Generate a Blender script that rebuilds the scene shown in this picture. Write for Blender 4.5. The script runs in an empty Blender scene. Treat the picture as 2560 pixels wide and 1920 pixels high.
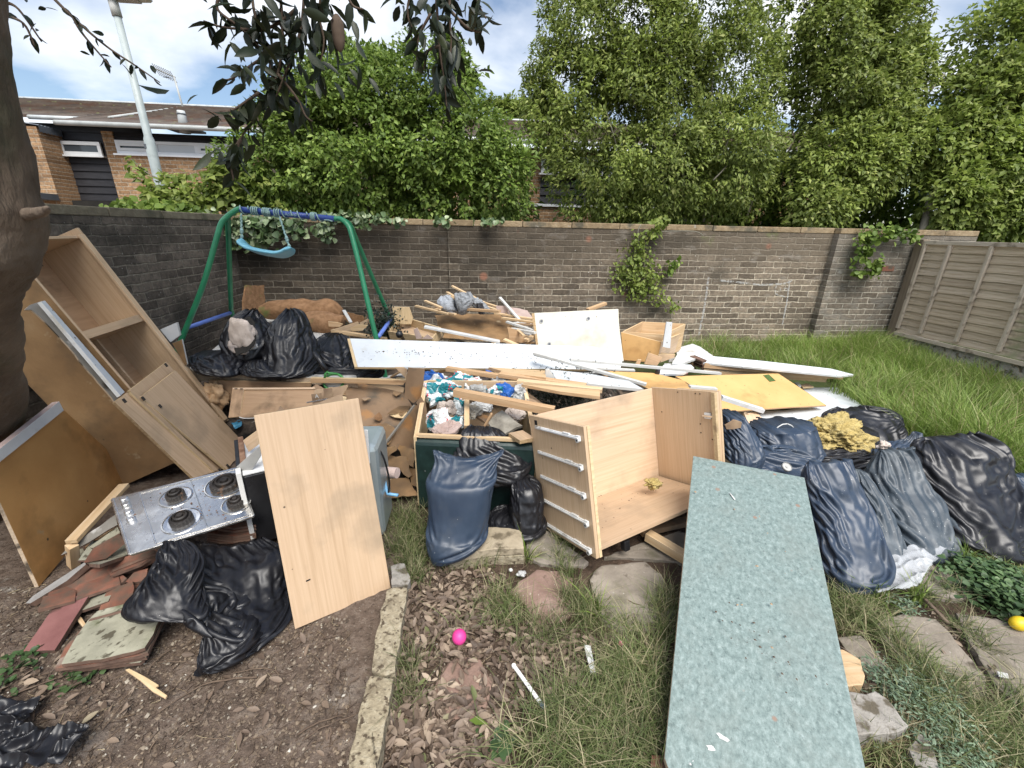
import bpy, math, random
import numpy as np
from mathutils import Vector, Matrix, noise as mnoise

# ---------------------------------------------------------------- camera, world, sun
SC = bpy.context.scene
COL = SC.collection
FPX, PIT, YAW, ROL, EYE = 1059.8,.346,.101,.0199,1.5

def ray(u, v):
 """direction (depth 1 along the view axis) through photo pixel u, v of the 2560 x 1920 picture"""
 X = (u - 1280) / FPX; U = (960 - v) / FPX
 c, s = math.cos(ROL), math.sin(ROL)
 x = X * c - U * s; w = X * s + U * c
 c, s = math.cos(PIT), math.sin(PIT)
 y = c + s * w; z = -s + c * w
 c, s = math.cos(YAW), math.sin(YAW)
 return Vector((x * c + y * s, -x * s + y * c, z))

EYEP = Vector((0,0, EYE))

def A(px, kind, val):
 """world point seen at pixel px with world z, y or x given, or at depth d"""
 q = ray(*px)
 t = {'z': lambda: (val - EYE) / q.z, 'y': lambda: val / q.y, 'x': lambda: val / q.x, 'd': lambda: val}[kind]()
 return EYEP + q * t

cam = bpy.data.cameras.new('camera'); camo = bpy.data.objects.new('camera', cam); COL.objects.link(camo)
fw = ray(1280,960); rt = (ray(2280,960) - fw).normalized(); fw.normalize(); up = rt.cross(fw)
camo.matrix_world = Matrix(((rt.x, up.x, -fw.x, 0),(rt.y, up.y, -fw.y, 0),(rt.z, up.z, -fw.z, EYE),(0,0,0,1)))
cam.sensor_width = 36; cam.lens = 36 * FPX / 2560; cam.clip_start = .05; cam.clip_end = 500
SC.camera = camo
SC.view_settings.view_transform = 'Standard'; SC.view_settings.look = 'None'
SC.view_settings.gamma = 1; SC.view_settings.exposure = 1.12

SUN_EL, SUN_AZ = math.radians(58), math.radians(165)      # azimuth clockwise from +y
world = bpy.data.worlds.new('World'); SC.world = world; world.use_nodes = True
nt = world.node_tree; nt.nodes.clear()

def wn(t, **k):
 n = nt.nodes.new(t)
 for a, b in k.items(): setattr(n, a, b)
 return n

L_ = nt.links.new
out = wn('ShaderNodeOutputWorld'); bg = wn('ShaderNodeBackground'); L_(bg.outputs[0], out.inputs[0])
sky = wn('ShaderNodeTexSky', sky_type='NISHITA', sun_disc=False, sun_elevation=SUN_EL, sun_rotation=SUN_AZ)
skm = wn('ShaderNodeVectorMath', operation='SCALE'); skm.inputs['Scale'].default_value = .075
L_(sky.outputs[0], skm.inputs[0])
tc = wn('ShaderNodeTexCoord'); sep = wn('ShaderNodeSeparateXYZ'); L_(tc.outputs['Generated'], sep.inputs[0])
ad = wn('ShaderNodeMath', operation='ADD'); ad.inputs[1].default_value = .18; L_(sep.outputs[2], ad.inputs[0])
mx = wn('ShaderNodeMath', operation='MAXIMUM'); mx.inputs[1].default_value = .05; L_(ad.outputs[0], mx.inputs[0])
dx = wn('ShaderNodeMath', operation='DIVIDE'); dy = wn('ShaderNodeMath', operation='DIVIDE')
L_(sep.outputs[0], dx.inputs[0]); L_(mx.outputs[0], dx.inputs[1]); L_(sep.outputs[1], dy.inputs[0]); L_(mx.outputs[0], dy.inputs[1])
cmb = wn('ShaderNodeCombineXYZ'); L_(dx.outputs[0], cmb.inputs[0]); L_(dy.outputs[0], cmb.inputs[1]); cmb.inputs[2].default_value = 2.3
n1 = wn('ShaderNodeTexNoise'); n1.inputs['Scale'].default_value = .75; n1.inputs['Detail'].default_value = 7; n1.inputs['Roughness'].default_value = .52; n1.inputs['Distortion'].default_value = .3
L_(cmb.outputs[0], n1.inputs['Vector'])
r1 = wn('ShaderNodeValToRGB'); r1.color_ramp.elements[0].position = .45; r1.color_ramp.elements[1].position = .60
L_(n1.outputs[0], r1.inputs[0])
n2 = wn('ShaderNodeTexNoise'); n2.inputs['Scale'].default_value = 1.3; n2.inputs['Detail'].default_value = 6
cm2 = wn('ShaderNodeVectorMath', operation='ADD'); cm2.inputs[1].default_value = (7.3,1.9,4)
L_(cmb.outputs[0], cm2.inputs[0]); L_(cm2.outputs[0], n2.inputs['Vector'])
r2 = wn('ShaderNodeValToRGB'); e = r2.color_ramp.elements
e[0].position = .33; e[0].color = (.43,.47,.53,1); e[1].position = .62; e[1].color = (.64,.65,.665,1)
L_(n2.outputs[0], r2.inputs[0])
zb = wn('ShaderNodeMapRange'); L_(sep.outputs[2], zb.inputs[0]); zb.inputs[1].default_value = .35; zb.inputs[2].default_value = 1; zb.inputs[3].default_value = 1; zb.inputs[4].default_value = 2.6   # an overcast sky is brightest overhead
clz = wn('ShaderNodeVectorMath', operation='SCALE'); L_(r2.outputs[0], clz.inputs[0]); L_(zb.outputs[0], clz.inputs['Scale'])
mix = wn('ShaderNodeMix', data_type='RGBA'); L_(r1.outputs[0], mix.inputs[0]); L_(skm.outputs[0], mix.inputs[6]); L_(clz.outputs[0], mix.inputs[7])
L_(mix.outputs[2], bg.inputs[0]); bg.inputs[1].default_value = 1.0

sl = bpy.data.lights.new('sun', 'SUN'); sl.energy = 2.6; sl.angle = math.radians(38); sl.color = (1,.96,.9)
so = bpy.data.objects.new('sun', sl); COL.objects.link(so)
sd = Vector((math.sin(SUN_AZ) * math.cos(SUN_EL), math.cos(SUN_AZ) * math.cos(SUN_EL), math.sin(SUN_EL)))
so.rotation_euler = sd.to_track_quat('Z', 'Y').to_euler(); so.location = (3,-3,8)

# ---------------------------------------------------------------- photo windows used while measuring
def win(a, b, s): return lambda x, y: (a + x / s, b + y / s)

WA = win(0,0,2.5721); WB = win(850,0,2.5721); WC = win(1700,0,2.5721)
WE = win(0,560,2.5721); WF = win(400,700,3.16); WG = win(800,700,3.16); WH = win(1300,700,2.5721)
WI = win(1700,840,2.5721); WJ = win(0,1100,2.5721); WK = win(850,1280,2.5721); WL = win(1600,1100,2.0229)
WM = win(0,1500,2.5721); WN = win(1400,530,5.53); WO = win(1800,560,5.53); WP = win(2160,560,4.1475)
WQ = win(540,500,5.53); WR = win(900,500,4.424); WT = win(0,500,4.424); WU = win(400,850,4.424); WV = win(1280,950,3.687)
WD = win(0,0,1 / 1.1573)      # the whole picture at 2212 px

# ---------------------------------------------------------------- materials
MT = {}

def mat(name, cols, scale=8, detail=6, stretch=(1,1,1), rough=.6, rvar=0, bump=0, bscale=None, bstretch=None, metal=0,
  spec=.5, dirt=None, dirt2=None, island=None, transl=0, coat=0, distort=0, nrough=.55, fleck=None, sheen=0):
 """procedural principled material: noise ramp + optional dirt masks (rgb, scale, lo, hi[, stretch]) + flecks"""
 m = bpy.data.materials.new(name); m.use_nodes = True; t = m.node_tree; t.nodes.clear()
 N = t.nodes.new; K = t.links.new
 o = N('ShaderNodeOutputMaterial'); b = N('ShaderNodeBsdfPrincipled')
 co = N('ShaderNodeTexCoord')

 def noise(sc, st, det=detail, dist=0, rg=nrough, off=0):
  mp = N('ShaderNodeMapping'); mp.inputs['Scale'].default_value = st; mp.inputs['Location'].default_value = (off, off * .7, off * 1.3)
  K(co.outputs['Object'], mp.inputs[0])
  n = N('ShaderNodeTexNoise'); n.inputs['Scale'].default_value = sc; n.inputs['Detail'].default_value = det
  n.inputs['Distortion'].default_value = dist; n.inputs['Roughness'].default_value = rg
  K(mp.outputs[0], n.inputs['Vector']); return n.outputs[0]

 def ramp(src, els):
  r = N('ShaderNodeValToRGB'); e = r.color_ramp.elements
  while len(e) < len(els): e.new(.5)
  for i, (p, c) in enumerate(els):
   e[i].position = p; e[i].color = (*c, 1) if not isinstance(c, float) else (c, c, c, 1)
  K(src, r.inputs[0]); return r.outputs[0]
 if island:
  g = N('ShaderNodeNewGeometry'); base = ramp(g.outputs['Random Per Island'], island)
  nz = ramp(noise(scale, stretch),[(.3,(.55,.55,.55)),(.7,(1.35,1.35,1.25))])
  mm = N('ShaderNodeMix'); mm.data_type = 'RGBA'; mm.blend_type = 'MULTIPLY'; mm.inputs[0].default_value = .6
  K(base, mm.inputs[6]); K(nz, mm.inputs[7]); base = mm.outputs[2]
 else:
  base = ramp(noise(scale, stretch, dist=distort), cols)
 for i, d in enumerate((dirt, dirt2)):
  if d:
   c, sc, lo, hi = d[:4]; st = d[4] if len(d) > 4 else (1,1,1)
   f = ramp(noise(sc, st, off=3 + 5 * i),[(lo, 0.0),(hi, 1.0)])
   mm = N('ShaderNodeMix'); mm.data_type = 'RGBA'; K(f, mm.inputs[0]); K(base, mm.inputs[6]); mm.inputs[7].default_value = (*c, 1); base = mm.outputs[2]
 if fleck:                                     # small spots: (rgb, scale, size, coverage)
  c, sc, size, cov = fleck
  v = N('ShaderNodeTexVoronoi'); v.inputs['Scale'].default_value = sc; K(co.outputs['Object'], v.inputs['Vector'])
  f = ramp(v.outputs['Distance'],[(size * .7,1.0),(size, 0.0)])
  s = N('ShaderNodeSeparateColor'); K(v.outputs['Color'], s.inputs[0])
  f2 = ramp(s.outputs[0],[(cov - .01,1.0),(cov, 0.0)])
  mu = N('ShaderNodeMath'); mu.operation = 'MULTIPLY'; K(f, mu.inputs[0]); K(f2, mu.inputs[1])
  mm = N('ShaderNodeMix'); mm.data_type = 'RGBA'; K(mu.outputs[0], mm.inputs[0]); K(base, mm.inputs[6]); mm.inputs[7].default_value = (*c, 1); base = mm.outputs[2]
 if not island:
  oi = N('ShaderNodeObjectInfo'); mm = N('ShaderNodeMix'); mm.data_type = 'RGBA'; mm.blend_type = 'MULTIPLY'; mm.inputs[0].default_value = 1
  K(base, mm.inputs[6]); K(ramp(oi.outputs['Random'],[(0,(.84,.83,.82)),(.5,(1., .99,.97)),(1,(1.08,1.09,1.12))]), mm.inputs[7]); base = mm.outputs[2]
 K(base, b.inputs['Base Color'])
 b.inputs['Metallic'].default_value = metal; b.inputs['Specular IOR Level'].default_value = spec
 b.inputs['Coat Weight'].default_value = coat
 if sheen: b.inputs['Sheen Weight'].default_value = sheen
 if rvar:
  rr = N('ShaderNodeMapRange'); K(noise(scale * 1.7, stretch, off=9), rr.inputs[0]); rr.inputs[1].default_value = .3; rr.inputs[2].default_value = .7
  rr.inputs[3].default_value = max(.03, rough - rvar); rr.inputs[4].default_value = min(1, rough + rvar); K(rr.outputs[0], b.inputs['Roughness'])
 else: b.inputs['Roughness'].default_value = rough
 if bump:
  bp = N('ShaderNodeBump'); bp.inputs['Strength'].default_value = 1; bp.inputs['Distance'].default_value = bump
  K(noise(bscale or scale * 2, bstretch or stretch, det=5, off=1), bp.inputs['Height']); K(bp.outputs[0], b.inputs['Normal'])
 if transl:
  tr = N('ShaderNodeBsdfTranslucent'); ms = N('ShaderNodeMixShader'); ms.inputs[0].default_value = transl
  K(base, tr.inputs[0]); K(b.outputs[0], ms.inputs[1]); K(tr.outputs[0], ms.inputs[2]); K(ms.outputs[0], o.inputs[0])
 else: K(b.outputs[0], o.inputs[0])
 MT[name] = m
 return m

def g3(v): return (v, v, v)

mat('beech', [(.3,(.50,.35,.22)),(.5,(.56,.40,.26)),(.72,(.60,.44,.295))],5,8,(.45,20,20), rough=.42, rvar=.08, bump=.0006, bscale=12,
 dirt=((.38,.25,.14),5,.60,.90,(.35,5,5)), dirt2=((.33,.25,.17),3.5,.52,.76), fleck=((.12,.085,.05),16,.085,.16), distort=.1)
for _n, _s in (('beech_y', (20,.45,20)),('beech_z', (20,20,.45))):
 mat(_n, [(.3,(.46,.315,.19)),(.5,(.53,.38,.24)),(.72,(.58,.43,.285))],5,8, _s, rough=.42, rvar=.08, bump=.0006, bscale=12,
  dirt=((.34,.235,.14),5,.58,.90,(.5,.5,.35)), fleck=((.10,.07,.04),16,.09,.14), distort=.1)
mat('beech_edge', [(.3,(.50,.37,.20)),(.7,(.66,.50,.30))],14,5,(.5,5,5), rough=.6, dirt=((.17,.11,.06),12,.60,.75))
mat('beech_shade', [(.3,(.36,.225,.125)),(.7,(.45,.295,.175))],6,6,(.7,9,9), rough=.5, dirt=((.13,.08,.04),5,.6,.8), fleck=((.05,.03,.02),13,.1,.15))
mat('hardboard', [(.3,(.20,.115,.05)),(.6,(.29,.175,.08)),(.8,(.33,.215,.11))],4,8, rough=.62, bump=.002, bscale=40, dirt=((.16,.10,.05),5,.5,.72), dirt2=((.46,.36,.22),7,.63,.72), fleck=((.06,.04,.02),10,.1,.2))
mat('hardboard_dark', [(.3,(.20,.125,.07)),(.7,(.30,.20,.12))],5,8, rough=.7, bump=.002, bscale=40, dirt=((.10,.085,.065),4,.48,.6), dirt2=((.38,.20,.08),6,.62,.7))
mat('orange_sheet', [(.3,(.52,.30,.11)),(.7,(.62,.38,.155))],3,7, rough=.5, bump=.0005, bscale=60, fleck=((.14,.09,.04),20,.13,.3), dirt=((.40,.22,.08),5,.6,.8))
mat('timber', [(.3,(.50,.33,.17)),(.55,(.60,.43,.25)),(.75,(.64,.50,.33))],6,7,(.5,8,8), rough=.7, bump=.0015, bscale=20, dirt=((.25,.15,.08),8,.6,.8,(.5,2,2)))
mat('timber_orange', [(.3,(.44,.265,.135)),(.7,(.56,.385,.225))],6,7,(.5,8,8), rough=.7, bump=.0015, bscale=20, dirt=((.18,.10,.05),8,.58,.75,(.5,2,2)))
mat('white_board', [(.3,(.55,.59,.63)),(.7,(.66,.69,.71))],4,6, rough=.35, rvar=.1, fleck=((.12,.10,.08),26,.17,.42), dirt=((.45,.44,.40),6,.62,.8))
mat('white_clean', [(.3,(.50,.50,.48)),(.7,(.62,.62,.60))],5,6, rough=.45, dirt=((.36,.32,.25),7,.6,.78), fleck=((.14,.11,.08),30,.14,.2))
mat('white_edge', [(.3,(.42,.32,.22)),(.7,(.55,.44,.32))],20,6,(.4,4,4), rough=.8, bump=.003, bscale=30, dirt=((.08,.06,.04),10,.52,.6))
mat('cream', [(.3,(.60,.585,.50)),(.7,(.70,.69,.61))],3,6, rough=.4, dirt=((.45,.42,.33),5,.55,.8), fleck=((.2,.17,.12),14,.1,.15))
mat('greyboard', [(.3,(.15,.14,.12)),(.7,(.25,.235,.21))],7,8, rough=.8, bump=.002, bscale=40, dirt=((.05,.04,.03),9,.56,.66), dirt2=((.42,.41,.39),12,.64,.72))
mat('cardboard', [(.3,(.30,.20,.12)),(.7,(.42,.30,.19))],4,6, rough=.85, bump=.001, bscale=30, dirt=((.2,.13,.08),5,.55,.75))
mat('particle', [(.3,(.28,.18,.09)),(.7,(.50,.36,.20))],60,5, rough=.9, bump=.002, bscale=80)
mat('underlay', [(.3,(.17,.085,.035)),(.7,(.32,.18,.09))],20,8, rough=.95, bump=.008, bscale=45, dirt=((.13,.15,.04),3.5,.66,.74))
mat('pinkscrap', [(.3,(.40,.29,.25)),(.7,(.52,.41,.37))],12,7, rough=.9, bump=.003, bscale=50)
mat('black_bag', [(.3,(.006,.006,.008)),(.7,(.013,.013,.016))],6,6, rough=.30, rvar=.07, bump=.0022, bscale=17, bstretch=(1,1,.55), spec=.55, fleck=((.35,.34,.32),60,.08,.10))
mat('slate_bag', [(.3,(.024,.037,.058)),(.7,(.038,.055,.082))],5,6, rough=.36, rvar=.08, bump=.002, bscale=15, bstretch=(1,1,.55), spec=.55, fleck=((.40,.42,.42),55,.09,.14), dirt=((.075,.085,.10),5,.55,.8))
mat('dusty_bag', [(.3,(.035,.048,.060)),(.7,(.06,.075,.088))],5,6, rough=.45, rvar=.08, bump=.002, bscale=15, bstretch=(1,1,.55), spec=.5, fleck=((.5,.52,.5),75,.16,.5), dirt=((.15,.165,.17),7,.52,.75))
mat('green_top', [(.30,(.07,.10,.093)),(.5,(.165,.215,.20)),(.70,(.305,.36,.34))],60,9,(1,.7,1), rough=.5, rvar=.08, spec=.35, dirt=((.045,.065,.06),48,.54,.70), dirt2=((.16,.185,.165),3.2,.48,.80), nrough=.8, fleck=((.22,.155,.115),11,.13,.35))
mat('green_edge', [(.3,(.007,.016,.015)),(.6,(.015,.034,.030)),(.8,(.045,.075,.07))],22,9, rough=.35, nrough=.7, fleck=((.3,.34,.33),30,.1,.12))
mat('steel', [(.3,(.68,.67,.65)),(.7,(.84,.83,.81))],7,7, rough=.24, rvar=.12, metal=.95, bump=.0004, bscale=30, dirt=((.22,.20,.17),6,.60,.78), fleck=((.07,.055,.04),40,.13,.28))
mat('burnt', [(.3,(.012,.010,.009)),(.7,(.05,.042,.036))],20,7, rough=.6, bump=.002, bscale=60, dirt=((.16,.09,.05),14,.6,.68))
mat('black_metal', [(.3,(.008,.008,.009)),(.7,(.02,.02,.022))],10,5, rough=.35, rvar=.1)
mat('enamel', [(.3,(.30,.36,.38)),(.7,(.42,.48,.50))],4,5, rough=.28, metal=.4, dirt=((.2,.2,.18),7,.62,.8))
mat('rust', [(.3,(.12,.05,.025)),(.7,(.28,.17,.11))],25,8, rough=.9, bump=.002, bscale=60)
mat('tile_red', [(.3,(.13,.055,.036)),(.55,(.22,.09,.056)),(.8,(.29,.14,.095))],9,8, rough=.85, bump=.002, bscale=50, dirt=((.09,.075,.055),7,.50,.64), dirt2=((.30,.26,.21),9,.62,.72))
mat('tile_side', [(.3,(.09,.055,.04)),(.7,(.20,.12,.085))],20,8, rough=.95, bump=.003, bscale=50)
mat('tile_moss', [(.3,(.20,.195,.145)),(.55,(.32,.31,.235)),(.75,(.40,.385,.30))],9,9,(1,1,1), rough=.95, bump=.004, bscale=40, dirt=((.085,.075,.05),20,.56,.62,(1.6,1,1)), dirt2=((.10,.115,.05),5,.57,.68))
mat('red_paint', [(.3,(.17,.065,.06)),(.7,(.27,.12,.11))],8,8, rough=.8, bump=.002, bscale=50, dirt=((.38,.25,.22),9,.56,.68), dirt2=((.08,.04,.03),8,.62,.7))
mat('slab_grey', [(.3,(.20,.19,.18)),(.7,(.32,.31,.30))],9,8, rough=.9, bump=.002, bscale=50, dirt=((.12,.08,.06),8,.55,.65))
mat('paving', [(.3,(.17,.145,.115)),(.55,(.25,.215,.175)),(.8,(.33,.29,.24))],7,9, rough=.95, bump=.006, bscale=50, dirt=((.06,.045,.03),9,.54,.63), dirt2=((.10,.095,.05),4,.55,.7), fleck=((.34,.31,.27),50,.2,.25))
mat('paving_pink', [(.3,(.17,.105,.08)),(.55,(.25,.165,.13)),(.8,(.33,.24,.20))],8,9, rough=.95, bump=.006, bscale=60, dirt=((.07,.045,.03),9,.54,.63), fleck=((.42,.36,.30),60,.22,.35))
mat('kerb', [(.3,(.17,.14,.09)),(.5,(.285,.24,.16)),(.75,(.39,.345,.25))],40,9, rough=.95, bump=.010, bscale=60, dirt=((.10,.075,.045),6,.52,.68), dirt2=((.07,.05,.03),45,.55,.63))
mat('stonegrey', [(.3,(.20,.185,.165)),(.7,(.34,.32,.29))],14,9, rough=.95, bump=.008, bscale=45, dirt=((.10,.085,.06),20,.53,.62))
mat('swing_green', [(.3,(.018,.16,.075)),(.7,(.03,.23,.11))],6,5, rough=.38, rvar=.06, dirt=((.05,.16,.06),9,.6,.75))
mat('swing_blue', [(.3,(.02,.045,.19)),(.7,(.035,.07,.27))],6,5, rough=.4)
mat('blue_bar', [(.3,(.10,.17,.50)),(.7,(.14,.23,.62))],6,5, rough=.45, dirt=((.08,.1,.2),9,.6,.75))
mat('seat_blue', [(.3,(.14,.38,.50)),(.7,(.20,.48,.60))],6,5, rough=.42, dirt=((.10,.25,.30),9,.58,.72))
mat('rope', [(.3,(.16,.28,.27)),(.7,(.34,.48,.46))],40,5, rough=.9, bump=.003, bscale=120)
mat('cloth', [(.3,(.20,.215,.235)),(.7,(.38,.40,.42))],30,6,(1,1,6), rough=.95, bump=.003, bscale=80, sheen=.2, dirt=((.12,.13,.14),30,.55,.62,(1,1,5)))
mat('cloth_dark', [(.3,(.03,.03,.035)),(.7,(.07,.07,.075))],30,6, rough=.95, bump=.003, bscale=80)
mat('wool', [(.3,(.44,.32,.10)),(.5,(.54,.42,.16)),(.75,(.62,.52,.27))],18,9,(1,1,2.4), rough=1, bump=.03, bscale=22, bstretch=(1,1,2.4), dirt=((.18,.13,.05),9,.54,.66,(1,1,2)), nrough=.75)
mat('plaster', [(.3,(.40,.33,.28)),(.7,(.62,.54,.48))],12,8, rough=.9, bump=.003, bscale=40)
mat('rubble', [(.3,(.11,.10,.085)),(.5,(.26,.24,.20)),(.75,(.42,.40,.35))],9,8, rough=.95, bump=.008, bscale=40, dirt=((.06,.05,.035),8,.55,.63))
mat('plastic_grey', [(.3,(.32,.32,.31)),(.7,(.45,.45,.43))],8,6, rough=.4)
mat('metal_white', [(.3,(.66,.66,.64)),(.7,(.78,.78,.76))],12,5, rough=.35, metal=.0, dirt=((.3,.27,.22),14,.6,.75))
mat('pink', [(.3,(.72,.04,.26)),(.7,(.82,.07,.34))],9,5, rough=.5, fleck=((.25,.03,.1),60,.1,.2))
mat('yellow', [(.3,(.62,.42,.01)),(.7,(.72,.52,.02))],9,5, rough=.45, fleck=((.3,.2,.03),60,.1,.2))
mat('racket', [(.3,(.04,.22,.05)),(.7,(.06,.29,.07))],6,4, rough=.4)
mat('slab_sand', [(.3,(.25,.205,.135)),(.6,(.36,.30,.21)),(.8,(.42,.365,.27))],9,9, rough=.95, bump=.005, bscale=50, dirt=((.12,.095,.06),10,.55,.64))
mat('straw_grass', [],4, island=[(0,(.11,.08,.04)),(.6,(.24,.18,.10)),(1,(.40,.32,.19))], rough=.8)
mat('leaf_ferny', [],4, island=[(0,(.06,.10,.055)),(.6,(.12,.18,.105)),(1,(.22,.28,.19))], rough=.6)
mat('hole_green', [(.3,(.03,.06,.012)),(.7,(.09,.15,.03))],60,5, rough=.9)
mat('orange_board', [(.3,(.44,.22,.07)),(.6,(.56,.30,.105)),(.8,(.62,.36,.15))],3,8, rough=.55, bump=.001, bscale=40, dirt=((.18,.10,.035),3,.55,.75), dirt2=((.40,.32,.20),5,.70,.74), fleck=((.08,.05,.03),12,.1,.2))
mat('dark', [(.3,(.008,.007,.006)),(.7,(.02,.018,.015))],8,6, rough=.95)
mat('soil', [(.3,(.035,.022,.014)),(.55,(.07,.045,.03)),(.8,(.12,.085,.06))],20,9, rough=1, bump=.02, bscale=45)
mat('twig', [(.3,(.07,.045,.03)),(.7,(.16,.115,.08))],18,7, rough=.9, bump=.002, bscale=60)
mat('bark', [(.3,(.085,.060,.040)),(.55,(.155,.115,.080)),(.8,(.22,.17,.125))],6,9,(1,1,.6), rough=.92, bump=.022, bscale=16, bstretch=(1.6,1.6,.5), dirt=((.05,.055,.025),3,.52,.68), dirt2=((.15,.135,.11),9,.62,.72))
mat('trunk_far', [(.3,(.12,.11,.085)),(.7,(.24,.22,.17))],9,7,(1,1,.4), rough=.9, bump=.005, bscale=20)
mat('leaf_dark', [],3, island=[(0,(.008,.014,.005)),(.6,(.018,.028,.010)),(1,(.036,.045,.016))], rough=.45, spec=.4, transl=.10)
mat('leaf_bush', [],1.2, island=[(0,(.085,.14,.025)),(.5,(.145,.22,.04)),(.85,(.20,.285,.055)),(1,(.32,.40,.11))], rough=.5, spec=.3, transl=.38)
mat('leaf_tree', [],.8, island=[(0,(.095,.13,.028)),(.5,(.20,.26,.055)),(.85,(.28,.34,.08)),(1,(.40,.43,.15))], rough=.5, spec=.3, transl=.40)
mat('leaf_yellow', [],.9, island=[(0,(.12,.17,.03)),(.5,(.19,.25,.05)),(.85,(.26,.32,.075)),(1,(.37,.41,.13))], rough=.5, spec=.3, transl=.42)
mat('leaf_ivy', [],4, island=[(0,(.05,.09,.03)),(.5,(.10,.16,.06)),(.8,(.25,.32,.17)),(1,(.40,.44,.28))], rough=.4, spec=.5, transl=.15)
mat('leaf_conifer', [],4, island=[(0,(.006,.012,.008)),(.7,(.016,.03,.018)),(1,(.035,.055,.04))], rough=.5)
mat('leaf_dead', [],9, island=[(0,(.07,.05,.038)),(.4,(.14,.10,.075)),(.8,(.22,.165,.125)),(.97,(.32,.25,.19)),(1,(.10,.12,.04))], rough=.6, spec=.3)
mat('grass_long', [],.8, island=[(0,(.12,.19,.035)),(.45,(.20,.30,.06)),(.8,(.30,.39,.10)),(1,(.50,.48,.25))], rough=.5, spec=.35, transl=.35)
mat('grass_short', [],2, island=[(0,(.07,.10,.035)),(.35,(.14,.18,.065)),(.62,(.21,.25,.10)),(.8,(.34,.31,.18)),(1,(.48,.41,.27))], rough=.55, spec=.3, transl=.3)
mat('weed', [],4, island=[(0,(.03,.06,.022)),(.6,(.06,.11,.04)),(1,(.11,.17,.07))], rough=.5, spec=.4, transl=.2)
mat('roof_tile', [(.3,(.045,.033,.026)),(.6,(.095,.072,.055)),(.8,(.13,.105,.08))],3,8, rough=.9, bump=.01, bscale=12, dirt=((.07,.035,.02),2.2,.5,.65), dirt2=((.13,.14,.06),6,.62,.7))
mat('black_boards', [(.3,(.012,.012,.015)),(.7,(.026,.026,.032))],6,6,(1,1,4), rough=.6)
mat('upvc', [(.3,(.66,.68,.69)),(.7,(.76,.77,.78))],3,4, rough=.35)
mat('gutter', [(.3,(.35,.37,.36)),(.7,(.48,.50,.49))],5,6, rough=.5, dirt=((.18,.18,.15),5,.6,.75))
mat('lead', [(.3,(.06,.07,.08)),(.7,(.11,.12,.135))],5,6, rough=.55)
mat('lamp_paint', [(.3,(.27,.31,.30)),(.7,(.36,.40,.39))],7,7, rough=.5, dirt=((.2,.23,.22),8,.6,.75))
mat('lamp_head', [(.3,(.52,.53,.50)),(.7,(.62,.62,.59))],3,5, rough=.45)
mat('fence_wood', [(.3,(.29,.225,.155)),(.5,(.42,.34,.25)),(.75,(.53,.45,.35))],5,9,(.6,9,9), rough=.92, bump=.003, bscale=22, bstretch=(.5,7,7), dirt=((.11,.095,.08),3,.56,.7,(1,2,2)), dirt2=((.24,.235,.14),4,.6,.72))
mat('fence_batten', [(.3,(.38,.32,.25)),(.7,(.56,.49,.41))],5,9,(.6,9,9), rough=.92, bump=.003, bscale=22, dirt=((.15,.12,.09),5,.6,.7))
mat('fence_post', [(.3,(.13,.10,.07)),(.7,(.22,.175,.125))],5,8,(5,5,.5), rough=.9, bump=.003, bscale=22)
mat('blue_scrap', [(.3,(.05,.25,.45)),(.7,(.1,.35,.55))],8,4, rough=.4)
mat('bluehose', [(.3,(.15,.38,.62)),(.7,(.22,.45,.7))],8,4, rough=.4)

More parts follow.
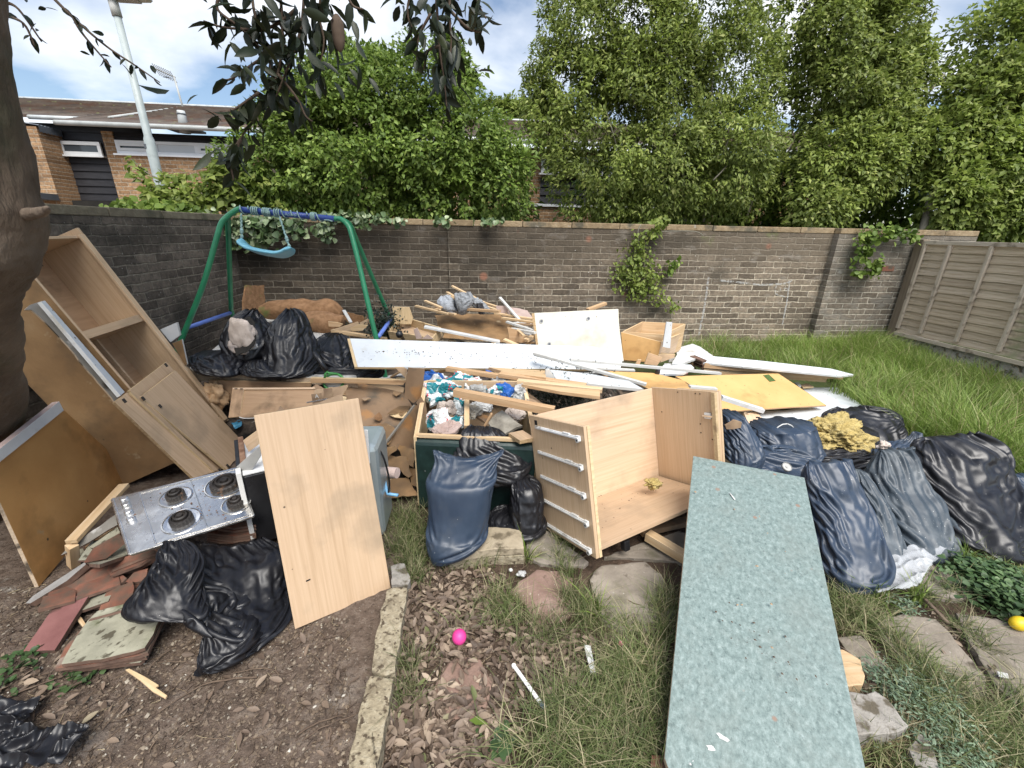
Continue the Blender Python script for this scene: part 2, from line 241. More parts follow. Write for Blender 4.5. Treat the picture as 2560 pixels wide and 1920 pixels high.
def bagmat(name, c1, c2, rough, dust, cov, dusty=None, bd=.005):
 m = bpy.data.materials.new(name); m.use_nodes = True; t = m.node_tree; N = t.nodes.new; K = t.links.new
 b = t.nodes['Principled BSDF']; co = N('ShaderNodeTexCoord'); b.inputs['Specular IOR Level'].default_value = .5

 def noise(sc, det=6, st=(1,1,1), typ='FBM', off=0, rg=.55, dist=0):
  mp = N('ShaderNodeMapping'); mp.inputs['Scale'].default_value = st; mp.inputs['Location'].default_value = (off,) * 3; K(co.outputs['Object'], mp.inputs[0])
  n = N('ShaderNodeTexNoise'); n.noise_type = typ; n.inputs['Scale'].default_value = sc; n.inputs['Detail'].default_value = det; n.inputs['Roughness'].default_value = rg; n.inputs['Distortion'].default_value = dist
  K(mp.outputs[0], n.inputs['Vector']); return n.outputs[0]

 def ramp(s_, lo, hi, a, c):
  r = N('ShaderNodeValToRGB'); e = r.color_ramp.elements; e[0].position = lo; e[1].position = hi; e[0].color = (*a, 1); e[1].color = (*c, 1); K(s_, r.inputs[0]); return r.outputs[0]
 base = ramp(noise(6),.3,.7, c1, c2)
 if dusty:
  mm = N('ShaderNodeMix'); mm.data_type = 'RGBA'; K(ramp(noise(9,8, off=4),.50,.72, g3(0), g3(.8)), mm.inputs[0]); K(base, mm.inputs[6]); mm.inputs[7].default_value = (*dusty, 1); base = mm.outputs[2]
 v = N('ShaderNodeTexVoronoi'); v.inputs['Scale'].default_value = 75; K(co.outputs['Object'], v.inputs['Vector']); sc = N('ShaderNodeSeparateColor'); K(v.outputs['Color'], sc.inputs[0])
 mu = N('ShaderNodeMath'); mu.operation = 'MULTIPLY'; K(ramp(v.outputs['Distance'],.09,.15, g3(1), g3(0)), mu.inputs[0]); K(ramp(sc.outputs[0], cov - .01, cov, g3(1), g3(0)), mu.inputs[1])
 mm = N('ShaderNodeMix'); mm.data_type = 'RGBA'; K(mu.outputs[0], mm.inputs[0]); K(base, mm.inputs[6]); mm.inputs[7].default_value = (*dust, 1); K(mm.outputs[2], b.inputs['Base Color'])
 rr = N('ShaderNodeMapRange'); K(noise(11, off=9), rr.inputs[0]); rr.inputs[1].default_value = .3; rr.inputs[2].default_value = .7; rr.inputs[3].default_value = rough - .07; rr.inputs[4].default_value = rough + .10; K(rr.outputs[0], b.inputs['Roughness'])
 hh_ = noise(3.2,5,(1,1,1.7), 'RIDGED_MULTIFRACTAL', 2,.5,.5); h2 = noise(11,4,(1.2,1.2,.7), 'RIDGED_MULTIFRACTAL', 7,.5,.6)
 b1 = N('ShaderNodeBump'); b1.inputs['Distance'].default_value = bd; K(hh_, b1.inputs['Height']); b2 = N('ShaderNodeBump'); b2.inputs['Distance'].default_value = bd * .45; K(h2, b2.inputs['Height']); K(b1.outputs[0], b2.inputs['Normal']); K(b2.outputs[0], b.inputs['Normal'])
 MT[name] = m

bagmat('black_bag', (.006,.006,.0075),(.012,.012,.015),.37,(.30,.29,.27),.08)
bagmat('slate_bag', (.020,.033,.058),(.032,.050,.080),.42,(.36,.38,.38),.12,(.05,.062,.08))
bagmat('dusty_bag', (.026,.038,.050),(.045,.060,.075),.50,(.46,.48,.46),.45,(.12,.135,.145))

def packmat(name, a, b, c, sc=9, seed=0):
 """printed packaging: patches of three colours and small red marks"""
 m = bpy.data.materials.new(name); m.use_nodes = True; t = m.node_tree; N = t.nodes.new; K = t.links.new
 bs = t.nodes['Principled BSDF']; co = N('ShaderNodeTexCoord')
 mp = N('ShaderNodeMapping'); mp.inputs['Location'].default_value = (seed, seed * 2, seed); K(co.outputs['Object'], mp.inputs[0])
 v = N('ShaderNodeTexVoronoi'); v.inputs['Scale'].default_value = sc; K(mp.outputs[0], v.inputs['Vector'])
 s = N('ShaderNodeSeparateColor'); K(v.outputs['Color'], s.inputs[0])
 r = N('ShaderNodeValToRGB'); r.color_ramp.interpolation = 'CONSTANT'; e = r.color_ramp.elements
 e.new(.5)
 for i, (p, cc) in enumerate(((0, a),(.38, b),(.76, c))): e[i].position = p; e[i].color = (*cc, 1)
 K(s.outputs[0], r.inputs[0])
 v2 = N('ShaderNodeTexVoronoi'); v2.inputs['Scale'].default_value = sc * 5; K(mp.outputs[0], v2.inputs['Vector'])
 r2 = N('ShaderNodeValToRGB'); r2.color_ramp.elements[0].position = .33; r2.color_ramp.elements[0].color = (1,1,1,1); r2.color_ramp.elements[1].position = .38; r2.color_ramp.elements[1].color = (0,0,0,1)
 K(v2.outputs['Distance'], r2.inputs[0])
 s2 = N('ShaderNodeMath'); s2.operation = 'GREATER_THAN'; s2.inputs[1].default_value = .62; K(s.outputs[1], s2.inputs[0])
 mu = N('ShaderNodeMath'); mu.operation = 'MULTIPLY'; K(r2.outputs[0], mu.inputs[0]); K(s2.outputs[0], mu.inputs[1])
 mx = N('ShaderNodeMix'); mx.data_type = 'RGBA'; K(mu.outputs[0], mx.inputs[0]); K(r.outputs[0], mx.inputs[6]); mx.inputs[7].default_value = (.55,.05,.06,1)
 K(mx.outputs[2], bs.inputs['Base Color']); bs.inputs['Roughness'].default_value = .35
 MT[name] = m

packmat('pack_teal', (.015,.19,.22),(.62,.66,.66),(.02,.13,.34))
packmat('pack_white', (.60,.60,.58),(.66,.66,.65),(.03,.22,.27),12,3)
packmat('pack_blue', (.60,.62,.64),(.02,.10,.36),(.04,.25,.30),7,6)

def glassmat(name, col, alpha, rough=.15):
 m = bpy.data.materials.new(name); m.use_nodes = True; t = m.node_tree; N = t.nodes.new; K = t.links.new
 b = t.nodes['Principled BSDF']; o = t.nodes['Material Output']
 b.inputs['Base Color'].default_value = (*col, 1); b.inputs['Roughness'].default_value = rough
 tr = N('ShaderNodeBsdfTransparent'); ms = N('ShaderNodeMixShader'); ms.inputs[0].default_value = alpha
 K(tr.outputs[0], ms.inputs[1]); K(b.outputs[0], ms.inputs[2]); K(ms.outputs[0], o.inputs[0]); MT[name] = m

glassmat('clear_film', (.66,.68,.70),.36,.2)
glassmat('pane', (.05,.06,.07),1,.08)
glassmat('pane_frosted', (.55,.58,.60),1,.35)

def brickmat(name, c1, c2, mortar, wall_axis, grime=None, top=None, white=None, spots=None, bw=.235, bh=.075, ms=.009, bumpd=.006, off=(0,0,0), rough=.9):
 """brick wall on a vertical face; wall_axis 'x' or 'y' is the horizontal axis, world metres"""
 m = bpy.data.materials.new(name); m.use_nodes = True; t = m.node_tree; N = t.nodes.new; K = t.links.new
 b = t.nodes['Principled BSDF']; b.inputs['Roughness'].default_value = rough; b.inputs['Specular IOR Level'].default_value = .25
 co = N('ShaderNodeTexCoord'); sp = N('ShaderNodeSeparateXYZ'); K(co.outputs['Object'], sp.inputs[0])
 cb = N('ShaderNodeCombineXYZ'); K(sp.outputs[0 if wall_axis == 'x' else 1], cb.inputs[0]); K(sp.outputs[2], cb.inputs[1])
 wz = N('ShaderNodeTexNoise'); wz.inputs['Scale'].default_value = 9; wz.inputs['Detail'].default_value = 4; K(co.outputs['Object'], wz.inputs['Vector'])
 ws = N('ShaderNodeVectorMath'); ws.operation = 'SCALE'; ws.inputs['Scale'].default_value = .026; K(wz.outputs['Color'], ws.inputs[0])
 wa = N('ShaderNodeVectorMath'); wa.operation = 'ADD'; K(cb.outputs[0], wa.inputs[0]); K(ws.outputs[0], wa.inputs[1])
 w2 = N('ShaderNodeVectorMath'); w2.operation = 'ADD'; K(wa.outputs[0], w2.inputs[0]); w2.inputs[1].default_value = off
 br = N('ShaderNodeTexBrick'); K(w2.outputs[0], br.inputs['Vector'])
 for k, v in (('Scale', 1),('Mortar Size', ms),('Mortar Smooth', .6),('Brick Width', bw),('Row Height', bh),('Bias', 0)): br.inputs[k].default_value = v
 br.inputs['Color1'].default_value = (*c1,1); br.inputs['Color2'].default_value = (*c2,1); br.inputs['Mortar'].default_value = (*mortar, 1)

 def noise(sc, det=7, st=(1,1,1), off=0, rg=.6):
  mp = N('ShaderNodeMapping'); mp.inputs['Scale'].default_value = st; mp.inputs['Location'].default_value = (off,) * 3; K(co.outputs['Object'], mp.inputs[0])
  n = N('ShaderNodeTexNoise'); n.inputs['Scale'].default_value = sc; n.inputs['Detail'].default_value = det; n.inputs['Roughness'].default_value = rg
  K(mp.outputs[0], n.inputs['Vector']); return n.outputs[0]

 def ramp(s, els):
  r = N('ShaderNodeValToRGB'); e = r.color_ramp.elements
  while len(e) < len(els): e.new(.5)
  for i, (p, c) in enumerate(els): e[i].position = p; e[i].color = (*c, 1)
  K(s, r.inputs[0]); return r.outputs[0]
 base = br.outputs['Color']
 mul = N('ShaderNodeMix'); mul.data_type = 'RGBA'; mul.blend_type = 'MULTIPLY'; mul.inputs[0].default_value = 1
 K(base, mul.inputs[6]); K(ramp(noise(26),[(.25,(.55,.55,.55)),(.75,(1.45,1.42,1.38))]), mul.inputs[7]); base = mul.outputs[2]
 if top:
  sm = N('ShaderNodeMath'); sm.operation = 'MULTIPLY_ADD'; K(noise(2.5,6, off=2), sm.inputs[0]); sm.inputs[1].default_value = 1.1; K(sp.outputs[2], sm.inputs[2])
  rr = N('ShaderNodeMapRange'); K(sm.outputs[0], rr.inputs[0]); rr.inputs[1].default_value = 1.45; rr.inputs[2].default_value = 1.95; rr.inputs[4].default_value = top[1]
  mm = N('ShaderNodeMix'); mm.data_type = 'RGBA'; K(rr.outputs[0], mm.inputs[0]); K(base, mm.inputs[6]); mm.inputs[7].default_value = (*top[0],1); base = mm.outputs[2]
 for layer in (grime or []):
  c, sc, lo, hi, st = layer
  mm = N('ShaderNodeMix'); mm.data_type = 'RGBA'; K(ramp(noise(sc, 8, st, off=sc),[(lo, g3(0)),(hi, g3(1))]), mm.inputs[0]); K(base, mm.inputs[6]); mm.inputs[7].default_value = (*c, 1); base = mm.outputs[2]
 if spots:
  c, sc, size, cov = spots
  v = N('ShaderNodeTexVoronoi'); v.inputs['Scale'].default_value = sc; K(co.outputs['Object'], v.inputs['Vector'])
  s = N('ShaderNodeSeparateColor'); K(v.outputs['Color'], s.inputs[0])
  mu = N('ShaderNodeMath'); mu.operation = 'MULTIPLY'; K(ramp(v.outputs['Distance'],[(size * .6, g3(1)),(size, g3(0))]), mu.inputs[0]); K(ramp(s.outputs[0],[(cov - .01, g3(1)),(cov, g3(0))]), mu.inputs[1])
  mm = N('ShaderNodeMix'); mm.data_type = 'RGBA'; K(mu.outputs[0], mm.inputs[0]); K(base, mm.inputs[6]); mm.inputs[7].default_value = (*c, 1); base = mm.outputs[2]
 K(base, b.inputs['Base Color'])
 bp = N('ShaderNodeBump'); bp.inputs['Distance'].default_value = bumpd; bp.invert = True; K(br.outputs['Fac'], bp.inputs['Height'])
 bp2 = N('ShaderNodeBump'); bp2.inputs['Distance'].default_value = bumpd * 1.2; K(noise(45), bp2.inputs['Height']); K(bp.outputs[0], bp2.inputs['Normal']); K(bp2.outputs[0], b.inputs['Normal'])
 MT[name] = m

brickmat('brick_back', (.046,.037,.028),(.12,.098,.074),(.215,.19,.15), 'x', ms=.0085, top=((.062,.050,.036),.72),
   grime=[((.030,.026,.020),1.1,.53,.72,(1,1,1.5)),((.115,.10,.082),5,.57,.70,(1,1,2)),((.21,.20,.18),9,.70,.78,(1,1,1.5)),((.06,.07,.025),2.2,.66,.78,(1,1,1))],
   spots=((.30,.29,.26),26,.16,.06))
brickmat('brick_right', (.11,.092,.072),(.22,.19,.155),(.37,.345,.29), 'x', ms=.009, top=((.18,.158,.128),.6),
   grime=[((.06,.053,.043),1.1,.55,.72,(1,1,1.5)),((.19,.175,.15),4,.53,.68,(1,1,2)),((.33,.32,.29),8,.64,.76,(1,1,1.5)),((.25,.25,.23),2.0,.63,.78,(1,1,1.2))],
   spots=((.40,.39,.36),20,.16,.05))
brickmat('brick_left', (.08,.067,.055),(.175,.147,.12),(.20,.18,.145), 'y', ms=.008,
   grime=[((.030,.027,.022),1.3,.5,.7,(1,1,1.5)),((.10,.085,.07),6,.57,.7,(1,1,2))], spots=((.33,.31,.28),34,.26,.16))
for nm, ax in (('brick_house', 'x'),('brick_house_side', 'y')):
 brickmat(nm, (.23,.135,.07),(.36,.225,.125),(.36,.31,.24), ax, ms=.009, grime=[((.14,.09,.055),1.5,.55,.75,(1,1,1)),((.42,.28,.17),3,.6,.75,(1,1,2))], bumpd=.004)
mat('coping', [(.3,(.19,.135,.075)),(.6,(.30,.225,.135)),(.8,(.36,.29,.19))],14,9, rough=.95, bump=.006, bscale=50, dirt=((.11,.095,.065),5,.54,.68), dirt2=((.33,.30,.25),12,.64,.72))
mat('coping_left', [(.3,(.13,.11,.075)),(.6,(.20,.175,.12)),(.8,(.26,.23,.17))],14,9, rough=.95, bump=.006, bscale=50, dirt=((.09,.085,.055),5,.54,.68))

# ---------------------------------------------------------------- mesh helpers

def tag(o, label=None, cat=None, group=None, kind=None):
 if label: o['label'] = label
 if cat: o['category'] = cat
 if group: o['group'] = group
 if kind: o['kind'] = kind
 return o

def empty(name, loc, label, cat, group=None):
 o = bpy.data.objects.new(name, None); o.empty_display_size = .1; COL.objects.link(o); o.location = loc
 return tag(o, label, cat, group)

def link(name, verts, faces, mats, parent=None, M=None, smooth=False, midx=None, bevel=0, keep=True):
 """one mesh object; verts in the local frame of matrix M (world); parent keeps world placement"""
 me = bpy.data.meshes.new(name)
 me.from_pydata([tuple(v) for v in verts],[], faces)
 for mm in (mats if isinstance(mats, (list, tuple)) else [mats]): me.materials.append(MT[mm])
 if midx is not None: me.polygons.foreach_set('material_index', midx)
 if smooth: me.polygons.foreach_set('use_smooth', [True] * len(me.polygons))
 me.update()
 o = bpy.data.objects.new(name, me); COL.objects.link(o)
 W_ = M if M is not None else Matrix.Identity(4)
 if parent:
  o.parent = parent
  pw = wm(parent)
  o.matrix_basis = pw.inverted() @ W_
 else: o.matrix_basis = W_
 if bevel:
  b = o.modifiers.new('bevel', 'BEVEL'); b.width = bevel; b.segments = 2; b.limit_method = 'ANGLE'; b.angle_limit = .6
 return o

def wm(o):
 m = o.matrix_basis.copy()
 while o.parent: o = o.parent; m = o.matrix_basis @ m
 return m

def fastmesh(name, V, F, mats, parent=None, smooth=False, loc=None):
 """V (n,3) array, F (m,k) array of equal sized faces"""
 me = bpy.data.meshes.new(name); k = F.shape[1]
 if loc is not None: V = V - np.array(loc)
 me.vertices.add(len(V)); me.vertices.foreach_set('co', V.astype(np.float32).ravel())
 me.loops.add(F.size); me.loops.foreach_set('vertex_index', F.astype(np.int32).ravel())
 me.polygons.add(len(F)); me.polygons.foreach_set('loop_start', np.arange(0, F.size, k, dtype=np.int32)); me.polygons.foreach_set('loop_total', np.full(len(F), k, dtype=np.int32))
 me.update(calc_edges=True)
 for mm in (mats if isinstance(mats, (list, tuple)) else [mats]): me.materials.append(MT[mm])
 if smooth: me.polygons.foreach_set('use_smooth', np.ones(len(F), dtype=bool))
 o = bpy.data.objects.new(name, me); COL.objects.link(o)
 W_ = Matrix.Translation(loc) if loc is not None else Matrix.Identity(4)
 if parent: o.parent = parent; o.matrix_basis = wm(parent).inverted() @ W_
 else: o.matrix_basis = W_
 return o

BOXF = [(0,3,2,1),(4,5,6,7),(0,1,5,4),(1,2,6,5),(2,3,7,6),(3,0,4,7)]

def boxv(a, b):
 (x0, y0, z0),(x1, y1, z1) = a, b
 return [(x0, y0, z0),(x1, y0, z0),(x1, y1, z0),(x0, y1, z0),(x0, y0, z1),(x1, y0, z1),(x1, y1, z1),(x0, y1, z1)]

def box(name, a, b, mats, parent=None, M=None, bevel=0):
 return link(name, boxv(a, b), BOXF, mats, parent, M, bevel=bevel)

def frame(o, x, n):
 """matrix with origin o, x axis x, z axis n (orthogonalised)"""
 x = Vector(x).normalized(); n = Vector(n); n = (n - x * n.dot(x)).normalized(); y = n.cross(x)
 return Matrix(((x.x, y.x, n.x, o[0]),(x.y, y.y, n.y, o[1]),(x.z, y.z, n.z, o[2]),(0,0,0,1)))

def plane(*spec):
 """('z', h) | ('y', y) | three (px, kind, val) points"""
 if len(spec) == 2 and isinstance(spec[0], str):
  i = 'xyz'.index(spec[0]); n = Vector((0,0,0)); n[i] = 1; p = Vector((0,0,0)); p[i] = spec[1]; return p, n
 p = [A(*s) for s in spec]; return p[0],(p[1] - p[0]).cross(p[2] - p[0]).normalized()

def onpl(px, pl):
 q = ray(*px); p, n = pl
 return EYEP + q * ((p - EYEP).dot(n) / q.dot(n))

def slab3(name, P, th, mats, parent=None, xdir=None, bevel=.0012, rag=0, seed=0, label=None, cat=None, group=None, holes=None):
 """plate from planar world points P (outline), thickness th away from the viewer; mats (face, edge[, back])"""
 if isinstance(mats, str): mats = (mats, mats)
 n = Vector((0,0,0)); c = sum(P, Vector()) / len(P)
 for i in range(len(P)): n += (P[i] - c).cross(P[(i + 1) % len(P)] - c)
 n.normalize()
 if n.dot(EYEP - c) < 0: P = P[::-1]; n = -n
 if xdir is None:
  xdir = max(((P[(i + 1) % len(P)] - P[i]) for i in range(len(P))), key=lambda e_: e_.length)
 M = frame(c, xdir, n); Mi = M.inverted(); Q = [Mi @ p for p in P]
 Q = [Vector((q.x, q.y, 0)) for q in Q]
 if rag:
  rnd = random.Random(seed); R = []
  for i in range(len(Q)):
   a, b = Q[i], Q[(i + 1) % len(Q)]; L = (b - a).length; k = max(1, int(L / .03)); d = (b - a).normalized(); e_ = Vector((d.y, -d.x, 0))
   for j in range(k): R.append(a.lerp(b, j / k) + (e_ * rnd.uniform(-rag, rag) if j else Vector()))
  Q = R
 m = len(Q); V = [(q.x, q.y, 0) for q in Q] + [(q.x, q.y, -th) for q in Q]
 F = [tuple(range(m)), tuple(range(2 * m - 1, m - 1,-1))] + [(i, i + m, (i + 1) % m + m, (i + 1) % m) for i in range(m)]
 mi = [0,2 if len(mats) > 2 else 0] + [1] * m
 o = link(name, V, F, mats, parent, M, midx=mi, bevel=bevel if not rag else 0)
 return tag(o, label, cat, group)

def slab(name, label, cat, pxs, pl, th, mats, group=None, parent=None, **k):
 return slab3(name, [onpl(p, pl) for p in pxs], th, mats, parent, label=label, cat=cat, group=group, **k)

def bar3(name, a, b, w, h, mats, parent=None, upv=(0,0,1), label=None, cat=None, group=None, bevel=.001, bend=0, split=0):
 """timber of section w x h from a to b (world)"""
 a = Vector(a); b = Vector(b); x = (b - a); L = x.length
 M = frame(a, x, upv); n = 8 if bend or split else 1; V = []; F = []
 rnd = random.Random(hash((round(a.x, 3), round(b.y, 3))) & 1023)
 for i in range(n + 1):
  t = i / n; z = bend * 4 * t * (1 - t); ws = 1 - (split * rnd.random() if 0 < i else 0) * (1 if i == n else .15)
  V += [(L * t, -w / 2 * ws, -h / 2 + z),(L * t, w / 2 * ws, -h / 2 + z),(L * t, w / 2, h / 2 + z),(L * t, -w / 2, h / 2 + z)]
 for i in range(n):
  k = i * 4
  F += [(k + j, k + (j + 1) % 4, k + 4 + (j + 1) % 4, k + 4 + j) for j in range(4)]
 F += [(3,2,1,0),(4 * n, 4 * n + 1,4 * n + 2,4 * n + 3)]
 F = [f[::-1] for f in F]
 return tag(link(name, V, F, mats, parent, M, bevel=bevel), label, cat, group)

def bar(name, label, cat, a, b, w, h, mats, group=None, parent=None, **k):
 return bar3(name, A(*a), A(*b), w, h, mats, parent, label=label, cat=cat, group=group, **k)

def tubev(path, r, seg=12, cap=True, ry=None):
 """verts, faces of a tube along path (list of Vector); r number or list"""
 P = [Vector(p) for p in path]; n = len(P); R = r if isinstance(r, (list, tuple)) else [r] * n
 V = []; F = []; nrm = None
 for i in range(n):
  d = (P[min(i + 1, n - 1)] - P[max(i - 1,0)]).normalized()
  if nrm is None: nrm = d.orthogonal().normalized()
  nrm = (nrm - d * nrm.dot(d)).normalized(); bn = d.cross(nrm)
  for j in range(seg):
   a = 2 * math.pi * j / seg
   V.append(P[i] + (nrm * math.cos(a) + bn * math.sin(a)) * R[i])
 for i in range(n - 1):
  for j in range(seg): F.append((i * seg + j, i * seg + (j + 1) % seg, (i + 1) * seg + (j + 1) % seg, (i + 1) * seg + j))
 if cap: F += [tuple(range(seg - 1,-1,-1)), tuple(range((n - 1) * seg, n * seg))]
 return V, F

def spline(pts, k=6):
 P = [Vector(p) for p in pts]; out = []
 for i in range(len(P) - 1):
  p0, p1, p2, p3 = P[max(i - 1,0)], P[i], P[i + 1], P[min(i + 2, len(P) - 1)]
  for j in range(k):
   t = j / k; out.append(.5 * ((2 * p1) + (p2 - p0) * t + (2 * p0 - 5 * p1 + 4 * p2 - p3) * t * t + (3 * p1 - p0 - 3 * p2 + p3) * t ** 3))
 return out + [P[-1]]

def tube(name, path, r, mats, parent=None, seg=12, label=None, cat=None, group=None, smooth=True, origin=None):
 V, F = tubev(path, r, seg)
 o_ = Vector(path[0]) if origin is None else Vector(origin); M = Matrix.Translation(o_)
 return tag(link(name, [v - o_ for v in V], F, mats, parent, M, smooth=smooth), label, cat, group)

def catrow(T, t):
 n = len(T); x = t * (n - 1); i = min(int(x), n - 2); f = x - i
 p0, p1, p2, p3 = T[max(i - 1,0)], T[i], T[i + 1], T[min(i + 2, n - 1)]
 return .5 * ((2 * p1) + (p2 - p0) * f + (2 * p0 - 5 * p1 + 4 * p2 - p3) * f * f + (3 * p1 - p0 - 3 * p2 + p3) * f ** 3)

def tri(x): return abs((x % 1.0) - .5) * 2

def crumple(p, seed, f=1.0):
 """sum of straight sharp creases in warped space, about -1..1"""
 rnd = random.Random(seed); w = mnoise.noise_vector(p * 2.6 * f + Vector((seed, 0,0))) * .09
 q = p + w; s = 0; am = 0
 for k in range(7):
  d = Vector((rnd.gauss(0,1), rnd.gauss(0,1), rnd.gauss(0,.8))).normalized(); fr = f * rnd.uniform(1.6,6.5); a = 1 / fr
  m = .5 + .9 * max(0, mnoise.noise(p * 2.3 * f + Vector((k * 3.7, seed, 1))))
  s += a * m * (tri(q.dot(d) * fr + rnd.random()) * 2 - 1); am += a
 return s / am

def shell(name, secs, mats, parent=None, rings=70, seg=96, amp=.012, seed=1, power=2.3, vert=0, freq=1.0, label=None, cat=None, group=None, smooth=True, floor=None, ridge=0):
 """closed skin through sections (left px, right px, y left, y right, depth half, sag): bags, rolls, trunks.
  vert: strength of folds running along the skin from the gathered top"""
 T = []
 for s in secs:
  (l, r, yl, yr, dh) = s[:5]; sag = s[5] if len(s) > 5 else 0; tilt = s[6] if len(s) > 6 else 0
  a = A(l, 'y', yl); b = A(r, 'y', yr)
  T.append(np.array([*((a + b) / 2), *((b - a) / 2), dh, sag, tilt]))
 return shellT(name, T, mats, parent, rings, seg, amp, seed, power, vert, freq, label, cat, group, smooth, floor, ridge)

def merge(parts):
 V = []; F = []
 for v, f in parts:
  k = len(V); V += [Vector(x) for x in v]; F += [tuple(i + k for i in q) for q in f]
 return V, F

# ---------------------------------------------------------------- leaves and blades (numpy)
RNG = np.random.default_rng(11)

def norm(a): return a / (np.linalg.norm(a, axis=1, keepdims=True) + 1e-9)

def leaves(name, P, D, Nn, size, wr, mats, parent=None, fold=.18, loc=None, curl=.12, fine=False):
 """P base points, D axis, Nn leaf normals; five vertices and four triangles per leaf"""
 n = len(P); D = norm(D); S = norm(np.cross(Nn, D)); Nn = np.cross(D, S); s = size[:, None]
 w = s * wr
 if fine:                                     # lance shaped outline, eleven vertices
  rows = []
  for t_, hw in ((0,0),(.22,.40),(.5,.5),(.78,.32),(1,0)):
   m_ = P + D * s * t_ - Nn * s * curl * t_ * t_
   rows += [m_] if hw == 0 else [m_ + S * w * hw + Nn * s * fold * wr * hw * 2, m_, m_ - S * w * hw + Nn * s * fold * wr * hw * 2]
  V = np.stack(rows, 1).reshape(-1,3); b = (np.arange(n) * 11)[:, None]
  T = [(0,2,1),(0,3,2),(10,7,8),(10,8,9)]
  for a in (1,4): T += [(a, a + 1, a + 4),(a, a + 4, a + 3),(a + 1, a + 2, a + 5),(a + 1, a + 5, a + 4)]
  return fastmesh(name, V, np.concatenate([b + np.array([q]) for q in T],0), mats, parent, loc=loc)
 v0 = P; v1 = P + D * s * .42 + S * w * .5 + Nn * s * fold * wr; v2 = P + D * s * .42 - S * w * .5 + Nn * s * fold * wr
 v3 = P + D * s - Nn * s * curl; v4 = P + D * s * .5
 V = np.stack([v0, v1, v2, v3, v4],1).reshape(-1,3)
 b = (np.arange(n) * 5)[:, None]
 F = np.concatenate([b + np.array([[0,4,1]]), b + np.array([[0,2,4]]), b + np.array([[1,4,3]]), b + np.array([[4,2,3]])],0)
 return fastmesh(name, V, F, mats, parent, loc=loc)

def blades(name, P, H, wid, lean, mats, parent=None, loc=None, seg=3):
 """grass blades: P roots, H heights, wid widths, lean (n,2) horizontal reach as a share of height"""
 n = len(P); ang = RNG.uniform(0,2 * np.pi, n); sd = np.stack([np.cos(ang), np.sin(ang), np.zeros(n)],1)
 lv = np.concatenate([lean, np.zeros((n, 1))],1)
 rows = []
 for i in range(seg + 1):
  t = i / seg
  c = P + lv * (H[:, None] * t ** 2) + np.array([0,0,1]) * (H * (t - .28 * t * t * np.clip(np.linalg.norm(lean, axis=1),0,1.5) ** 1.3))[:, None]
  w = (wid * (1 - t) ** .6 * .5)[:, None]
  if i < seg: rows += [c - sd * w, c + sd * w]
  else: rows += [c]
 V = np.stack(rows, 1); m = V.shape[1]; V = V.reshape(-1,3); b = (np.arange(n) * m)[:, None]; F = []
 for i in range(seg - 1):
  k = 2 * i; F += [b + np.array([[k, k + 1, k + 3]]), b + np.array([[k, k + 3, k + 2]])]
 k = 2 * (seg - 1); F += [b + np.array([[k, k + 1, k + 2]])]
 return fastmesh(name, V, np.concatenate(F, 0), mats, parent, loc=loc)

def in_poly(x, y, poly):
 c = np.zeros(len(x), bool); j = len(poly) - 1
 for i in range(len(poly)):
  xi, yi = poly[i]; xj, yj = poly[j]
  c ^= ((yi > y) != (yj > y)) & (x < (xj - xi) * (y - yi) / (yj - yi + 1e-12) + xi); j = i
 return c

def vnoise(P, f, seed=0):
 """cheap smooth value noise of arrays of points"""
 q = P * f + seed * 17.13; i = np.floor(q).astype(np.int64); fr = q - i; fr = fr * fr * (3 - 2 * fr); r = 0
 for dx_ in (0,1):
  for dy_ in (0,1):
   for dz_ in (0,1):
    h = (i[:, 0] + dx_) * 374761393 + (i[:, 1] + dy_) * 668265263 + (i[:, 2] + dz_) * 2147483647 + seed * 9176
    h = (h ^ (h >> 13)) * 1274126177; h = ((h ^ (h >> 16)) & 0xffff) / 65535.
    r = r + h * (fr[:, 0] if dx_ else 1 - fr[:, 0]) * (fr[:, 1] if dy_ else 1 - fr[:, 1]) * (fr[:, 2] if dz_ else 1 - fr[:, 2])
 return r

def crumpleA(P, seed, f=1.0, K=7):
 """sum of straight sharp creases, arrays"""
 rnd = random.Random(seed); q = P + np.stack([vnoise(P, 2.6 * f, seed + 1), vnoise(P, 2.6 * f, seed + 2), vnoise(P, 2.6 * f, seed + 3)],1) * .18; s = 0; am = 0
 for k in range(K):
  d = np.array([rnd.gauss(0,1), rnd.gauss(0,1), rnd.gauss(0,.8)]); d /= np.linalg.norm(d); fr = f * rnd.uniform(1.6,6.5); a = 1 / fr
  s = s + a * (.3 + 1.2 * vnoise(P, 2.3 * f, seed + 11 + k)) * (np.abs(((q @ d) * fr + rnd.random()) % 1.0 - .5) * 4 - 1); am += a
 return s / am

def catrows(T, n):
 T = np.array(T, float); m = len(T); x = np.linspace(0, m - 1, n); i = np.minimum(x.astype(int), m - 2); f = (x - i)[:, None]
 p0, p1, p2, p3 = T[np.maximum(i - 1,0)], T[i], T[i + 1], T[np.minimum(i + 2, m - 1)]
 return .5 * ((2 * p1) + (p2 - p0) * f + (2 * p0 - 5 * p1 + 4 * p2 - p3) * f * f + (3 * p1 - p0 - 3 * p2 + p3) * f ** 3)

def gnorm(V):
 du = np.roll(V, -1,1) - np.roll(V, 1,1); dv = np.empty_like(V); dv[1:-1] = V[2:] - V[:-2]; dv[0] = V[1] - V[0]; dv[-1] = V[-1] - V[-2]
 n = np.cross(du, dv); return n / (np.linalg.norm(n, axis=2, keepdims=True) + 1e-12)

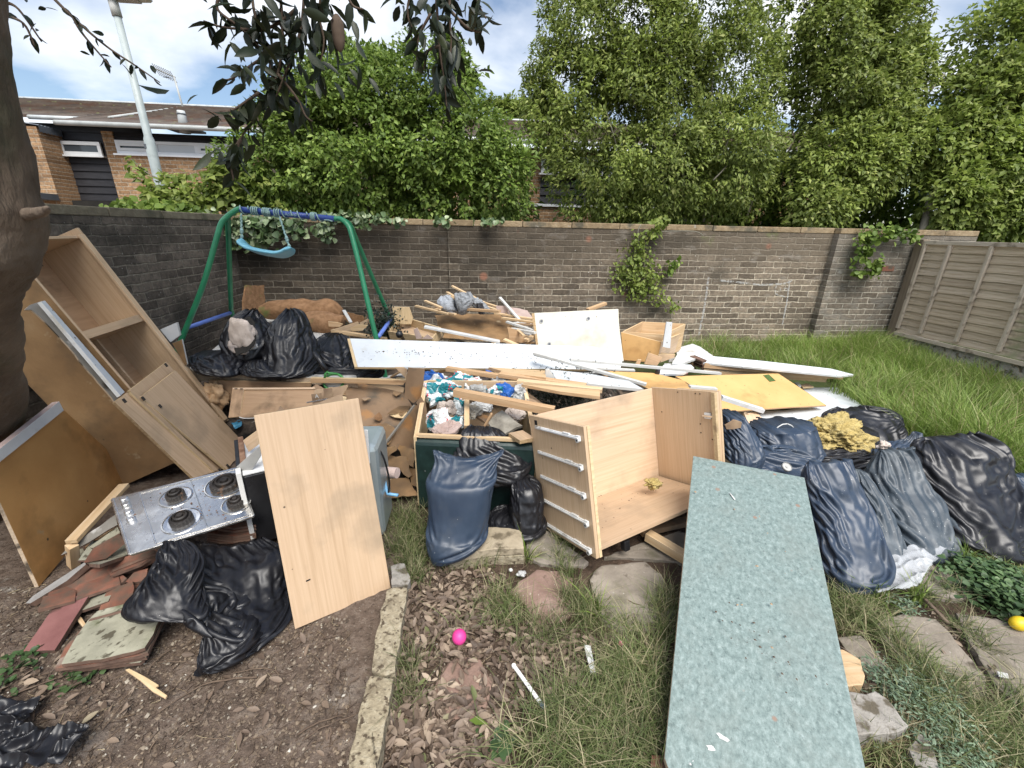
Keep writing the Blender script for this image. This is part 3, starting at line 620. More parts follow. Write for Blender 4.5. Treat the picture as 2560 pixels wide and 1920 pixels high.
def buckle(B, N, ex, ey, amp, seed, it=90, bend=.25, f0=22):
 """a film a little too large for what it wraps: it folds until its edge lengths fit (position based)"""
 rg = np.random.default_rng(seed); R, S, _ = B.shape; F_ = B.reshape(-1,3)
 s0 = (vnoise(F_, f0, seed) - .5) + .5 * (vnoise(F_, f0 * 2.1, seed + 1) - .5) + (vnoise(F_, f0 * .5, seed + 2) - .5)
 V = B + N * (amp * .5 * s0.reshape(R, S, 1)); ln = lambda a: np.linalg.norm(a, axis=2, keepdims=True) + 1e-9
 lu = ln(np.roll(B, -1,1) - B) * (1 + ex); lv = ln(B[1:] - B[:-1]) * (1 + ey)
 d1 = np.sqrt((lu[:-1] ** 2 + lv ** 2)); lu2 = ln(np.roll(B, -2,1) - B) * (1 + ex * .55); lv2 = ln(B[2:] - B[:-2]) * (1 + (ey[1:] if np.ndim(ey) else ey) * .55)
 for k in range(it):
  C = np.zeros_like(V); W = 1.0
  e = np.roll(V, -1,1) - V; l = ln(e); g = e * (.5 * (l - lu) / l); C += g; C -= np.roll(g, 1,1)
  e = V[1:] - V[:-1]; l = ln(e); g = e * (.5 * (l - lv) / l); C[:-1] += g; C[1:] -= g
  e = np.roll(V, -1,1)[1:] - V[:-1]; l = ln(e); g = e * (.18 * (l - d1) / l); C[:-1] += g; C[1:] -= np.roll(g, 1,1)
  e = V[1:] - np.roll(V, -1,1)[:-1]; l = ln(e); g = e * (.18 * (l - d1) / l); C[:-1] += np.roll(g, 1,1); C[1:] -= g
  e = np.roll(V, -2,1) - V; l = ln(e); g = e * (bend * np.minimum(0, l - lu2) / l); C += g; C -= np.roll(g, 2,1)
  e = V[2:] - V[:-2]; l = ln(e); g = e * (bend * np.minimum(0, l - lv2) / l); C[:-2] += g; C[2:] -= g
  V = V + C * .42
  D = V - B; h = (D * N).sum(2, keepdims=True); V = V - N * (h - np.clip(h, -amp * .9, amp)) * .5 - (D - N * h) * .02
 return V

def shellT(name, T, mats, parent=None, rings=70, seg=96, amp=.012, seed=1, power=2.3, vert=0, freq=1.0, label=None, cat=None, group=None, smooth=True, floor=None, ridge=0):
 R = catrows(T, rings); c = R[:, None, :3]; a = R[:, None, 3:6]; dh = np.maximum(R[:, None, 6:7],.0015); sag = R[:, None, 7:8]; tl = R[:, None, 8:9]
 b = np.concatenate([a[..., 1:2],-a[..., 0:1], tl * np.linalg.norm(a, axis=2, keepdims=True)],2); nb = np.linalg.norm(b, axis=2, keepdims=True); b = np.where(nb > 1e-6, b / (nb + 1e-9), np.array([0,-1., 0]))
 an = 2 * np.pi * np.arange(seg) / seg; ca, sa = np.cos(an), np.sin(an); cx = (np.sign(ca) * np.abs(ca) ** (2 / power))[None, :, None]; sx = (np.sign(sa) * np.abs(sa) ** (2 / power))[None, :, None]
 V = c + a * cx + b * (dh * sx) - np.array([0,0,1.]) * (sag * (1 - cx * cx)); N_ = gnorm(V)
 if (N_ * (V - c)).sum() < 0: N_ = -N_; sgn = -1
 else: sgn = 1
 c0 = np.array(T[len(T) // 2][:3]); P = V.reshape(-1,3); t = np.repeat(np.linspace(0,1, rings), seg)
 d = amp * 1.2 * crumpleA(P, seed, freq)
 if not ridge: d = d + amp * .55 * crumpleA(P, seed + 50, freq * 2.8)
 if vert:
  an_ = np.tile(an, rings); q = np.stack([np.cos(an_) * 3.2, np.sin(an_) * 3.2, t * 1.6],1); d = d + vert * (1.2 * (vnoise(q, 1, seed) - .5) + 1.0 * (vnoise(q, 2.4, seed + 1) - .5)) * (.15 + .85 * np.exp(-5 * t))
 V = V + N_ * d.reshape(rings, seg, 1)
 if ridge:
  rc, sc = rings // 3, seg // 3; ri = np.linspace(0, rings - 1, rc).round().astype(int); B = V[ri][:, ::3][:, :sc]
  mk = (.08 + 1.35 * np.clip((vnoise(B.reshape(-1,3),4.2, seed + 3) - .42) * 3,0,1)).reshape(rc, sc, 1)
  Cb = buckle(B, sgn * gnorm(B),.07 * ridge * mk, .045 * ridge * mk[1:], amp * .9, seed, 70,.38,8) - B
  D = catrows(Cb.reshape(rc, -1), rings).reshape(rings, sc, 3).transpose(1,0,2).reshape(sc, -1)
  D = np.concatenate([D[-2:], D, D[:3]],0); D = catrows(D, (sc + 4) * 3 + 1)[6:6 + seg]; V = V + D.reshape(seg, rings, 3).transpose(1,0,2)
  mk = np.clip((vnoise(V.reshape(-1,3),7, seed + 4) - .42) * 4,0,1).reshape(rings, seg, 1)
  V = buckle(V, sgn * gnorm(V),(.005 + .05 * mk) * ridge, (.004 + .03 * mk[1:]) * ridge, amp * .35, seed + 7,45,.30,26)
 if floor is not None: V[..., 2] = np.where(V[..., 2] < floor, floor + (V[..., 2] - floor) * .05, V[..., 2])
 i, j_ = np.meshgrid(np.arange(rings - 1), np.arange(seg), indexing='ij'); i = i.ravel(); j_ = j_.ravel(); j2 = (j_ + 1) % seg
 F = np.stack([i * seg + j_, i * seg + j2,(i + 1) * seg + j2,(i + 1) * seg + j_],1)
 k = np.arange(seg // 2 - 1); caps = []
 for base in (0,(rings - 1) * seg):            # flat caps as strips of quads
  q = np.stack([base + k, base + k + 1, base + seg - 2 - k, base + seg - 1 - k],1); caps.append(q if base == 0 else q[:, ::-1])
 F = np.concatenate([F] + [x[:, ::-1] for x in caps],0)
 if sgn < 0: F = F[:, ::-1]
 return tag(fastmesh(name, V.reshape(-1,3), F, mats, parent, smooth=smooth, loc=tuple(c0)), label, cat, group)

def ground_z(x, y):
 """height of the yard, arrays or floats"""
 x = np.atleast_1d(np.asarray(x, float)); y = np.atleast_1d(np.asarray(y, float))
 P = np.stack([x, y, np.zeros_like(x)],1)
 z = .035 * (vnoise(P, 1.3,3) - .5) + .018 * (vnoise(P, 5,4) - .5) + .010 * (vnoise(P, 17,5) - .5)
 z = z + np.clip((y - 4.2) * .04,0,.06)
 return z - .01

# ================================================================ GROUND
def build_ground():
 def axis(lo, hi, step, far, k):
  a = list(np.arange(lo, hi, step)); s = step
  while a[-1] < far: s *= k; a.append(a[-1] + s)
  s = step; b = [a[0]]
  while b[-1] > -far: s *= k; b.append(b[-1] - s)
  return np.array(b[::-1] + a[1:])
 xs = axis(-2.7,4.2,.022,260,1.35); ys = axis(.1,4.2,.022,300,1.35)
 X, Y = np.meshgrid(xs, ys); Z = ground_z(X.ravel(), Y.ravel())
 P3 = np.stack([X.ravel(), Y.ravel(), np.zeros(X.size)],1)
 near = np.exp(-np.maximum(0, np.hypot(X.ravel(), Y.ravel() - 2) - 4))
 Z = Z + near * (.012 * (vnoise(P3,32,8) - .5) + .007 * (vnoise(P3,60,9) - .5))
 V = np.stack([X.ravel(), Y.ravel(), Z],1); nx = len(xs); ny = len(ys)
 i, j = np.meshgrid(np.arange(nx - 1), np.arange(ny - 1)); k = (j * nx + i).ravel()
 F = np.stack([k, k + 1, k + nx + 1, k + nx],1)
 m = bpy.data.materials.new('ground'); m.use_nodes = True; t = m.node_tree; N = t.nodes.new; K = t.links.new
 b = t.nodes['Principled BSDF']; b.inputs['Roughness'].default_value = 1; b.inputs['Specular IOR Level'].default_value = .2
 co = N('ShaderNodeTexCoord')

 def noise(sc, det=8, rg=.6):
  n = N('ShaderNodeTexNoise'); n.inputs['Scale'].default_value = sc; n.inputs['Detail'].default_value = det; n.inputs['Roughness'].default_value = rg
  K(co.outputs['Object'], n.inputs['Vector']); return n.outputs[0]

 def ramp(s, els):
  r = N('ShaderNodeValToRGB'); e = r.color_ramp.elements
  while len(e) < len(els): e.new(.5)
  for q, (p, c) in enumerate(els): e[q].position = p; e[q].color = (*c, 1)
  K(s, r.inputs[0]); return r.outputs[0]

 def mixc(f, a, c):
  mm = N('ShaderNodeMix'); mm.data_type = 'RGBA'; K(f, mm.inputs[0]); K(a, mm.inputs[6])
  if isinstance(c, tuple): mm.inputs[7].default_value = (*c, 1)
  else: K(c, mm.inputs[7])
  return mm.outputs[2]
 dirt = ramp(noise(16),[(.3,(.09,.066,.05)),(.5,(.165,.122,.094)),(.7,(.245,.195,.155))])
 dirt = mixc(ramp(noise(3.5),[(.56, g3(0)),(.70, g3(1))]), dirt, (.25,.21,.175))      # dry dust
 dirt = mixc(ramp(noise(2.1,9,.7),[(.63, g3(0)),(.70, g3(1))]), dirt, (.40,.38,.34))  # spilt plaster
 dirt = mixc(ramp(noise(70,5,.7),[(.58, g3(0)),(.68, g3(1))]), dirt, (.31,.26,.21)); dirt = mixc(ramp(noise(48,6,.75),[(.34, g3(1)),(.44, g3(0))]), dirt, (.045,.030,.022))
 soil = ramp(noise(20),[(.3,(.045,.030,.021)),(.55,(.095,.065,.046)),(.75,(.15,.11,.08))])
 soil = mixc(ramp(noise(60,4),[(.60, g3(0)),(.68, g3(1))]), soil, (.17,.12,.085))
 turf = ramp(noise(6),[(.3,(.030,.045,.014)),(.7,(.075,.09,.03))])
 sp = N('ShaderNodeSeparateXYZ'); K(co.outputs['Object'], sp.inputs[0])

 def edge(src, lo, hi, wob):
  a = N('ShaderNodeMath'); a.operation = 'MULTIPLY_ADD'; K(noise(3), a.inputs[0]); a.inputs[1].default_value = wob; K(src, a.inputs[2])
  r = N('ShaderNodeMapRange'); K(a.outputs[0], r.inputs[0]); r.inputs[1].default_value = lo + wob / 2; r.inputs[2].default_value = hi + wob / 2; return r.outputs[0]
 col = mixc(edge(sp.outputs[0],-.38,-.30,.08), dirt, soil)
 f1 = N('ShaderNodeMath'); f1.operation = 'MULTIPLY'; K(edge(sp.outputs[0],1.7,2.1,.5), f1.inputs[0]); K(edge(sp.outputs[1],1.9,2.3,.4), f1.inputs[1])
 col = mixc(f1.outputs[0], col, turf)
 K(col, b.inputs['Base Color'])
 bp = N('ShaderNodeBump'); bp.inputs['Distance'].default_value = .022; K(noise(55,7,.7), bp.inputs['Height']); K(bp.outputs[0], b.inputs['Normal'])
 MT['ground'] = m
 tag(fastmesh('ground', V, F, 'ground', smooth=True), kind='structure')

build_ground()

# ================================================================ BRICK WALLS
ZT = 1.613; CH = .066                 # coping top, coping height
XL, XR = -2.71,5.80
x_p1 = A((1121,640), 'y', 5.44).x    # the two steps of the back wall
x_p2 = A(WO(1500,640), 'y', 5.36).x

def wall_run(x0, x1, yf, yb, mt, label, seed, lead=0):
 w = empty('brick_wall', ((x0 + x1) / 2, yf, 0), label, 'wall', 'lengths of the back garden wall')
 box('brickwork', (x0, yf, -.15),(x1, yb, ZT - CH), mt, w)
 rnd = random.Random(seed); x = x0; k = 0
 while x < x1 - .01:
  L = (.30 if lead and k == 0 else .60) + rnd.uniform(-.01,.01); e_ = min(x + L, x1); k += 1
  if x1 - e_ < .08: e_ = x1
  dz = rnd.uniform(-.003,.003); dy_ = rnd.uniform(-.004,.004)
  o = box('coping_stone', (x + .004, yf - .006 + dy_, ZT - CH + .001),(e_ - .004, yb + .03, ZT + dz), 'coping', w, bevel=.006); x = e_
 return w

wA = wall_run(XL - .22, x_p1 - .001,5.46,5.68, 'brick_back', 'dark brick wall length behind the swing frame', 1)
wB = wall_run(x_p1, x_p2 - .001,5.43,5.69, 'brick_back', 'long middle length of brick wall behind the rubbish pile and creeper', 2,1)
wC = wall_run(x_p2, XR + .9,5.335,5.70, 'brick_right', 'paler stepped forward length of brick wall beside the timber fence', 3,1)

def blend_brick():  # lightens the brick towards the right and the foot of the wall
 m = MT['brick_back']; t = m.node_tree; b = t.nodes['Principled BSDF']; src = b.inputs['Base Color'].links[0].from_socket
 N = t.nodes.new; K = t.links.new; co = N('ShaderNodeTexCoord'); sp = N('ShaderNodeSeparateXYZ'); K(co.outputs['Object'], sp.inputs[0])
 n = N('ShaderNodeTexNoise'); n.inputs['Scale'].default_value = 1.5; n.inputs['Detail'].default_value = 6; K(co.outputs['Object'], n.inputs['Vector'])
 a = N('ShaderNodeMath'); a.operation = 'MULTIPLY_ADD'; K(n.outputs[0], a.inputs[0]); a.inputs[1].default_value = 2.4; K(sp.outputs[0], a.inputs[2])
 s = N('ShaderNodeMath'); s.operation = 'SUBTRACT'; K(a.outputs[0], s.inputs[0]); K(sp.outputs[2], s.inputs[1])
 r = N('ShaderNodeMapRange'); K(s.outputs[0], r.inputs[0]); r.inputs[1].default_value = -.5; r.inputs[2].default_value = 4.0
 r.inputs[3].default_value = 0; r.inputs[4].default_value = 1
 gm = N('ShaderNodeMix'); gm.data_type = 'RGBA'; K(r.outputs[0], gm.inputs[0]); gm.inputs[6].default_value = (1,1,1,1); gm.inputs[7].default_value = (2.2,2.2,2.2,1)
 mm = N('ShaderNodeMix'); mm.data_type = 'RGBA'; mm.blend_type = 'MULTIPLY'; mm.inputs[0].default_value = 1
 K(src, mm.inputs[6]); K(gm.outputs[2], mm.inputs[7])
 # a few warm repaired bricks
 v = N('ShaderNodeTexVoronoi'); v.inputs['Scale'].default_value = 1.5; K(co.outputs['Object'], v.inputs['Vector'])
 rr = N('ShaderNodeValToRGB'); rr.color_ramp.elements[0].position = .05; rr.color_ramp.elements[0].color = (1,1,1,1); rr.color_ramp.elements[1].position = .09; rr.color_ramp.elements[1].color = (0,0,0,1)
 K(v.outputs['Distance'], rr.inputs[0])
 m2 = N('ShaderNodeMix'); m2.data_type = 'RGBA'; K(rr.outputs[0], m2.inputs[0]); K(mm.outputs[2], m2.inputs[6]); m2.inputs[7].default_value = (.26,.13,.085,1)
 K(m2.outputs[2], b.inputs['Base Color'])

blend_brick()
wl = empty('brick_wall', (XL, 3,0), 'long dark brick side wall on the left, spotted with lichen', 'wall')
box('brickwork', (XL - .22,-.5,-.15),(XL, 5.455, ZT - CH), 'brick_left', wl)
rnd = random.Random(5); y = -.5
while y < 5.42:
 L = .60 + rnd.uniform(-.01,.01); e_ = min(y + L, 5.45)
 box('coping_stone', (XL - .25, y + .005, ZT - CH + .001),(XL + .006, e_ - .005, ZT + rnd.uniform(-.003,.003)), 'coping_left', wl, bevel=.006); y = e_
# one bare orange brick low on the right, chalk goal on the wall
q = A(WP(240,462), 'y', 5.33)
box('orange_brick', (q.x - .10,5.327, q.z - .033),(q.x + .10,5.336, q.z + .033), 'tile_red', wC)

def chalk():
 m = bpy.data.materials.new('chalk'); m.use_nodes = True; t = m.node_tree; N = t.nodes.new; K = t.links.new
 b = t.nodes['Principled BSDF']; b.inputs['Base Color'].default_value = (.62,.62,.60,1); b.inputs['Roughness'].default_value = .95; o = t.nodes['Material Output']
 co = N('ShaderNodeTexCoord'); n = N('ShaderNodeTexNoise'); n.inputs['Scale'].default_value = 30; n.inputs['Detail'].default_value = 8; K(co.outputs['Object'], n.inputs['Vector'])
 r = N('ShaderNodeValToRGB'); r.color_ramp.elements[0].position = .38; r.color_ramp.elements[1].position = .56; r.color_ramp.elements[1].color = (.48,.48,.48,1); K(n.outputs[0], r.inputs[0])
 tr = N('ShaderNodeBsdfTransparent'); ms = N('ShaderNodeMixShader'); K(r.outputs[0], ms.inputs[0]); K(tr.outputs[0], ms.inputs[1]); K(b.outputs[0], ms.inputs[2]); K(ms.outputs[0], o.inputs[0])
 MT['chalk'] = m
 pl = plane('y', 5.4245)
 for ln, w in (([WN(2050,900), WN(2030,1100), WN(2000,1300), WN(1960,1500), WN(1930,1640),(1748,838)],.028),
     ([WO(0,780), WO(350,815), WO(600,840), WO(900,820), WO(1000,775)],.024),
     ([WO(960,780), WO(950,900), WO(930,1050), WO(900,1200), WO(860,1400)],.020),
     ([WO(780,850), WO(770,960), WO(900,1005)],.016),([WO(840,870), WO(830,930)],.012),
     ([WO(880,890), WO(930,890), WO(925,920), WO(880,915)],.01)):
  P = spline([onpl(p, pl) for p in ln],5); V = []; F = []
  for i, p in enumerate(P):
   d = (P[min(i + 1, len(P) - 1)] - P[max(i - 1,0)]).normalized(); e_ = Vector((-d.z, 0, d.x)) * w / 2
   V += [p + e_, p - e_]
   if i: F.append((2 * i - 2,2 * i - 1,2 * i + 1,2 * i))
  link('chalk_line', V, F, 'chalk', wB)

chalk()

# ================================================================ FENCE
def fence_panel(y1, y0, label):
 """lap panel against the right boundary from y1 (far) to y0 (near)"""
 f = empty('lap_fence', (XR, (y0 + y1) / 2,.3), label, 'fence', 'lap fence panels along the right side')
 zt, zb = 1.485,.305; n = 12; rnd = random.Random(int(y1 * 10)); hgt = (zt - zb - .05) / n
 for i in range(n):
  z0 = zb + .02 + i * hgt; V = []
  m = 14
  for k in range(m + 1):
   yy = y1 + (y0 - y1) * k / m; j = rnd.uniform(-.003,.003)
   V += [(XR + .030, yy, z0 - .012 + j),(XR + .012, yy, z0 - .012 + j),(XR + .026, yy, z0 + hgt + .006),(XR + .044, yy, z0 + hgt + .006)]
  F = []
  for k in range(m):
   F += [(4 * k + a, 4 * k + (a + 1) % 4,4 * k + 4 + (a + 1) % 4,4 * k + 4 + a) for a in range(4)]
  F += [(3,2,1,0),(4 * m, 4 * m + 1,4 * m + 2,4 * m + 3)]
  C_ = Vector((XR + .02,(y0 + y1) / 2, z0)); M = frame(C_, (0,-1,0),(-1,0,0)); Mi = M.inverted()
  link('slat', [Mi @ Vector(v) for v in V], F, 'fence_wood', f, M)
 for nm, za, zc, xx in (('top_rail', zt - .045, zt, -.012),('bottom_rail', zb - .045, zb, -.012)):
  M = frame(Vector((XR, (y0 + y1) / 2,(za + zc) / 2)),(0,1,0),(-1,0,0)); L = (y1 - y0) / 2
  link(nm, boxv((-L, -(zc - za) / 2,-.012),(L, (zc - za) / 2,.014)), BOXF, 'fence_batten', f, M, bevel=.002)
 k = 5
 for i in range(k):
  yy = y1 - .02 - (y1 - y0 - .04) * (i if i < 1 else i - .30) / (k - 1.30) if i else y1 - .02
  M = frame(Vector((XR - .004, yy, (zt + zb) / 2)),(0,0,1),(-1,0,0)); L = (zt - zb) / 2 - .048
  link('batten', boxv((-L, -.018,-.016),(L, .018,.018)), BOXF, 'fence_batten', f, M, bevel=.002)
 return f

def post(y, h, label):
 M = Matrix.Translation((XR + .03, y, 0))
 o = box('fence_post', (-.05,-.05,-.1),(.045,.05, h), 'fence_post', M=M, bevel=.004); tag(o, label, 'post', 'fence posts')

yf = 5.20
post(yf + .05,1.50, 'brown timber post between the brick wall and the lap fence')
fence_panel(yf - .003, yf - 1.66, 'weathered grey lap fence panel next to the brick wall')
post(yf - 1.72,1.48, 'fence post at the right edge between two lap panels')
fence_panel(yf - 1.78, yf - 3.44, 'nearer grey lap fence panel at the right edge of the view')
gb = box('gravel_board', (-.02,-1.72,-.10),(.02,1.72,.30), 'stonegrey', M=Matrix.Translation((XR + .05, yf - 1.74,-.04)))
tag(gb, 'low concrete gravel board under the lap fence', 'gravel board')

# ================================================================ TERRACE HOUSES BEHIND
YH = 10.6
HA = lambda x, y, Y=YH: A(WA(x, y), 'y', Y)
eave = HA(1000,838).z; ridge_z = A(WA(1000,678), 'y', YH + 2.6).z
xr0 = HA(645,840).x; xb0 = A(WA(385,800), 'y', YH + .9).x; xend = 9.5
win_t = HA(1100,912).z; win_b = HA(1100,998).z
house = empty('terrace_house', (xr0, YH, -1), 'brick terrace house with long window strip, black boarding and mossy roof', 'house')
base = -1.5
xw0, xw1 = HA(745,950).x, HA(1500,960).x
# brick facade in pieces around the window strip (butted)
box('wall', (xr0, YH, base),(xend, YH + .25, win_b), 'brick_house', house)
box('wall', (xr0, YH, win_b),(xw0, YH + .25, eave - .05), 'brick_house', house)
box('wall', (xw1, YH, win_b),(xend, YH + .25, eave - .05), 'brick_house', house)
bt = HA(1100,850).z

def boarding(x0, x1, y, z0, z1, parent):
 V = []; F = []; n = max(2, round((z1 - z0) / .16)); h = (z1 - z0) / n
 for i in range(n):
  a = z0 + i * h; k = len(V)
  V += [(x0, y - .028, a),(x1, y - .028, a),(x1, y, a + h),(x0, y, a + h),(x0, y - .028 + .02, a),(x1, y - .028 + .02, a)]
  F += [(k, k + 1, k + 2, k + 3),(k + 1, k, k + 4, k + 5)]
 return link('cladding', V, F, 'black_boards', parent)

box('wall', (xw0 + .001, YH + .05, win_t),(xw1 - .001, YH + .25, eave - .05), 'black_boards', house)
boarding(xw0 + .001, xw1 - .001, YH + .045, win_t, eave - .05, house)

def window(parent, x0, x1, y, z0, z1, panes, ft=.055):
 w = box('window', (x0, y, z0),(x1, y + .02, z1), 'dark', parent)
 V = []; F = []

 def ab(a, b):
  k = len(V); V.extend(boxv(a, b)); F.extend([tuple(i + k for i in f) for f in BOXF])
 ab((x0, y - .05, z0),(x1, y - .002, z0 + ft)); ab((x0, y - .05, z1 - ft),(x1, y - .002, z1))
 cuts = [x0] + [x0 + (x1 - x0) * c for c in panes[:-1]] + [x1];
 for i, c in enumerate(cuts):
  a, b = (c, c + ft) if i == 0 else (c - ft, c) if i == len(cuts) - 1 else (c - ft * .7, c + ft * .7)
  ab((a, y - .048, z0 + ft),(b, y - .003, z1 - ft))
 link('frame', V, F, 'upvc', w, bevel=.004)
 for i in range(len(cuts) - 1):
  kind = 'pane_frosted' if (len(cuts) > 2 and i == 1) else 'pane'
  a = cuts[i] + ft; b = cuts[i + 1] - ft
  box('pane', (a - .02, y - .03, z0 + ft - .01),(b + .02, y - .022, z1 - ft + .01), kind, w)
  if len(cuts) > 2 and i != 1:
   # a paler opening sash
   V2 = []; F2 = []
   for (p, q_) in (((a - .02, z0 + ft),(a + .035, z1 - ft)),((b - .035, z0 + ft),(b + .02, z1 - ft)),((a + .036, z0 + ft),(b - .036, z0 + ft + .05)),((a + .036, z1 - ft - .05),(b - .036, z1 - ft))):
    k = len(V2); V2 += boxv((p[0], y - .062, p[1]),(q_[0], y - .047, q_[1])); F2 += [tuple(j + k for j in f) for f in BOXF]
   link('sash', V2, F2, 'upvc', w)
 box('sill', (x0 - .05, y - .10, z0 - .035),(x1 + .05, y, z0 - .002), 'upvc', w)
 return w

window(house, xw0, xw1, YH + .05, win_b, win_t, (.33,.68,1))
# second window strip further along the terrace, glimpsed between the trees
bx0, bx1 = A(WB(1290,1100), 'y', YH).x, A(WB(1800,1100), 'y', YH).x
window(house, bx0, bx1, YH - .06, A(WB(1400,1120), 'y', YH).z, A(WB(1400,1010), 'y', YH).z, (.5,1))
boarding(bx0, bx1, YH - .02, A(WB(1400,1310), 'y', YH).z, A(WB(1400,1150), 'y', YH).z, house)
box('string_course', (A(WB(1150,1320), 'y', YH).x, YH - .04, A(WB(1400,1330), 'y', YH).z),(bx1 + 1, YH - .001, A(WB(1400,1312), 'y', YH).z), 'upvc', house)
# recessed bay with black boarding
yb_ = YH + .9
ebay = A(WA(520,790), 'y', yb_).z
box('bay_wall', (xb0 - 1.2, yb_ + .02, base),(xr0 + .3, yb_ + .2, ebay - .03), 'black_boards', house)
boarding(xb0 - .6, xr0 + .2, yb_, A(WA(600,1290), 'y', yb_).z, ebay - .03, house)
wz0, wz1 = A(WA(550,1003), 'y', yb_).z, A(WA(550,915), 'y', yb_).z
window(house, A(WA(415,960), 'y', yb_).x, A(WA(672,960), 'y', yb_).x, yb_ - .06, wz0, wz1,(1,),.07)
box('return_wall', (xr0, YH + .251, base),(xr0 + .22, yb_ - .03, eave - .06), 'brick_house_side', house)
# projecting brick wing on the left
YW = YH - .7; xwg = A(WA(440,1000), 'y', yb_).x; rw = ray(*WA(290,1000)); YW = xwg * rw.y / rw.x
wg_t = A(WA(300,815), 'y', YW).z
wing = box('wing', (xwg - 2.2, YW, base),(xwg, yb_ - .002, wg_t), 'brick_house', house)
V = []; F = []
ny_ = 14
for i in range(ny_ + 1):
 t = i / ny_; yy = YW - .02 + t * (yb_ - YW - .05); zz = wg_t + .02 + .02 * (i % 2)
 V += [(xwg - 2.25, yy, zz + .28),(xwg + .06, yy, zz),(xwg + .06, yy, zz - .13)]
for i in range(ny_):
 k = 3 * i; F += [(k, k + 1, k + 4, k + 3),(k + 1, k + 2, k + 5, k + 4)]
link('wing_roof', V, F, 'lead', house)
# garage-like dark canopy below the wing
zc_ = A(WA(300,1245), 'y', YW - .2).z
box('canopy', (xwg - 2.5, YW - .6, zc_ - .12),(xwg + .02, YW - .01, zc_), 'lead', house)
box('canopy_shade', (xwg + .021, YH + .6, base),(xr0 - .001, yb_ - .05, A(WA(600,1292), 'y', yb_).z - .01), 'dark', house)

def tiled_roof(x0, x1, y0, z0, y1, z1, parent):
 V = []; F = []; n = 16
 for i in range(n + 1):
  t = i / n; yy = y0 + (y1 - y0) * t; zz = z0 + (z1 - z0) * t
  V += [(x0, yy, zz + .055),(x1, yy, zz + .055),(x0, yy, zz),(x1, yy, zz)]
 for i in range(n):
  k = 4 * i; F += [(k, k + 1, k + 7, k + 6),(k + 2, k + 3, k + 1, k)]
 F.append((0,4 * n + 2,4 * n + 3,1))
 return link('roof', V, F, 'roof_tile', parent)

tiled_roof(xr0 - .45, xend + .3, YH - .35, eave, YH + 2.6, ridge_z, house)
tiled_roof(xr0 - 5, xr0 - .44, YH + .55, ebay, YH + 2.6, ridge_z, house)
tube('ridge', [(xr0 - 5, YH + 2.6, ridge_z + .02),(xend + .3, YH + 2.6, ridge_z + .02)],.045, 'gutter', house, seg=8)
tube('gutter', [(xr0 - .5, YH - .40, eave + .0),(xend, YH - .40, eave - .0)],.045, 'gutter', house, seg=8)
tube('gutter', [(xb0 - .25, YH + .5, ebay),(xr0 - .1, YH + .5, ebay)],.042, 'gutter', house, seg=8)
tube('roof_cable', [A(WA(705,775), 'y', YH + .1) + Vector((0,0,.05)), A(WA(1190,698), 'y', YH + 2.5) + Vector((0,0,.03))],.028, 'gutter', house, seg=6)
fp = A(WA(1185,822), 'y', YH + .0); ft_ = A(WA(1162,712), 'y', YH + .0)
fx = (fp.x + ft_.x) / 2; fo = empty('flue_pipe', (fx, YH, fp.z), 'pale grey flue pipe with a dark collar on the mossy roof', 'flue pipe')
V, F = tubev([(fx, YH, fp.z - .1),(fx, YH, fp.z + (ft_.z - fp.z) * .75),(fx, YH, ft_.z)],[.10,.075,.07],14); link('pipe', V, F, 'gutter', fo, smooth=True)
V, F = tubev([(fx, YH, fp.z + (ft_.z - fp.z) * .76),(fx, YH, fp.z + (ft_.z - fp.z) * .84)],[.082,.082],14); link('collar', V, F, 'lead', fo, smooth=True)
box('flashing', (fx - .28, YH - .2, fp.z - .06),(fx + .28, YH + .25, fp.z - .02), 'lead', fo)
# aerial
ae = A(WA(1158,690), 'y', YH + 2.4); at_ = A(WA(1112,488), 'y', YH + 2.4)
ao = empty('tv_aerial', tuple(ae), 'thin rooftop television aerial on a bare mast', 'aerial')
tube('mast', [(at_.x + .1, YH + 2.4, ae.z - .3),(at_.x + .02, YH + 2.4, at_.z)],.022, 'gutter', ao, seg=8)
b0 = A(WA(1002,443), 'y', YH + 2.3); b1 = A(WA(1128,497), 'y', YH + 2.4)
tube('boom', [b0, b1],.014, 'gutter', ao, seg=6); parts = []
for i in range(9):
 p = b0.lerp(b1, i / 9); parts.append(tubev([p + Vector((.03,-.16,.07)), p + Vector((-.03,.16,-.09))],.008,5))
V, F = merge(parts); link('elements', V, F, 'gutter', ao)
# lamp post
yl = 7.3; p0 = A(WA(1000,1075), 'y', yl); p1 = A(WA(752,95), 'y', yl); lx = (p0.x + p1.x) / 2
lp = empty('street_lamp', (lx, yl, -.6), 'tall pale green grey street lamp behind the brick wall', 'street lamp')
dxl = p1.x - p0.x
V, F = tubev([(p0.x - dxl * .6, yl, -.6),(p0.x - .02 * dxl, yl, p0.z + .35),(p0.x, yl, p0.z + .4),(p1.x, yl, p1.z)],[.066,.064,.048,.043],18); link('pole', V, F, 'lamp_paint', lp, smooth=True)
V, F = tubev([(p1.x, yl, p1.z - .02),(p1.x - .01, yl, p1.z + .16)],[.055,.055],16); link('spigot', V, F, 'lamp_head', lp, smooth=True)
cl = A(WA(962,945), 'y', yl); V, F = tubev([(cl.x, yl, cl.z - .03),(cl.x, yl, cl.z + .03)],[.062,.062],14); link('clamp', V, F, 'lead', lp)
hz = p1.z + .16
V = []; F = []
prof = [(-.13,.04,.05),(-.09,.075,.10),(.05,.085,.12),(.25,.080,.12),(.40,.06,.10),(.45,.02,.05)]
for (xx, hh, ww) in prof:
 for k in range(12):
  an = 2 * math.pi * k / 12; V.append((p1.x + xx, yl + ww * math.cos(an), hz + .03 + (hh if math.sin(an) > 0 else .02) * math.sin(an)))
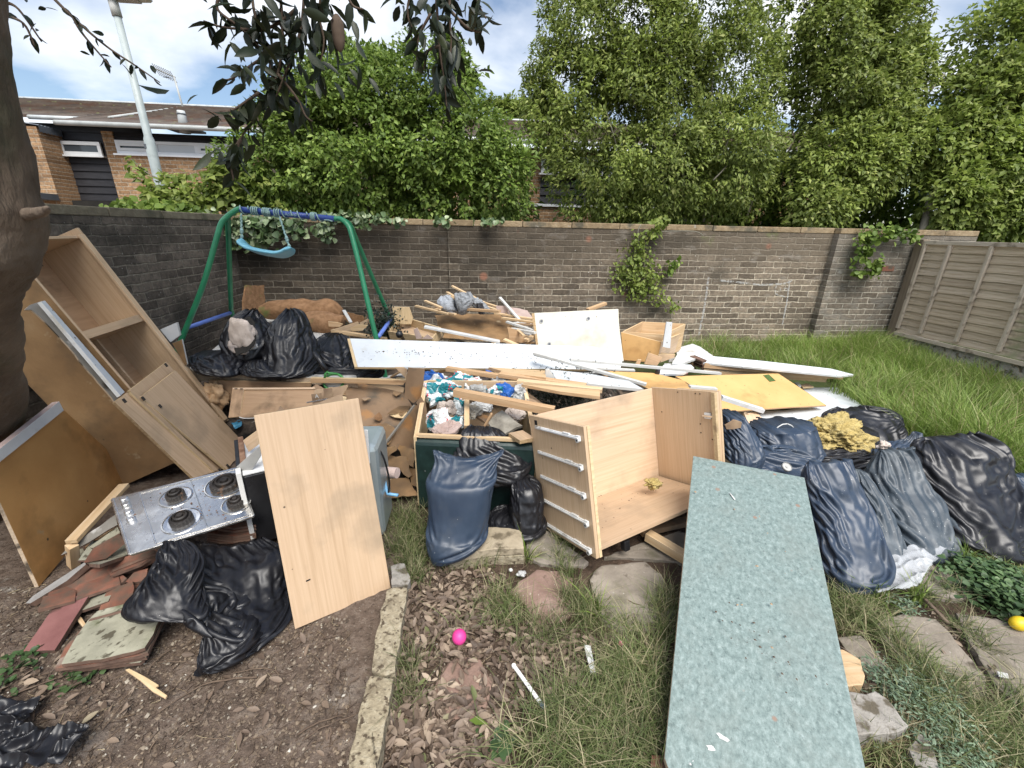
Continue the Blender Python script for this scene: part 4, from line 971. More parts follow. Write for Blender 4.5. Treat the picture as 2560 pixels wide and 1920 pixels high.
for i in range(len(prof) - 1):
 F += [(12 * i + k, 12 * i + (k + 1) % 12,12 * i + 12 + (k + 1) % 12,12 * i + 12 + k) for k in range(12)]
F += [tuple(range(11,-1,-1)), tuple(range(60,72))]
link('lamp_head', V, F, 'lamp_head', lp, smooth=True)
box('lens', (p1.x + .02, yl - .07, hz - .005),(p1.x + .30, yl + .07, hz + .012), 'plastic_grey', lp)

# ================================================================ FOLIAGE BEYOND THE WALL
def crown(name, blobs, n, size, mt, parent, wr=.55, droop=.35, shellness=.35, out=.6, seed=0, cut=None, gap=.42, gf=1.7):
 """leaves through blobs [(px, y, radius in 2212-px, flatten)], spread by surface area; gaps from noise"""
 B = []
 for b in blobs:
  c = A(WD(*b[0]), 'y', b[1]); r = b[2] * 1.1573 / FPX * b[1] * 1.02; B.append((np.array(c), r, (b[3] if len(b) > 3 else 1),(b[4] if len(b) > 4 else 1)))
 ar = np.array([b[1] ** 2 * b[3] for b in B]); cnt = (n * 1.9 * ar / ar.sum()).astype(int); rg = np.random.default_rng(seed); P = []; O = []
 for (c, r, fl_, _), k in zip(B, cnt):
  d = norm(rg.normal(size=(k, 3))); d[:, 1] = np.where(d[:, 1] > .35,-d[:, 1], d[:, 1])
  rad = r * (1 - shellness * rg.random(k) ** 1.6) * (1 + .22 * (vnoise(d * 2.2 + c, 1.6, seed) - .5) * 2)
  p = c + d * rad[:, None] * np.array([1,.75, fl_]); P.append(p); O.append(d)
 P = np.concatenate(P); O = np.concatenate(O)
 keep = vnoise(P, gf * 2.2, seed + 5) * .6 + vnoise(P, gf * 6, seed + 6) * .4 > gap
 keep &= P[:, 1] > 5.75
 if cut is not None: keep &= cut(P)
 P = P[keep][:n]; O = O[keep][:n]
 rg.shuffle(idx := np.arange(len(P))); P = P[idx]; O = O[idx]; k = len(P)
 D = norm(O * out + rg.normal(size=(k, 3)) * .55 + np.array([0,0,-droop])); Nn = norm(O * .6 + np.array([0,-.25,.8]) + rg.normal(size=(k, 3)) * .45)
 s = size * rg.uniform(.55,1.25, k)
 return leaves(name, P, D, Nn, s, wr, mt, parent)

def branch(name, pts, r0, r1, parent, mt='trunk_far', seg=8):
 P = spline([A(WD(*p[0]), 'y', p[1]) for p in pts],5); R = [r0 + (r1 - r0) * i / (len(P) - 1) for i in range(len(P))]
 V, F = tubev(P, R, seg); return link(name, V, F, mt, parent, smooth=True)

bush = empty('shrub', (-1.2,6.9,0), 'large rounded mound of bright green shrub behind the swing frame', 'shrub')
crown('foliage', [((770,330),7.0,150),((690,300),7.0,95),((640,360),6.8,110),((560,390),6.7,80),((880,280),7.1,130),((960,360),6.9,130),((1040,390),6.8,105),
     ((760,210),7.3,80),((700,250),7.2,70),((850,210),7.3,70),((1080,340),7.2,75),((1110,440),6.6,55),((900,430),6.5,90),((760,440),6.5,90),((640,440),6.5,80),((1010,450),6.5,70),((960,230),7.6,50),((1050,280),7.6,50)],
  60000,.076, 'leaf_bush', bush, seed=1, gap=.43)
crown('foliage', [((745,140),7.6,40),((735,105),7.6,20),((700,175),7.5,35),((800,150),7.6,40)],2600,.085, 'leaf_bush', bush, seed=31, gap=.44, shellness=.9)
for k, pts in enumerate([[((800,470),6.9),((790,300),7.1),((760,140),7.5)],[((900,470),6.9),((930,320),7.1),((900,200),7.4)],[((640,470),6.7),((600,380),6.7),((560,340),6.7)]]):
 branch('stem', pts, .04,.01, bush)
sap = empty('sapling', (0,7.9,0), 'slim leafy sapling top standing above the shrub mound', 'tree')
branch('stem', [((1000,460),7.9),((990,300),7.9),((985,180),7.9),((975,90),7.9)],.05,.008, sap)
crown('foliage', [((990,165),7.9,48),((1010,150),7.9,35),((975,120),7.9,28),((968,90),7.9,16),((960,190),7.9,40)],3000,.10, 'leaf_bush', sap, seed=2, gap=.46, shellness=.9)
# loose maple-like branches at the left of the mound
lb = empty('maple_bush', (-3,6.4,0), 'loose light green maple bush leaning over the wall beside the lamp post', 'shrub')
crown('foliage', [((330,400),6.5,26),((380,435),6.4,44),((450,425),6.5,48),((510,430),6.4,60),((300,355),6.6,14),((420,450),6.3,40),((345,440),6.2,22),((570,450),6.3,55),((290,448),6.0,14)],3300,.10, 'leaf_yellow', lb, wr=.8, seed=3, gap=.50, shellness=.98)
for pts in ([((560,470),6.4),((440,420),6.5),((330,380),6.5),((285,345),6.6)],[((520,470),6.4),((420,440),6.3),((300,440),6.1)],[((600,470),6.5),((540,390),6.5),((480,355),6.6)],[((430,430),6.4),((320,400),6.5),((275,372),6.6)]):
 branch('twig', pts, .018,.004, lb)
# big trees on the right
tr1 = empty('tree', (3.2,7.6,0), 'tall dense many stemmed tree with small pale leaves, filling the upper middle right', 'tree')
crown('foliage', [((1260,130),8.0,105),((1200,180),8.0,60),((1230,60),8.2,60),((1180,250),7.9,45),((1250,260),7.8,105),((1340,60),8.2,120),((1300,360),7.4,110),((1400,200),7.9,130),((1420,360),7.4,120),
     ((1480,60),8.2,130),((1540,200),7.9,130),((1560,350),7.4,120),((1640,60),8.2,130),((1700,200),7.9,130),((1680,360),7.4,110),((1230,420),7.2,55),((1330,440),7.0,70),((1430,440),6.9,70),((1540,445),6.8,70),((1650,450),6.8,65)],
  86000,.082, 'leaf_tree', tr1, wr=.42, seed=4, gap=.39, gf=1.1)
for pts, r in (([((1480,480),7.3),((1470,300),7.3),((1440,100),7.5),((1420,-40),7.6)],.028),([((1450,480),7.4),((1420,330),7.4),((1380,250),7.4),((1340,120),7.5)],.022),([((1520,480),7.3),((1530,330),7.3),((1540,150),7.5)],.024),
    ([((1610,480),7.4),((1640,400),7.4),((1700,330),7.5),((1760,250),7.6)],.02),([((1330,480),7.4),((1340,360),7.3),((1310,240),7.4)],.02),([((1560,330),6.9),((1575,290),6.9),((1555,240),7.0)],.012),([((1540,390),6.9),((1575,350),6.9),((1600,290),7.0)],.012)):
 branch('trunk', pts, r, r * .4, tr1)
tr2 = empty('tree', (6,7.6,0), 'leaning tree with dark inner branches behind the wall corner, right of the many stemmed tree', 'tree')
crown('foliage', [((1800,120),8.0,130),((1780,30),8.2,110),((1880,60),8.2,90),((1820,250),7.6,120),((1900,190),7.8,90),((1800,370),7.2,110),((1900,330),7.2,90),((1760,450),6.8,70),((1850,450),6.6,75),((1960,280),7.4,70),((1940,420),6.8,70),((1715,110),7.9,85),((1735,300),7.5,80),((1960,150),7.8,70),((1975,210),7.6,60),((1990,440),6.8,55)],
  54000,.088, 'leaf_tree', tr2, wr=.5, seed=5, gap=.40, gf=1.1)
branch('trunk', [((1990,510),6.5),((2010,430),6.7),((2025,390),7.0),((2010,260),7.4),((1960,150),7.8)],.055,.02, tr2)
branch('limb', [((1830,470),7.2),((1880,380),7.2),((1960,260),7.3),((2040,160),7.5)],.04,.012, tr2)
branch('limb', [((1790,470),7.2),((1810,360),7.2),((1840,270),7.3)],.02,.008, tr2)
tr3 = empty('tree', (8.6,7.6,0), 'bright yellow green tree behind the lap fence at the far right', 'tree')
crown('foliage', [((2140,150),7.6,110),((2100,250),7.2,100),((2200,90),7.8,90),((2210,250),7.2,100),((2030,320),7.0,85),((2120,380),6.8,100),((2060,440),6.6,80),((2170,460),6.4,70),((2240,400),6.6,90),((2280,180),7.6,110),((2030,150),7.8,55),((2070,95),7.9,40),((2300,470),6.4,80)],
  34000,.105, 'leaf_yellow', tr3, wr=.55, seed=6, gap=.42)
tr4 = empty('tree', (2.2,16,0), 'distant yellow green tree top showing over the house roof in the gap', 'tree')
crown('foliage', [((1060,262),15,38),((1110,255),15,34),((1150,262),15,34),((1190,275),15,34),((1090,290),15,34),((1020,270),15,25)],5000,.17, 'leaf_yellow', tr4, seed=7, gap=.38)
branch('trunk', [((1100,500),15),((1100,280),15)],.12,.05, tr4)
# leaf mass added low behind the wall so the gaps between trees stay dark
hg = empty('gap_foliage', (2,7.8,0), 'added mass of leaves low behind the long brick wall, darkening the gaps', 'gap_foliage')
crown('foliage', [((x, 455),8.3,95) for x in range(620,1060,85)] + [((x, 455),8.6,110) for x in range(1330,2300,80)] + [((x, 280),9.2,120) for x in range(1480,2300,130)] + [((1950,430),8.2,85),((2000,450),8.0,70),((1880,440),8.2,80)],38000,.13, 'leaf_bush', hg, seed=8, gap=.15, shellness=.25)

# creeper and ivy hanging on the wall
def ivy(name, label, clumps, n, size, mt, y, seed, wr=.75, stems=(), group=None):
 e = empty(name, tuple(A(WD(*clumps[0][0]), 'y', y)), label, 'ivy' if 'ivy' in name else 'climbing plant', group); rg = np.random.default_rng(seed); P = []
 tot = sum(c[1] * c[2] for c in clumps)
 for (c, rx, rz) in clumps:
  k = int(n * rx * rz / tot); u = rg.normal(size=(k, 2)) * .45; q = np.array(A(WD(*c), 'y', y)); s = 1.1573 / FPX * y
  P.append(np.stack([q[0] + u[:, 0] * rx * s, y - rg.random(k) * .11, q[2] + u[:, 1] * rz * s],1))
 P = np.concatenate(P); k = len(P)
 D = norm(rg.normal(size=(k, 3)) * .6 + np.array([0,-.3,-.55])); Nn = norm(rg.normal(size=(k, 3)) * .5 + np.array([0,-.9,.5]))
 leaves('foliage', P, D, Nn, size * rg.uniform(.6,1.3, k), wr, mt, e, fine=True)
 for s in stems:
  Q = spline([A(WD(*p), 'y', y - .03) for p in s],4); V, F = tubev(Q, .006,6); link('stem', V, F, 'trunk_far', e, smooth=True)
 return e

ivy('creeper', 'bright green creeper clump hanging down the middle of the back wall', [((1378,520),22,26),((1375,560),42,40),((1350,590),40,34),((1395,600),48,34),((1370,625),45,28),((1420,640),30,20),((1450,660),18,14)],900,.050, 'leaf_yellow', 5.40,21,.6,
 [[(1385,485),(1378,500),(1378,530),(1360,570),(1350,600)],[(1378,520),(1390,560),(1400,620),(1430,650),(1440,670)],[(1380,506),(1440,500),(1500,500),(1520,510)]])
ivy('creeper', 'small sprig of leaves growing from the wall right of the creeper clump', [((1452,570),14,12),((1446,582),8,10)],60,.06, 'leaf_bush', 5.38,22,.6,[[(1443,600),(1448,580),(1455,566)]])
ivy('ivy', 'pale variegated ivy hanging behind the swing seat', [((600,475),60,16),((545,485),30,24),((590,500),36,24),((640,490),22,24),((470,470),36,16),((560,520),34,16),((510,500),20,30)],420,.075, 'leaf_ivy', 5.38,23,.95,[[(560,470),(570,500),(555,525)],[(620,470),(640,500),(655,520)],[(480,465),(500,500),(505,530)]])
ivy('ivy', 'pale ivy trailing along the wall top right of the swing frame', [((740,468),45,9),((800,470),40,8),((770,482),22,9),((705,500),20,20),((850,474),30,5),((960,477),25,4),((1060,477),30,5)],330,.065, 'leaf_ivy', 5.40,24,.95)
ivy('ivy', 'green ivy tumbling over the wall beside the timber post', [((1870,510),34,22),((1860,545),22,30),((1880,575),22,24),((1920,500),40,20),((1845,590),12,14),((1960,510),26,14)],430,.062, 'leaf_bush', 5.28,25,.85,[[(1880,490),(1870,550),(1875,600)]])
ivy('ivy', 'leafy strip of ivy along the top of the left hand wall', [((330,448),60,10),((400,458),50,14),((440,470),30,12),((290,444),25,6)],520,.08, 'leaf_bush', 5.62,26,.9)
ivy('creeper', 'short leafy shoot hanging over the coping above the creeper clump', [((1410,500),14,12),((1420,480),20,10)],90,.07, 'leaf_yellow', 5.36,27,.6)

# ================================================================ FOREGROUND TREE (left), with hanging sprays
tree = empty('tree', (-2.05,1.5,0), 'thick dark trunked tree at the left edge with glossy leaves hanging into view', 'tree')
sec = []
for (xr_, yv, wd) in ((-10,-160,.30),(4,0,.26),(22,120,.26),(48,240,.28),(72,340,.30),(88,420,.32),(102,470,.34),(96,530,.34),(80,590,.31),(50,650,.26),(42,700,.24),(50,780,.25),(56,850,.27),(52,930,.27),(44,1030,.28),(40,1130,.29)):
 yt = 1.42 + max(0, min(1,(yv - 620) / 400)) * .72; wd *= yt / 1.42; r_ = A(WD(xr_, yv), 'y', yt) - Vector((.15 * wd, 0,0)); l_ = r_ - Vector((wd, 0,0)); c = (r_ + l_) / 2; h = (r_ - l_) / 2
 sec.append(np.array([*c, *h, wd * .5,0,0]))
shellT('trunk', sec, 'bark', tree, rings=130, seg=64, amp=.014, seed=4, power=2.05, freq=1.4)
for k, (px, r) in enumerate((((90,458),.016),)):
 c = A(WD(*px), 'y', 1.40); e = A(WD(px[0] + 14, px[1] - 10), 'y', 1.36)
 V, F = tubev(spline([c + Vector((-.08,.02,-.01)), c, e],4),[r * 1.1] * 3 + [r * .9] * 2 + [r * .7, r * .6, r * .45, r * .25],10); link('branch_stub', V, F, 'bark', tree, smooth=True)

def spray(stems, clumps, seed, y0, size=.085, step=.028):
 """stems: polylines in 2212-px with distance; leaves alternate along them, extra whorls at clumps"""
 rg = np.random.default_rng(seed); P = []; D = []; S = []
 for st in stems:
  Q = spline([A(WD(p[0], p[1]), 'y', (p[2] if len(p) > 2 else y0)) for p in st],6)
  V, F = tubev(Q, [.0055 - .0035 * i / len(Q) for i in range(len(Q))],6); link('twig', V, F, 'twig', tree, smooth=True)
  L = 0
  for i in range(1, len(Q)):
   L += (Q[i] - Q[i - 1]).length
   if L > step and i > len(Q) * .12:
    L = 0.006; d = (Q[i] - Q[i - 1]).normalized()
    for _ in range(rg.integers(1,3)):
     P.append(Q[i]); D.append(np.array(d) * .7 + rg.normal(size=3) * .6 + np.array([0,0,-.55])); S.append(size * rg.uniform(.6,1.25))
 for (c, r, k, dd) in clumps:
  q = np.array(A(WD(*c), 'y', y0)); s = 1.1573 / FPX * y0
  p = q + np.stack([rg.normal(size=k) * r * .5 * s, rg.normal(size=k) * .12, rg.normal(size=k) * r * .5 * s],1)
  P += list(p); D += list(rg.normal(size=(k, 3)) * .55 + np.array(dd)); S += list(size * rg.uniform(.6,1.25, k))
 P = np.array(P, float); D = np.array(D, float); k = len(P)
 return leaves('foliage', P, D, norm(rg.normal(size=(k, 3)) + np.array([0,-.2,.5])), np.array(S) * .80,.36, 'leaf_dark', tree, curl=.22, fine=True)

spray([[(600,-60),(610,60),(600,160),(560,240),(520,300),(515,340)],[(660,-60),(650,60),(620,150),(600,200),(580,240)],[(540,-60),(550,30),(575,100),(590,180)],[(700,-60),(690,30),(700,90),(690,140)],
  [(480,-20),(470,20),(520,60),(560,100)],[(620,100),(560,130),(500,170),(480,170)],[(600,160),(640,210),(660,250),(675,262)],[(560,200),(500,240),(475,240)],[(520,300),(500,330),(480,345)],[(640,20),(580,60),(490,60),(440,45)],[(740,-40),(760,10),(785,20)],[(520,300),(500,350),(505,390)]],
  [((610,30),95,52,(0,0,-.5)),((660,60),80,42,(.2,0,-.6)),((590,110),65,30,(0,0,-.6)),((560,170),45,18,(-.3,0,-.6)),((600,190),45,17,(0,0,-.7)),((700,30),50,26,(.4,0,-.5)),((520,270),34,12,(-.3,0,-.4)),((520,20),40,14,(-.5,0,-.2)),((505,330),22,7,(-.2,0,-.5))],41,1.75)
spray([[(940,-60),(945,40),(950,110),(960,180),(965,230)],[(900,-60),(880,20),(890,60)],[(980,-60),(970,20),(975,90),(968,150)],[(1020,-60),(1030,0),(1050,40)],[(970,20),(1010,60),(1040,70)],[(930,30),(905,80),(900,130)],[(950,100),(925,110),(915,150)]],
  [((955,10),60,36,(0,0,-.6)),((950,70),40,34,(0,0,-.9)),((955,120),28,22,(0,0,-1)),((965,175),20,14,(0,0,-1)),((1020,10),40,16,(.5,0,-.5)),((880,5),26,10,(-.4,0,-.6))],42,1.75)
spray([[(90,-30),(160,40),(230,100),(290,140),(345,178)],[(160,40),(180,75),(240,145)],[(10,5),(40,20),(90,90)],[(0,30),(50,50),(75,100)]],
  [((185,60),14,4,(.2,0,-.2)),((320,150),16,4,(.2,0,.3)),((215,120),8,4,(.2,0,-.4)),((40,20),30,5,(.6,0,-.3))],43,1.9, size=.05, step=.05)
# seed cone among the leaves
cn = A(WA(2175,215), 'y', 1.72); V, F = tubev(spline([cn + Vector((0,0,.05)), cn + Vector((0,0,.02)), cn - Vector((0,0,.03)), cn - Vector((0,0,.05))],3),[.006,.012,.018,.02,.02,.019,.016,.012,.008,.003],10); link('seed_cone', V, F, 'twig', tree, smooth=True)
# crown overhead, above the frame: it shades the left of the yard
rg = np.random.default_rng(77); k = 3600
P = np.stack([rg.uniform(-4.2,.1, k), rg.uniform(-.4,3.0, k), rg.uniform(3.6,5.0, k)],1); P[:, 2] += .25 * P[:, 1]
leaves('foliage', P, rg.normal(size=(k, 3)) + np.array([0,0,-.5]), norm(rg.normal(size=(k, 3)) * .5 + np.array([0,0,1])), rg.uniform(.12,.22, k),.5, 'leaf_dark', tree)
for k in range(5):
 a = 2 * math.pi * k / 5 + .4; V, F = tubev(spline([(-2.2,1.45,2.5),(-2.2 + .6 * math.cos(a),1.45 + .6 * math.sin(a),3.4),(-2.2 + 1.5 * math.cos(a),1.6 + 1.4 * math.sin(a),4.4)],5),[.08 - .006 * i for i in range(11)],8); link('limb', V, F, 'bark', tree, smooth=True)

# ================================================================ BIG PIECES
def framed(O, X, Z):
 O = Vector(O); return frame(O, Vector(X), Vector(Z))

# ---- open kitchen cabinet in the middle (pose solved from its corners)
CW, CD, CHh, ct = .97,.483,.648,.017
KC = .945
CW, CD, CHh = CW * KC, CD * KC, CHh * KC
Mc = framed(EYEP + (Vector((.581,1.572,.035)) - EYEP) * KC, (.912,.411,.007),(-.113,.234,.966))
cab = empty('kitchen_cabinet', (.581,1.572,.02), 'open fronted beech kitchen cabinet tilted back, drawer runners on its outer side', 'cabinet')
BE = ('beech', 'beech_edge')

def cbox(name, a, b, parent=cab, M=Mc, mt='beech', bevel=.0012): return box(name, a, b, mt, parent, M, bevel)

cbox('side_panel', (0,0,0),(ct, CD, CHh), mt='beech_z')
cbox('side_panel', (ct + .001,-.002,-.0),(ct * 2,.02, CHh - .001), mt='beech_edge')
cbox('side_panel', (CW - ct, 0,0),(CW, CD, CHh), mt='beech_z'); cbox('side_panel', (CW - ct * 2.2,-.001,0),(CW - ct - .001,.0225, CHh - .001), mt='beech_edge')
cbox('side_panel', (CW + .001,-.001,-.001),(CW + .018, CD * .6, CHh + .002), mt='beech_z')
cbox('base_panel', (ct * 2 + .001,.001,.03),(CW - ct * 2.2 - .001, CD - .012,.03 + ct)); cbox('back_panel', (ct + .001, CD - .011,.0),(CW - ct - .001, CD - .001, CHh - .004))
for i in range(5):
 zz = CHh - .055 - i * .132; V = []; F = []
 for (a, b) in (((-.0095,.03, zz - .008),(-.001, CD - .06, zz + .008)),((-.0135,.035, zz - .004),(-.0096, CD - .08, zz + .003)),((-.012,.10, zz + .0085),(-.001,.15, zz + .013)),((-.011,.025, zz - .013),(-.0012,.05, zz + .012))):
  k = len(V); V += boxv(a, b); F += [tuple(j + k for j in f) for f in BOXF]
 rn = link('drawer_runner', V, F, 'metal_white', cab, Mc, bevel=.0008)
 V, F = tubev([(-.020,.032, zz - .006),(-.010,.032, zz - .006)],.0115,14); link('roller', V, F, 'white_clean', rn, Mc, smooth=False)
 box('bolt', (-.0215,.028, zz - .010),(-.0201,.036, zz - .002), 'black_metal', rn, Mc)
cbox('cam_fitting', (.02, CD - .035, CHh - .0),(.034, CD - .02, CHh + .002), mt='dark'); cbox('cam_fitting', (-.002, CD - .075, CHh - .045),(-.0003, CD - .05, CHh - .02), mt='dark')
hg_ = box('hinge_plate', (CW - ct - .0145,.035, CHh - .150),(CW - ct - .001,.075, CHh - .118), 'metal_white', cab, Mc, .001)
box('hinge_arm', (CW - ct - .018,.02, CHh - .140),(CW - ct - .0148,.085, CHh - .129), 'steel', hg_, Mc, .001)
for (yy, zz) in ((.03, CHh - .02),(.10, CHh - .02),(.13, CHh - .02),(.25, CHh - .02),(.03, CHh - .08),(.04, CHh - .27),(.11,.42),(.11,.37),(.38,.46)):
 cbox('screw_hole', (CW - ct - .0021, yy, zz),(CW - ct - .0006, yy + .006, zz + .006), mt='dark', bevel=0)
cbox('plinth_leg', (.20,.03,-.055),(.235,.065,-.001), mt='black_metal', bevel=.006)

def lump(name, c, r, mt, seed, label=None, cat=None, group=None, parent=None, amp=.3, f=2.0, sub=4, M=None):
 """irregular lump: displaced sphere of radii r (vector) at world point c"""
 V = []; F = []; n = 10 * sub // 2; m = 2 * n
 for i in range(n + 1):
  th = math.pi * i / n
  for j in range(m):
   ph = 2 * math.pi * j / m; d = Vector((math.sin(th) * math.cos(ph), math.sin(th) * math.sin(ph), math.cos(th)))
   k = 1 + amp * (1.1 * mnoise.noise(d * f * .7 + Vector((seed, 0,0))) + .6 * mnoise.noise(d * f * 1.7 + Vector((0, seed, 0))) + .35 * mnoise.noise(d * f * 4.5 + Vector((0, seed, 5))) + .15 * mnoise.noise(d * f * 11 + Vector((2, seed, 5))))
   V.append(Vector((d.x * r[0], d.y * r[1], d.z * r[2])) * k)
 for i in range(n):
  for j in range(m): F.append((i * m + j, (i + 1) * m + j, (i + 1) * m + (j + 1) % m, i * m + (j + 1) % m))
 MM = Matrix.Translation(Vector(c)) @ (M if M is not None else Matrix.Identity(4))
 return tag(link(name, V, F, mt, parent, MM, smooth=True), label, cat, group)

cq = A(WV(1285,940), 'z', .17)
lump('insulation_scrap', cq + Vector((0,-.02,.0)),(.042,.03,.024), 'wool', 3, 'small tuft of yellow insulation inside the open beech cabinet', 'insulation', amp=.7, f=3)
def crumbs(name, label, cat, pts, seed, n, r, mt, spread, z=0, parent=None, M=None, kind='stuff'):
 """scatter of little chips along world points"""
 rnd = random.Random(seed); V = []; F = []
 for i in range(n):
  t = rnd.random() * (len(pts) - 1); k = min(int(t), len(pts) - 2); c = Vector(pts[k]).lerp(Vector(pts[k + 1]), t - k) if len(pts) > 1 else Vector(pts[0])
  c = c + Vector((rnd.gauss(0, spread), rnd.gauss(0, spread),0)); s = r * rnd.uniform(.4,1.5); b = len(V)
  a = rnd.random() * 6.28; e1 = Vector((math.cos(a), math.sin(a), rnd.uniform(-.3,.3))) * s; e2 = Vector((-math.sin(a), math.cos(a), rnd.uniform(-.3,.3))) * s * rnd.uniform(.4,1); u_ = Vector((0,0, s * rnd.uniform(.3,.9)))
  V += [c - e1, c - e2, c + e1, c + e2, c + u_]; F += [(b, b + 1, b + 4),(b + 1, b + 2, b + 4),(b + 2, b + 3, b + 4),(b + 3, b, b + 4)]
 o = link(name, V, F, mt, parent); return tag(o, label, cat, None, kind) if not parent else o

Lc = lambda x, y, z: Mc @ Vector((x, y, z))
crumbs('dirt', 'crumbs of dirt on the cabinet floor', 'dirt', [Lc(.06,.43,.049), Lc(.55,.455,.049)],5,130,.004, 'dark', .004)
crumbs('dirt', 'scattered specks over the cabinet floor', 'dirt', [Lc(.1,.1,.049), Lc(.5,.3,.049), Lc(.8,.1,.049)],6,60,.0032, 'twig', .07)

# ---- pale green worktop in front
KW = .925
Mw = framed(EYEP + (Vector((.731,1.071,.046)) - EYEP) * KW, (.877,-.481,.003),(-.109,-.193,.975))
ww, wl_, wt = .548 * KW, 1.146 * KW, .028
wn_ = Mw.inverted() @ onpl((1659.3,1893),(Mw.translation.copy(), Mw.to_3x3().col[2])); yn = wn_.y
o = Mw @ Vector((0,0,0))
V = [(0.0,-.20,0),(ww, -.20,0),(ww, wl_, 0),(0, wl_, 0)]
wk = empty('worktop', tuple(Mw @ Vector((ww / 2, wl_ / 2,0))), 'long mottled mint green worktop sloping towards the viewer, chipped at its lower end', 'worktop')
P_ = [Vector(v) for v in ((.012, yn - .02,0),(.05, yn - .05,0),(ww - .01, yn - .12,0),(ww, yn - .11,0),(ww, wl_, 0),(0, wl_, 0),(0, yn, 0))]
V = [(p.x, p.y, 0) for p in P_] + [(p.x, p.y, -wt) for p in P_]; m = len(P_)
F = [tuple(range(m)), tuple(range(2 * m - 1, m - 1,-1))] + [(i, i + m, (i + 1) % m + m, (i + 1) % m) for i in range(m)]
link('laminate_top', V, F, ('green_top', 'white_edge'), wk, Mw, midx=[0,0] + [1] * m, bevel=.002)
for s_, (x, y) in enumerate(((.10,.10),(.16,.06),(.22,.045),(.30,.0),(.36,.02),(.42,.02),(.13,.14))):
 rg_ = random.Random(s_ + 9); P = [Mw @ Vector((x + .02 + math.cos(a) * rg_.uniform(.006,.02), y + yn - .03 + math.sin(a) * rg_.uniform(.004,.012),.0012)) for a in [k * 6.283 / 9 for k in range(9)]]
 slab3('chip', P, .001, 'white_clean', wk, bevel=0)
crumbs('dirt', 'small flakes lying on the green worktop', 'dirt', [Mw @ Vector((.2,.9,.002)), Mw @ Vector((.3,.5,.002)), Mw @ Vector((.25,.25,.002))],8,26,.005, 'cardboard', .10)
crumbs('paint_chips', 'white chips speckling the lower end of the green worktop', 'paint chips', [Mw @ Vector((.06, yn + .02,.002)), Mw @ Vector((.25, yn - .04,.002)), Mw @ Vector((.45, yn - .05,.002))],18,90,.0045, 'white_clean', .035)
crumbs('mud', 'brown mud flecks on the lower half of the green worktop', 'mud', [Mw @ Vector((.2,.25,.002)), Mw @ Vector((.33,.1,.002))],19,60,.004, 'twig', .07)
tube('bent_nail', [Mw @ Vector((.175,.83,.005)), Mw @ Vector((.195,.795,.006))],.0028, 'metal_white', seg=6, label='thin white splinter lying on the green worktop', cat='splinter')

# ---- beech panel standing in front
Pp = [Vector((-.822,1.553,.825)), Vector((-.482,1.736,.817)), Vector((-.370,1.505,-.004)), Vector((-.710,1.323,0))]
pn = slab3('leaning_board', Pp, .017, BE, xdir=(Pp[3] - Pp[0]), label='tall beech faced panel leaning in front of the oven', cat='panel')
pq = onpl(WJ(1982,902),(Pp[0],(Pp[1] - Pp[0]).cross(Pp[3] - Pp[0]).normalized())); Mpn = frame(pq + (EYEP - pq).normalized() * .0015, Pp[1] - Pp[0] + Vector((0,0,.05)), wm(pn).to_3x3().col[2])
box('handle_slot', (-.008,-.0025,-.001),(.008,.0025,.0006), 'dark', pn, Mpn)

# ---- hob on the tiles
hb = [A(WJ(820,738), 'z', .235), A(WJ(1640,482), 'z', .255), A(WJ(1530,183), 'z', .31), A(WJ(705,372), 'z', .305)]
hx = (hb[1] - hb[0]); hn = hx.cross(hb[3] - hb[0]).normalized(); Mh = frame(hb[0], hx, hn); hw, hd = hx.length, (hb[3] - hb[0]).length
Mhi = Mh.inverted(); hq = [Mhi @ p for p in hb]
hob = empty('gas_hob', tuple(hb[0]), 'dirty stainless steel gas hob with four burners lying on broken tiles', 'hob')

def hobpt(x, y, dz=0):
 """fractions across the hob -> local"""
 a = hq[0].lerp(hq[1], x); b = hq[3].lerp(hq[2], x); p = a.lerp(b, y); return Vector((p.x, p.y, dz))

def hobpoly(name, pts, z1, th, mt, bevel=.003):
 Q = [hobpt(*p) for p in pts]; m = len(Q); V = [(q.x, q.y, z1) for q in Q] + [(q.x, q.y, z1 - th) for q in Q]
 F = [tuple(range(m)), tuple(range(2 * m - 1, m - 1,-1))] + [(i, i + m, (i + 1) % m + m, (i + 1) % m) for i in range(m)]
 return link(name, V, F, mt, hob, Mh, bevel=bevel)

hobpoly('hob_plate', [(0,.02),(.02,0),(.98,0),(1,.02),(1,.98),(.98,1),(.02,1),(0,.98)],-.004,.012, 'steel')
for pts in ([(.012,.015),(.012,.985),(.025,.985),(.025,.015)],[(.20,.03),(.20,.97),(.212,.97),(.212,.03)],[(.2125,.03),(.2125,.05),(.985,.05),(.985,.03)],[(.2125,.95),(.2125,.97),(.985,.97),(.985,.95)],[(.972,.051),(.972,.949),(.985,.949),(.985,.051)],[(.60,.06),(.60,.94),(.608,.94),(.608,.06)]):
 hobpoly('pressed_rim', pts, -.0005,.0035, 'steel', .0014)

def hobxy(px):
 q = Mhi @ onpl(px, (hb[0], hn)); return q

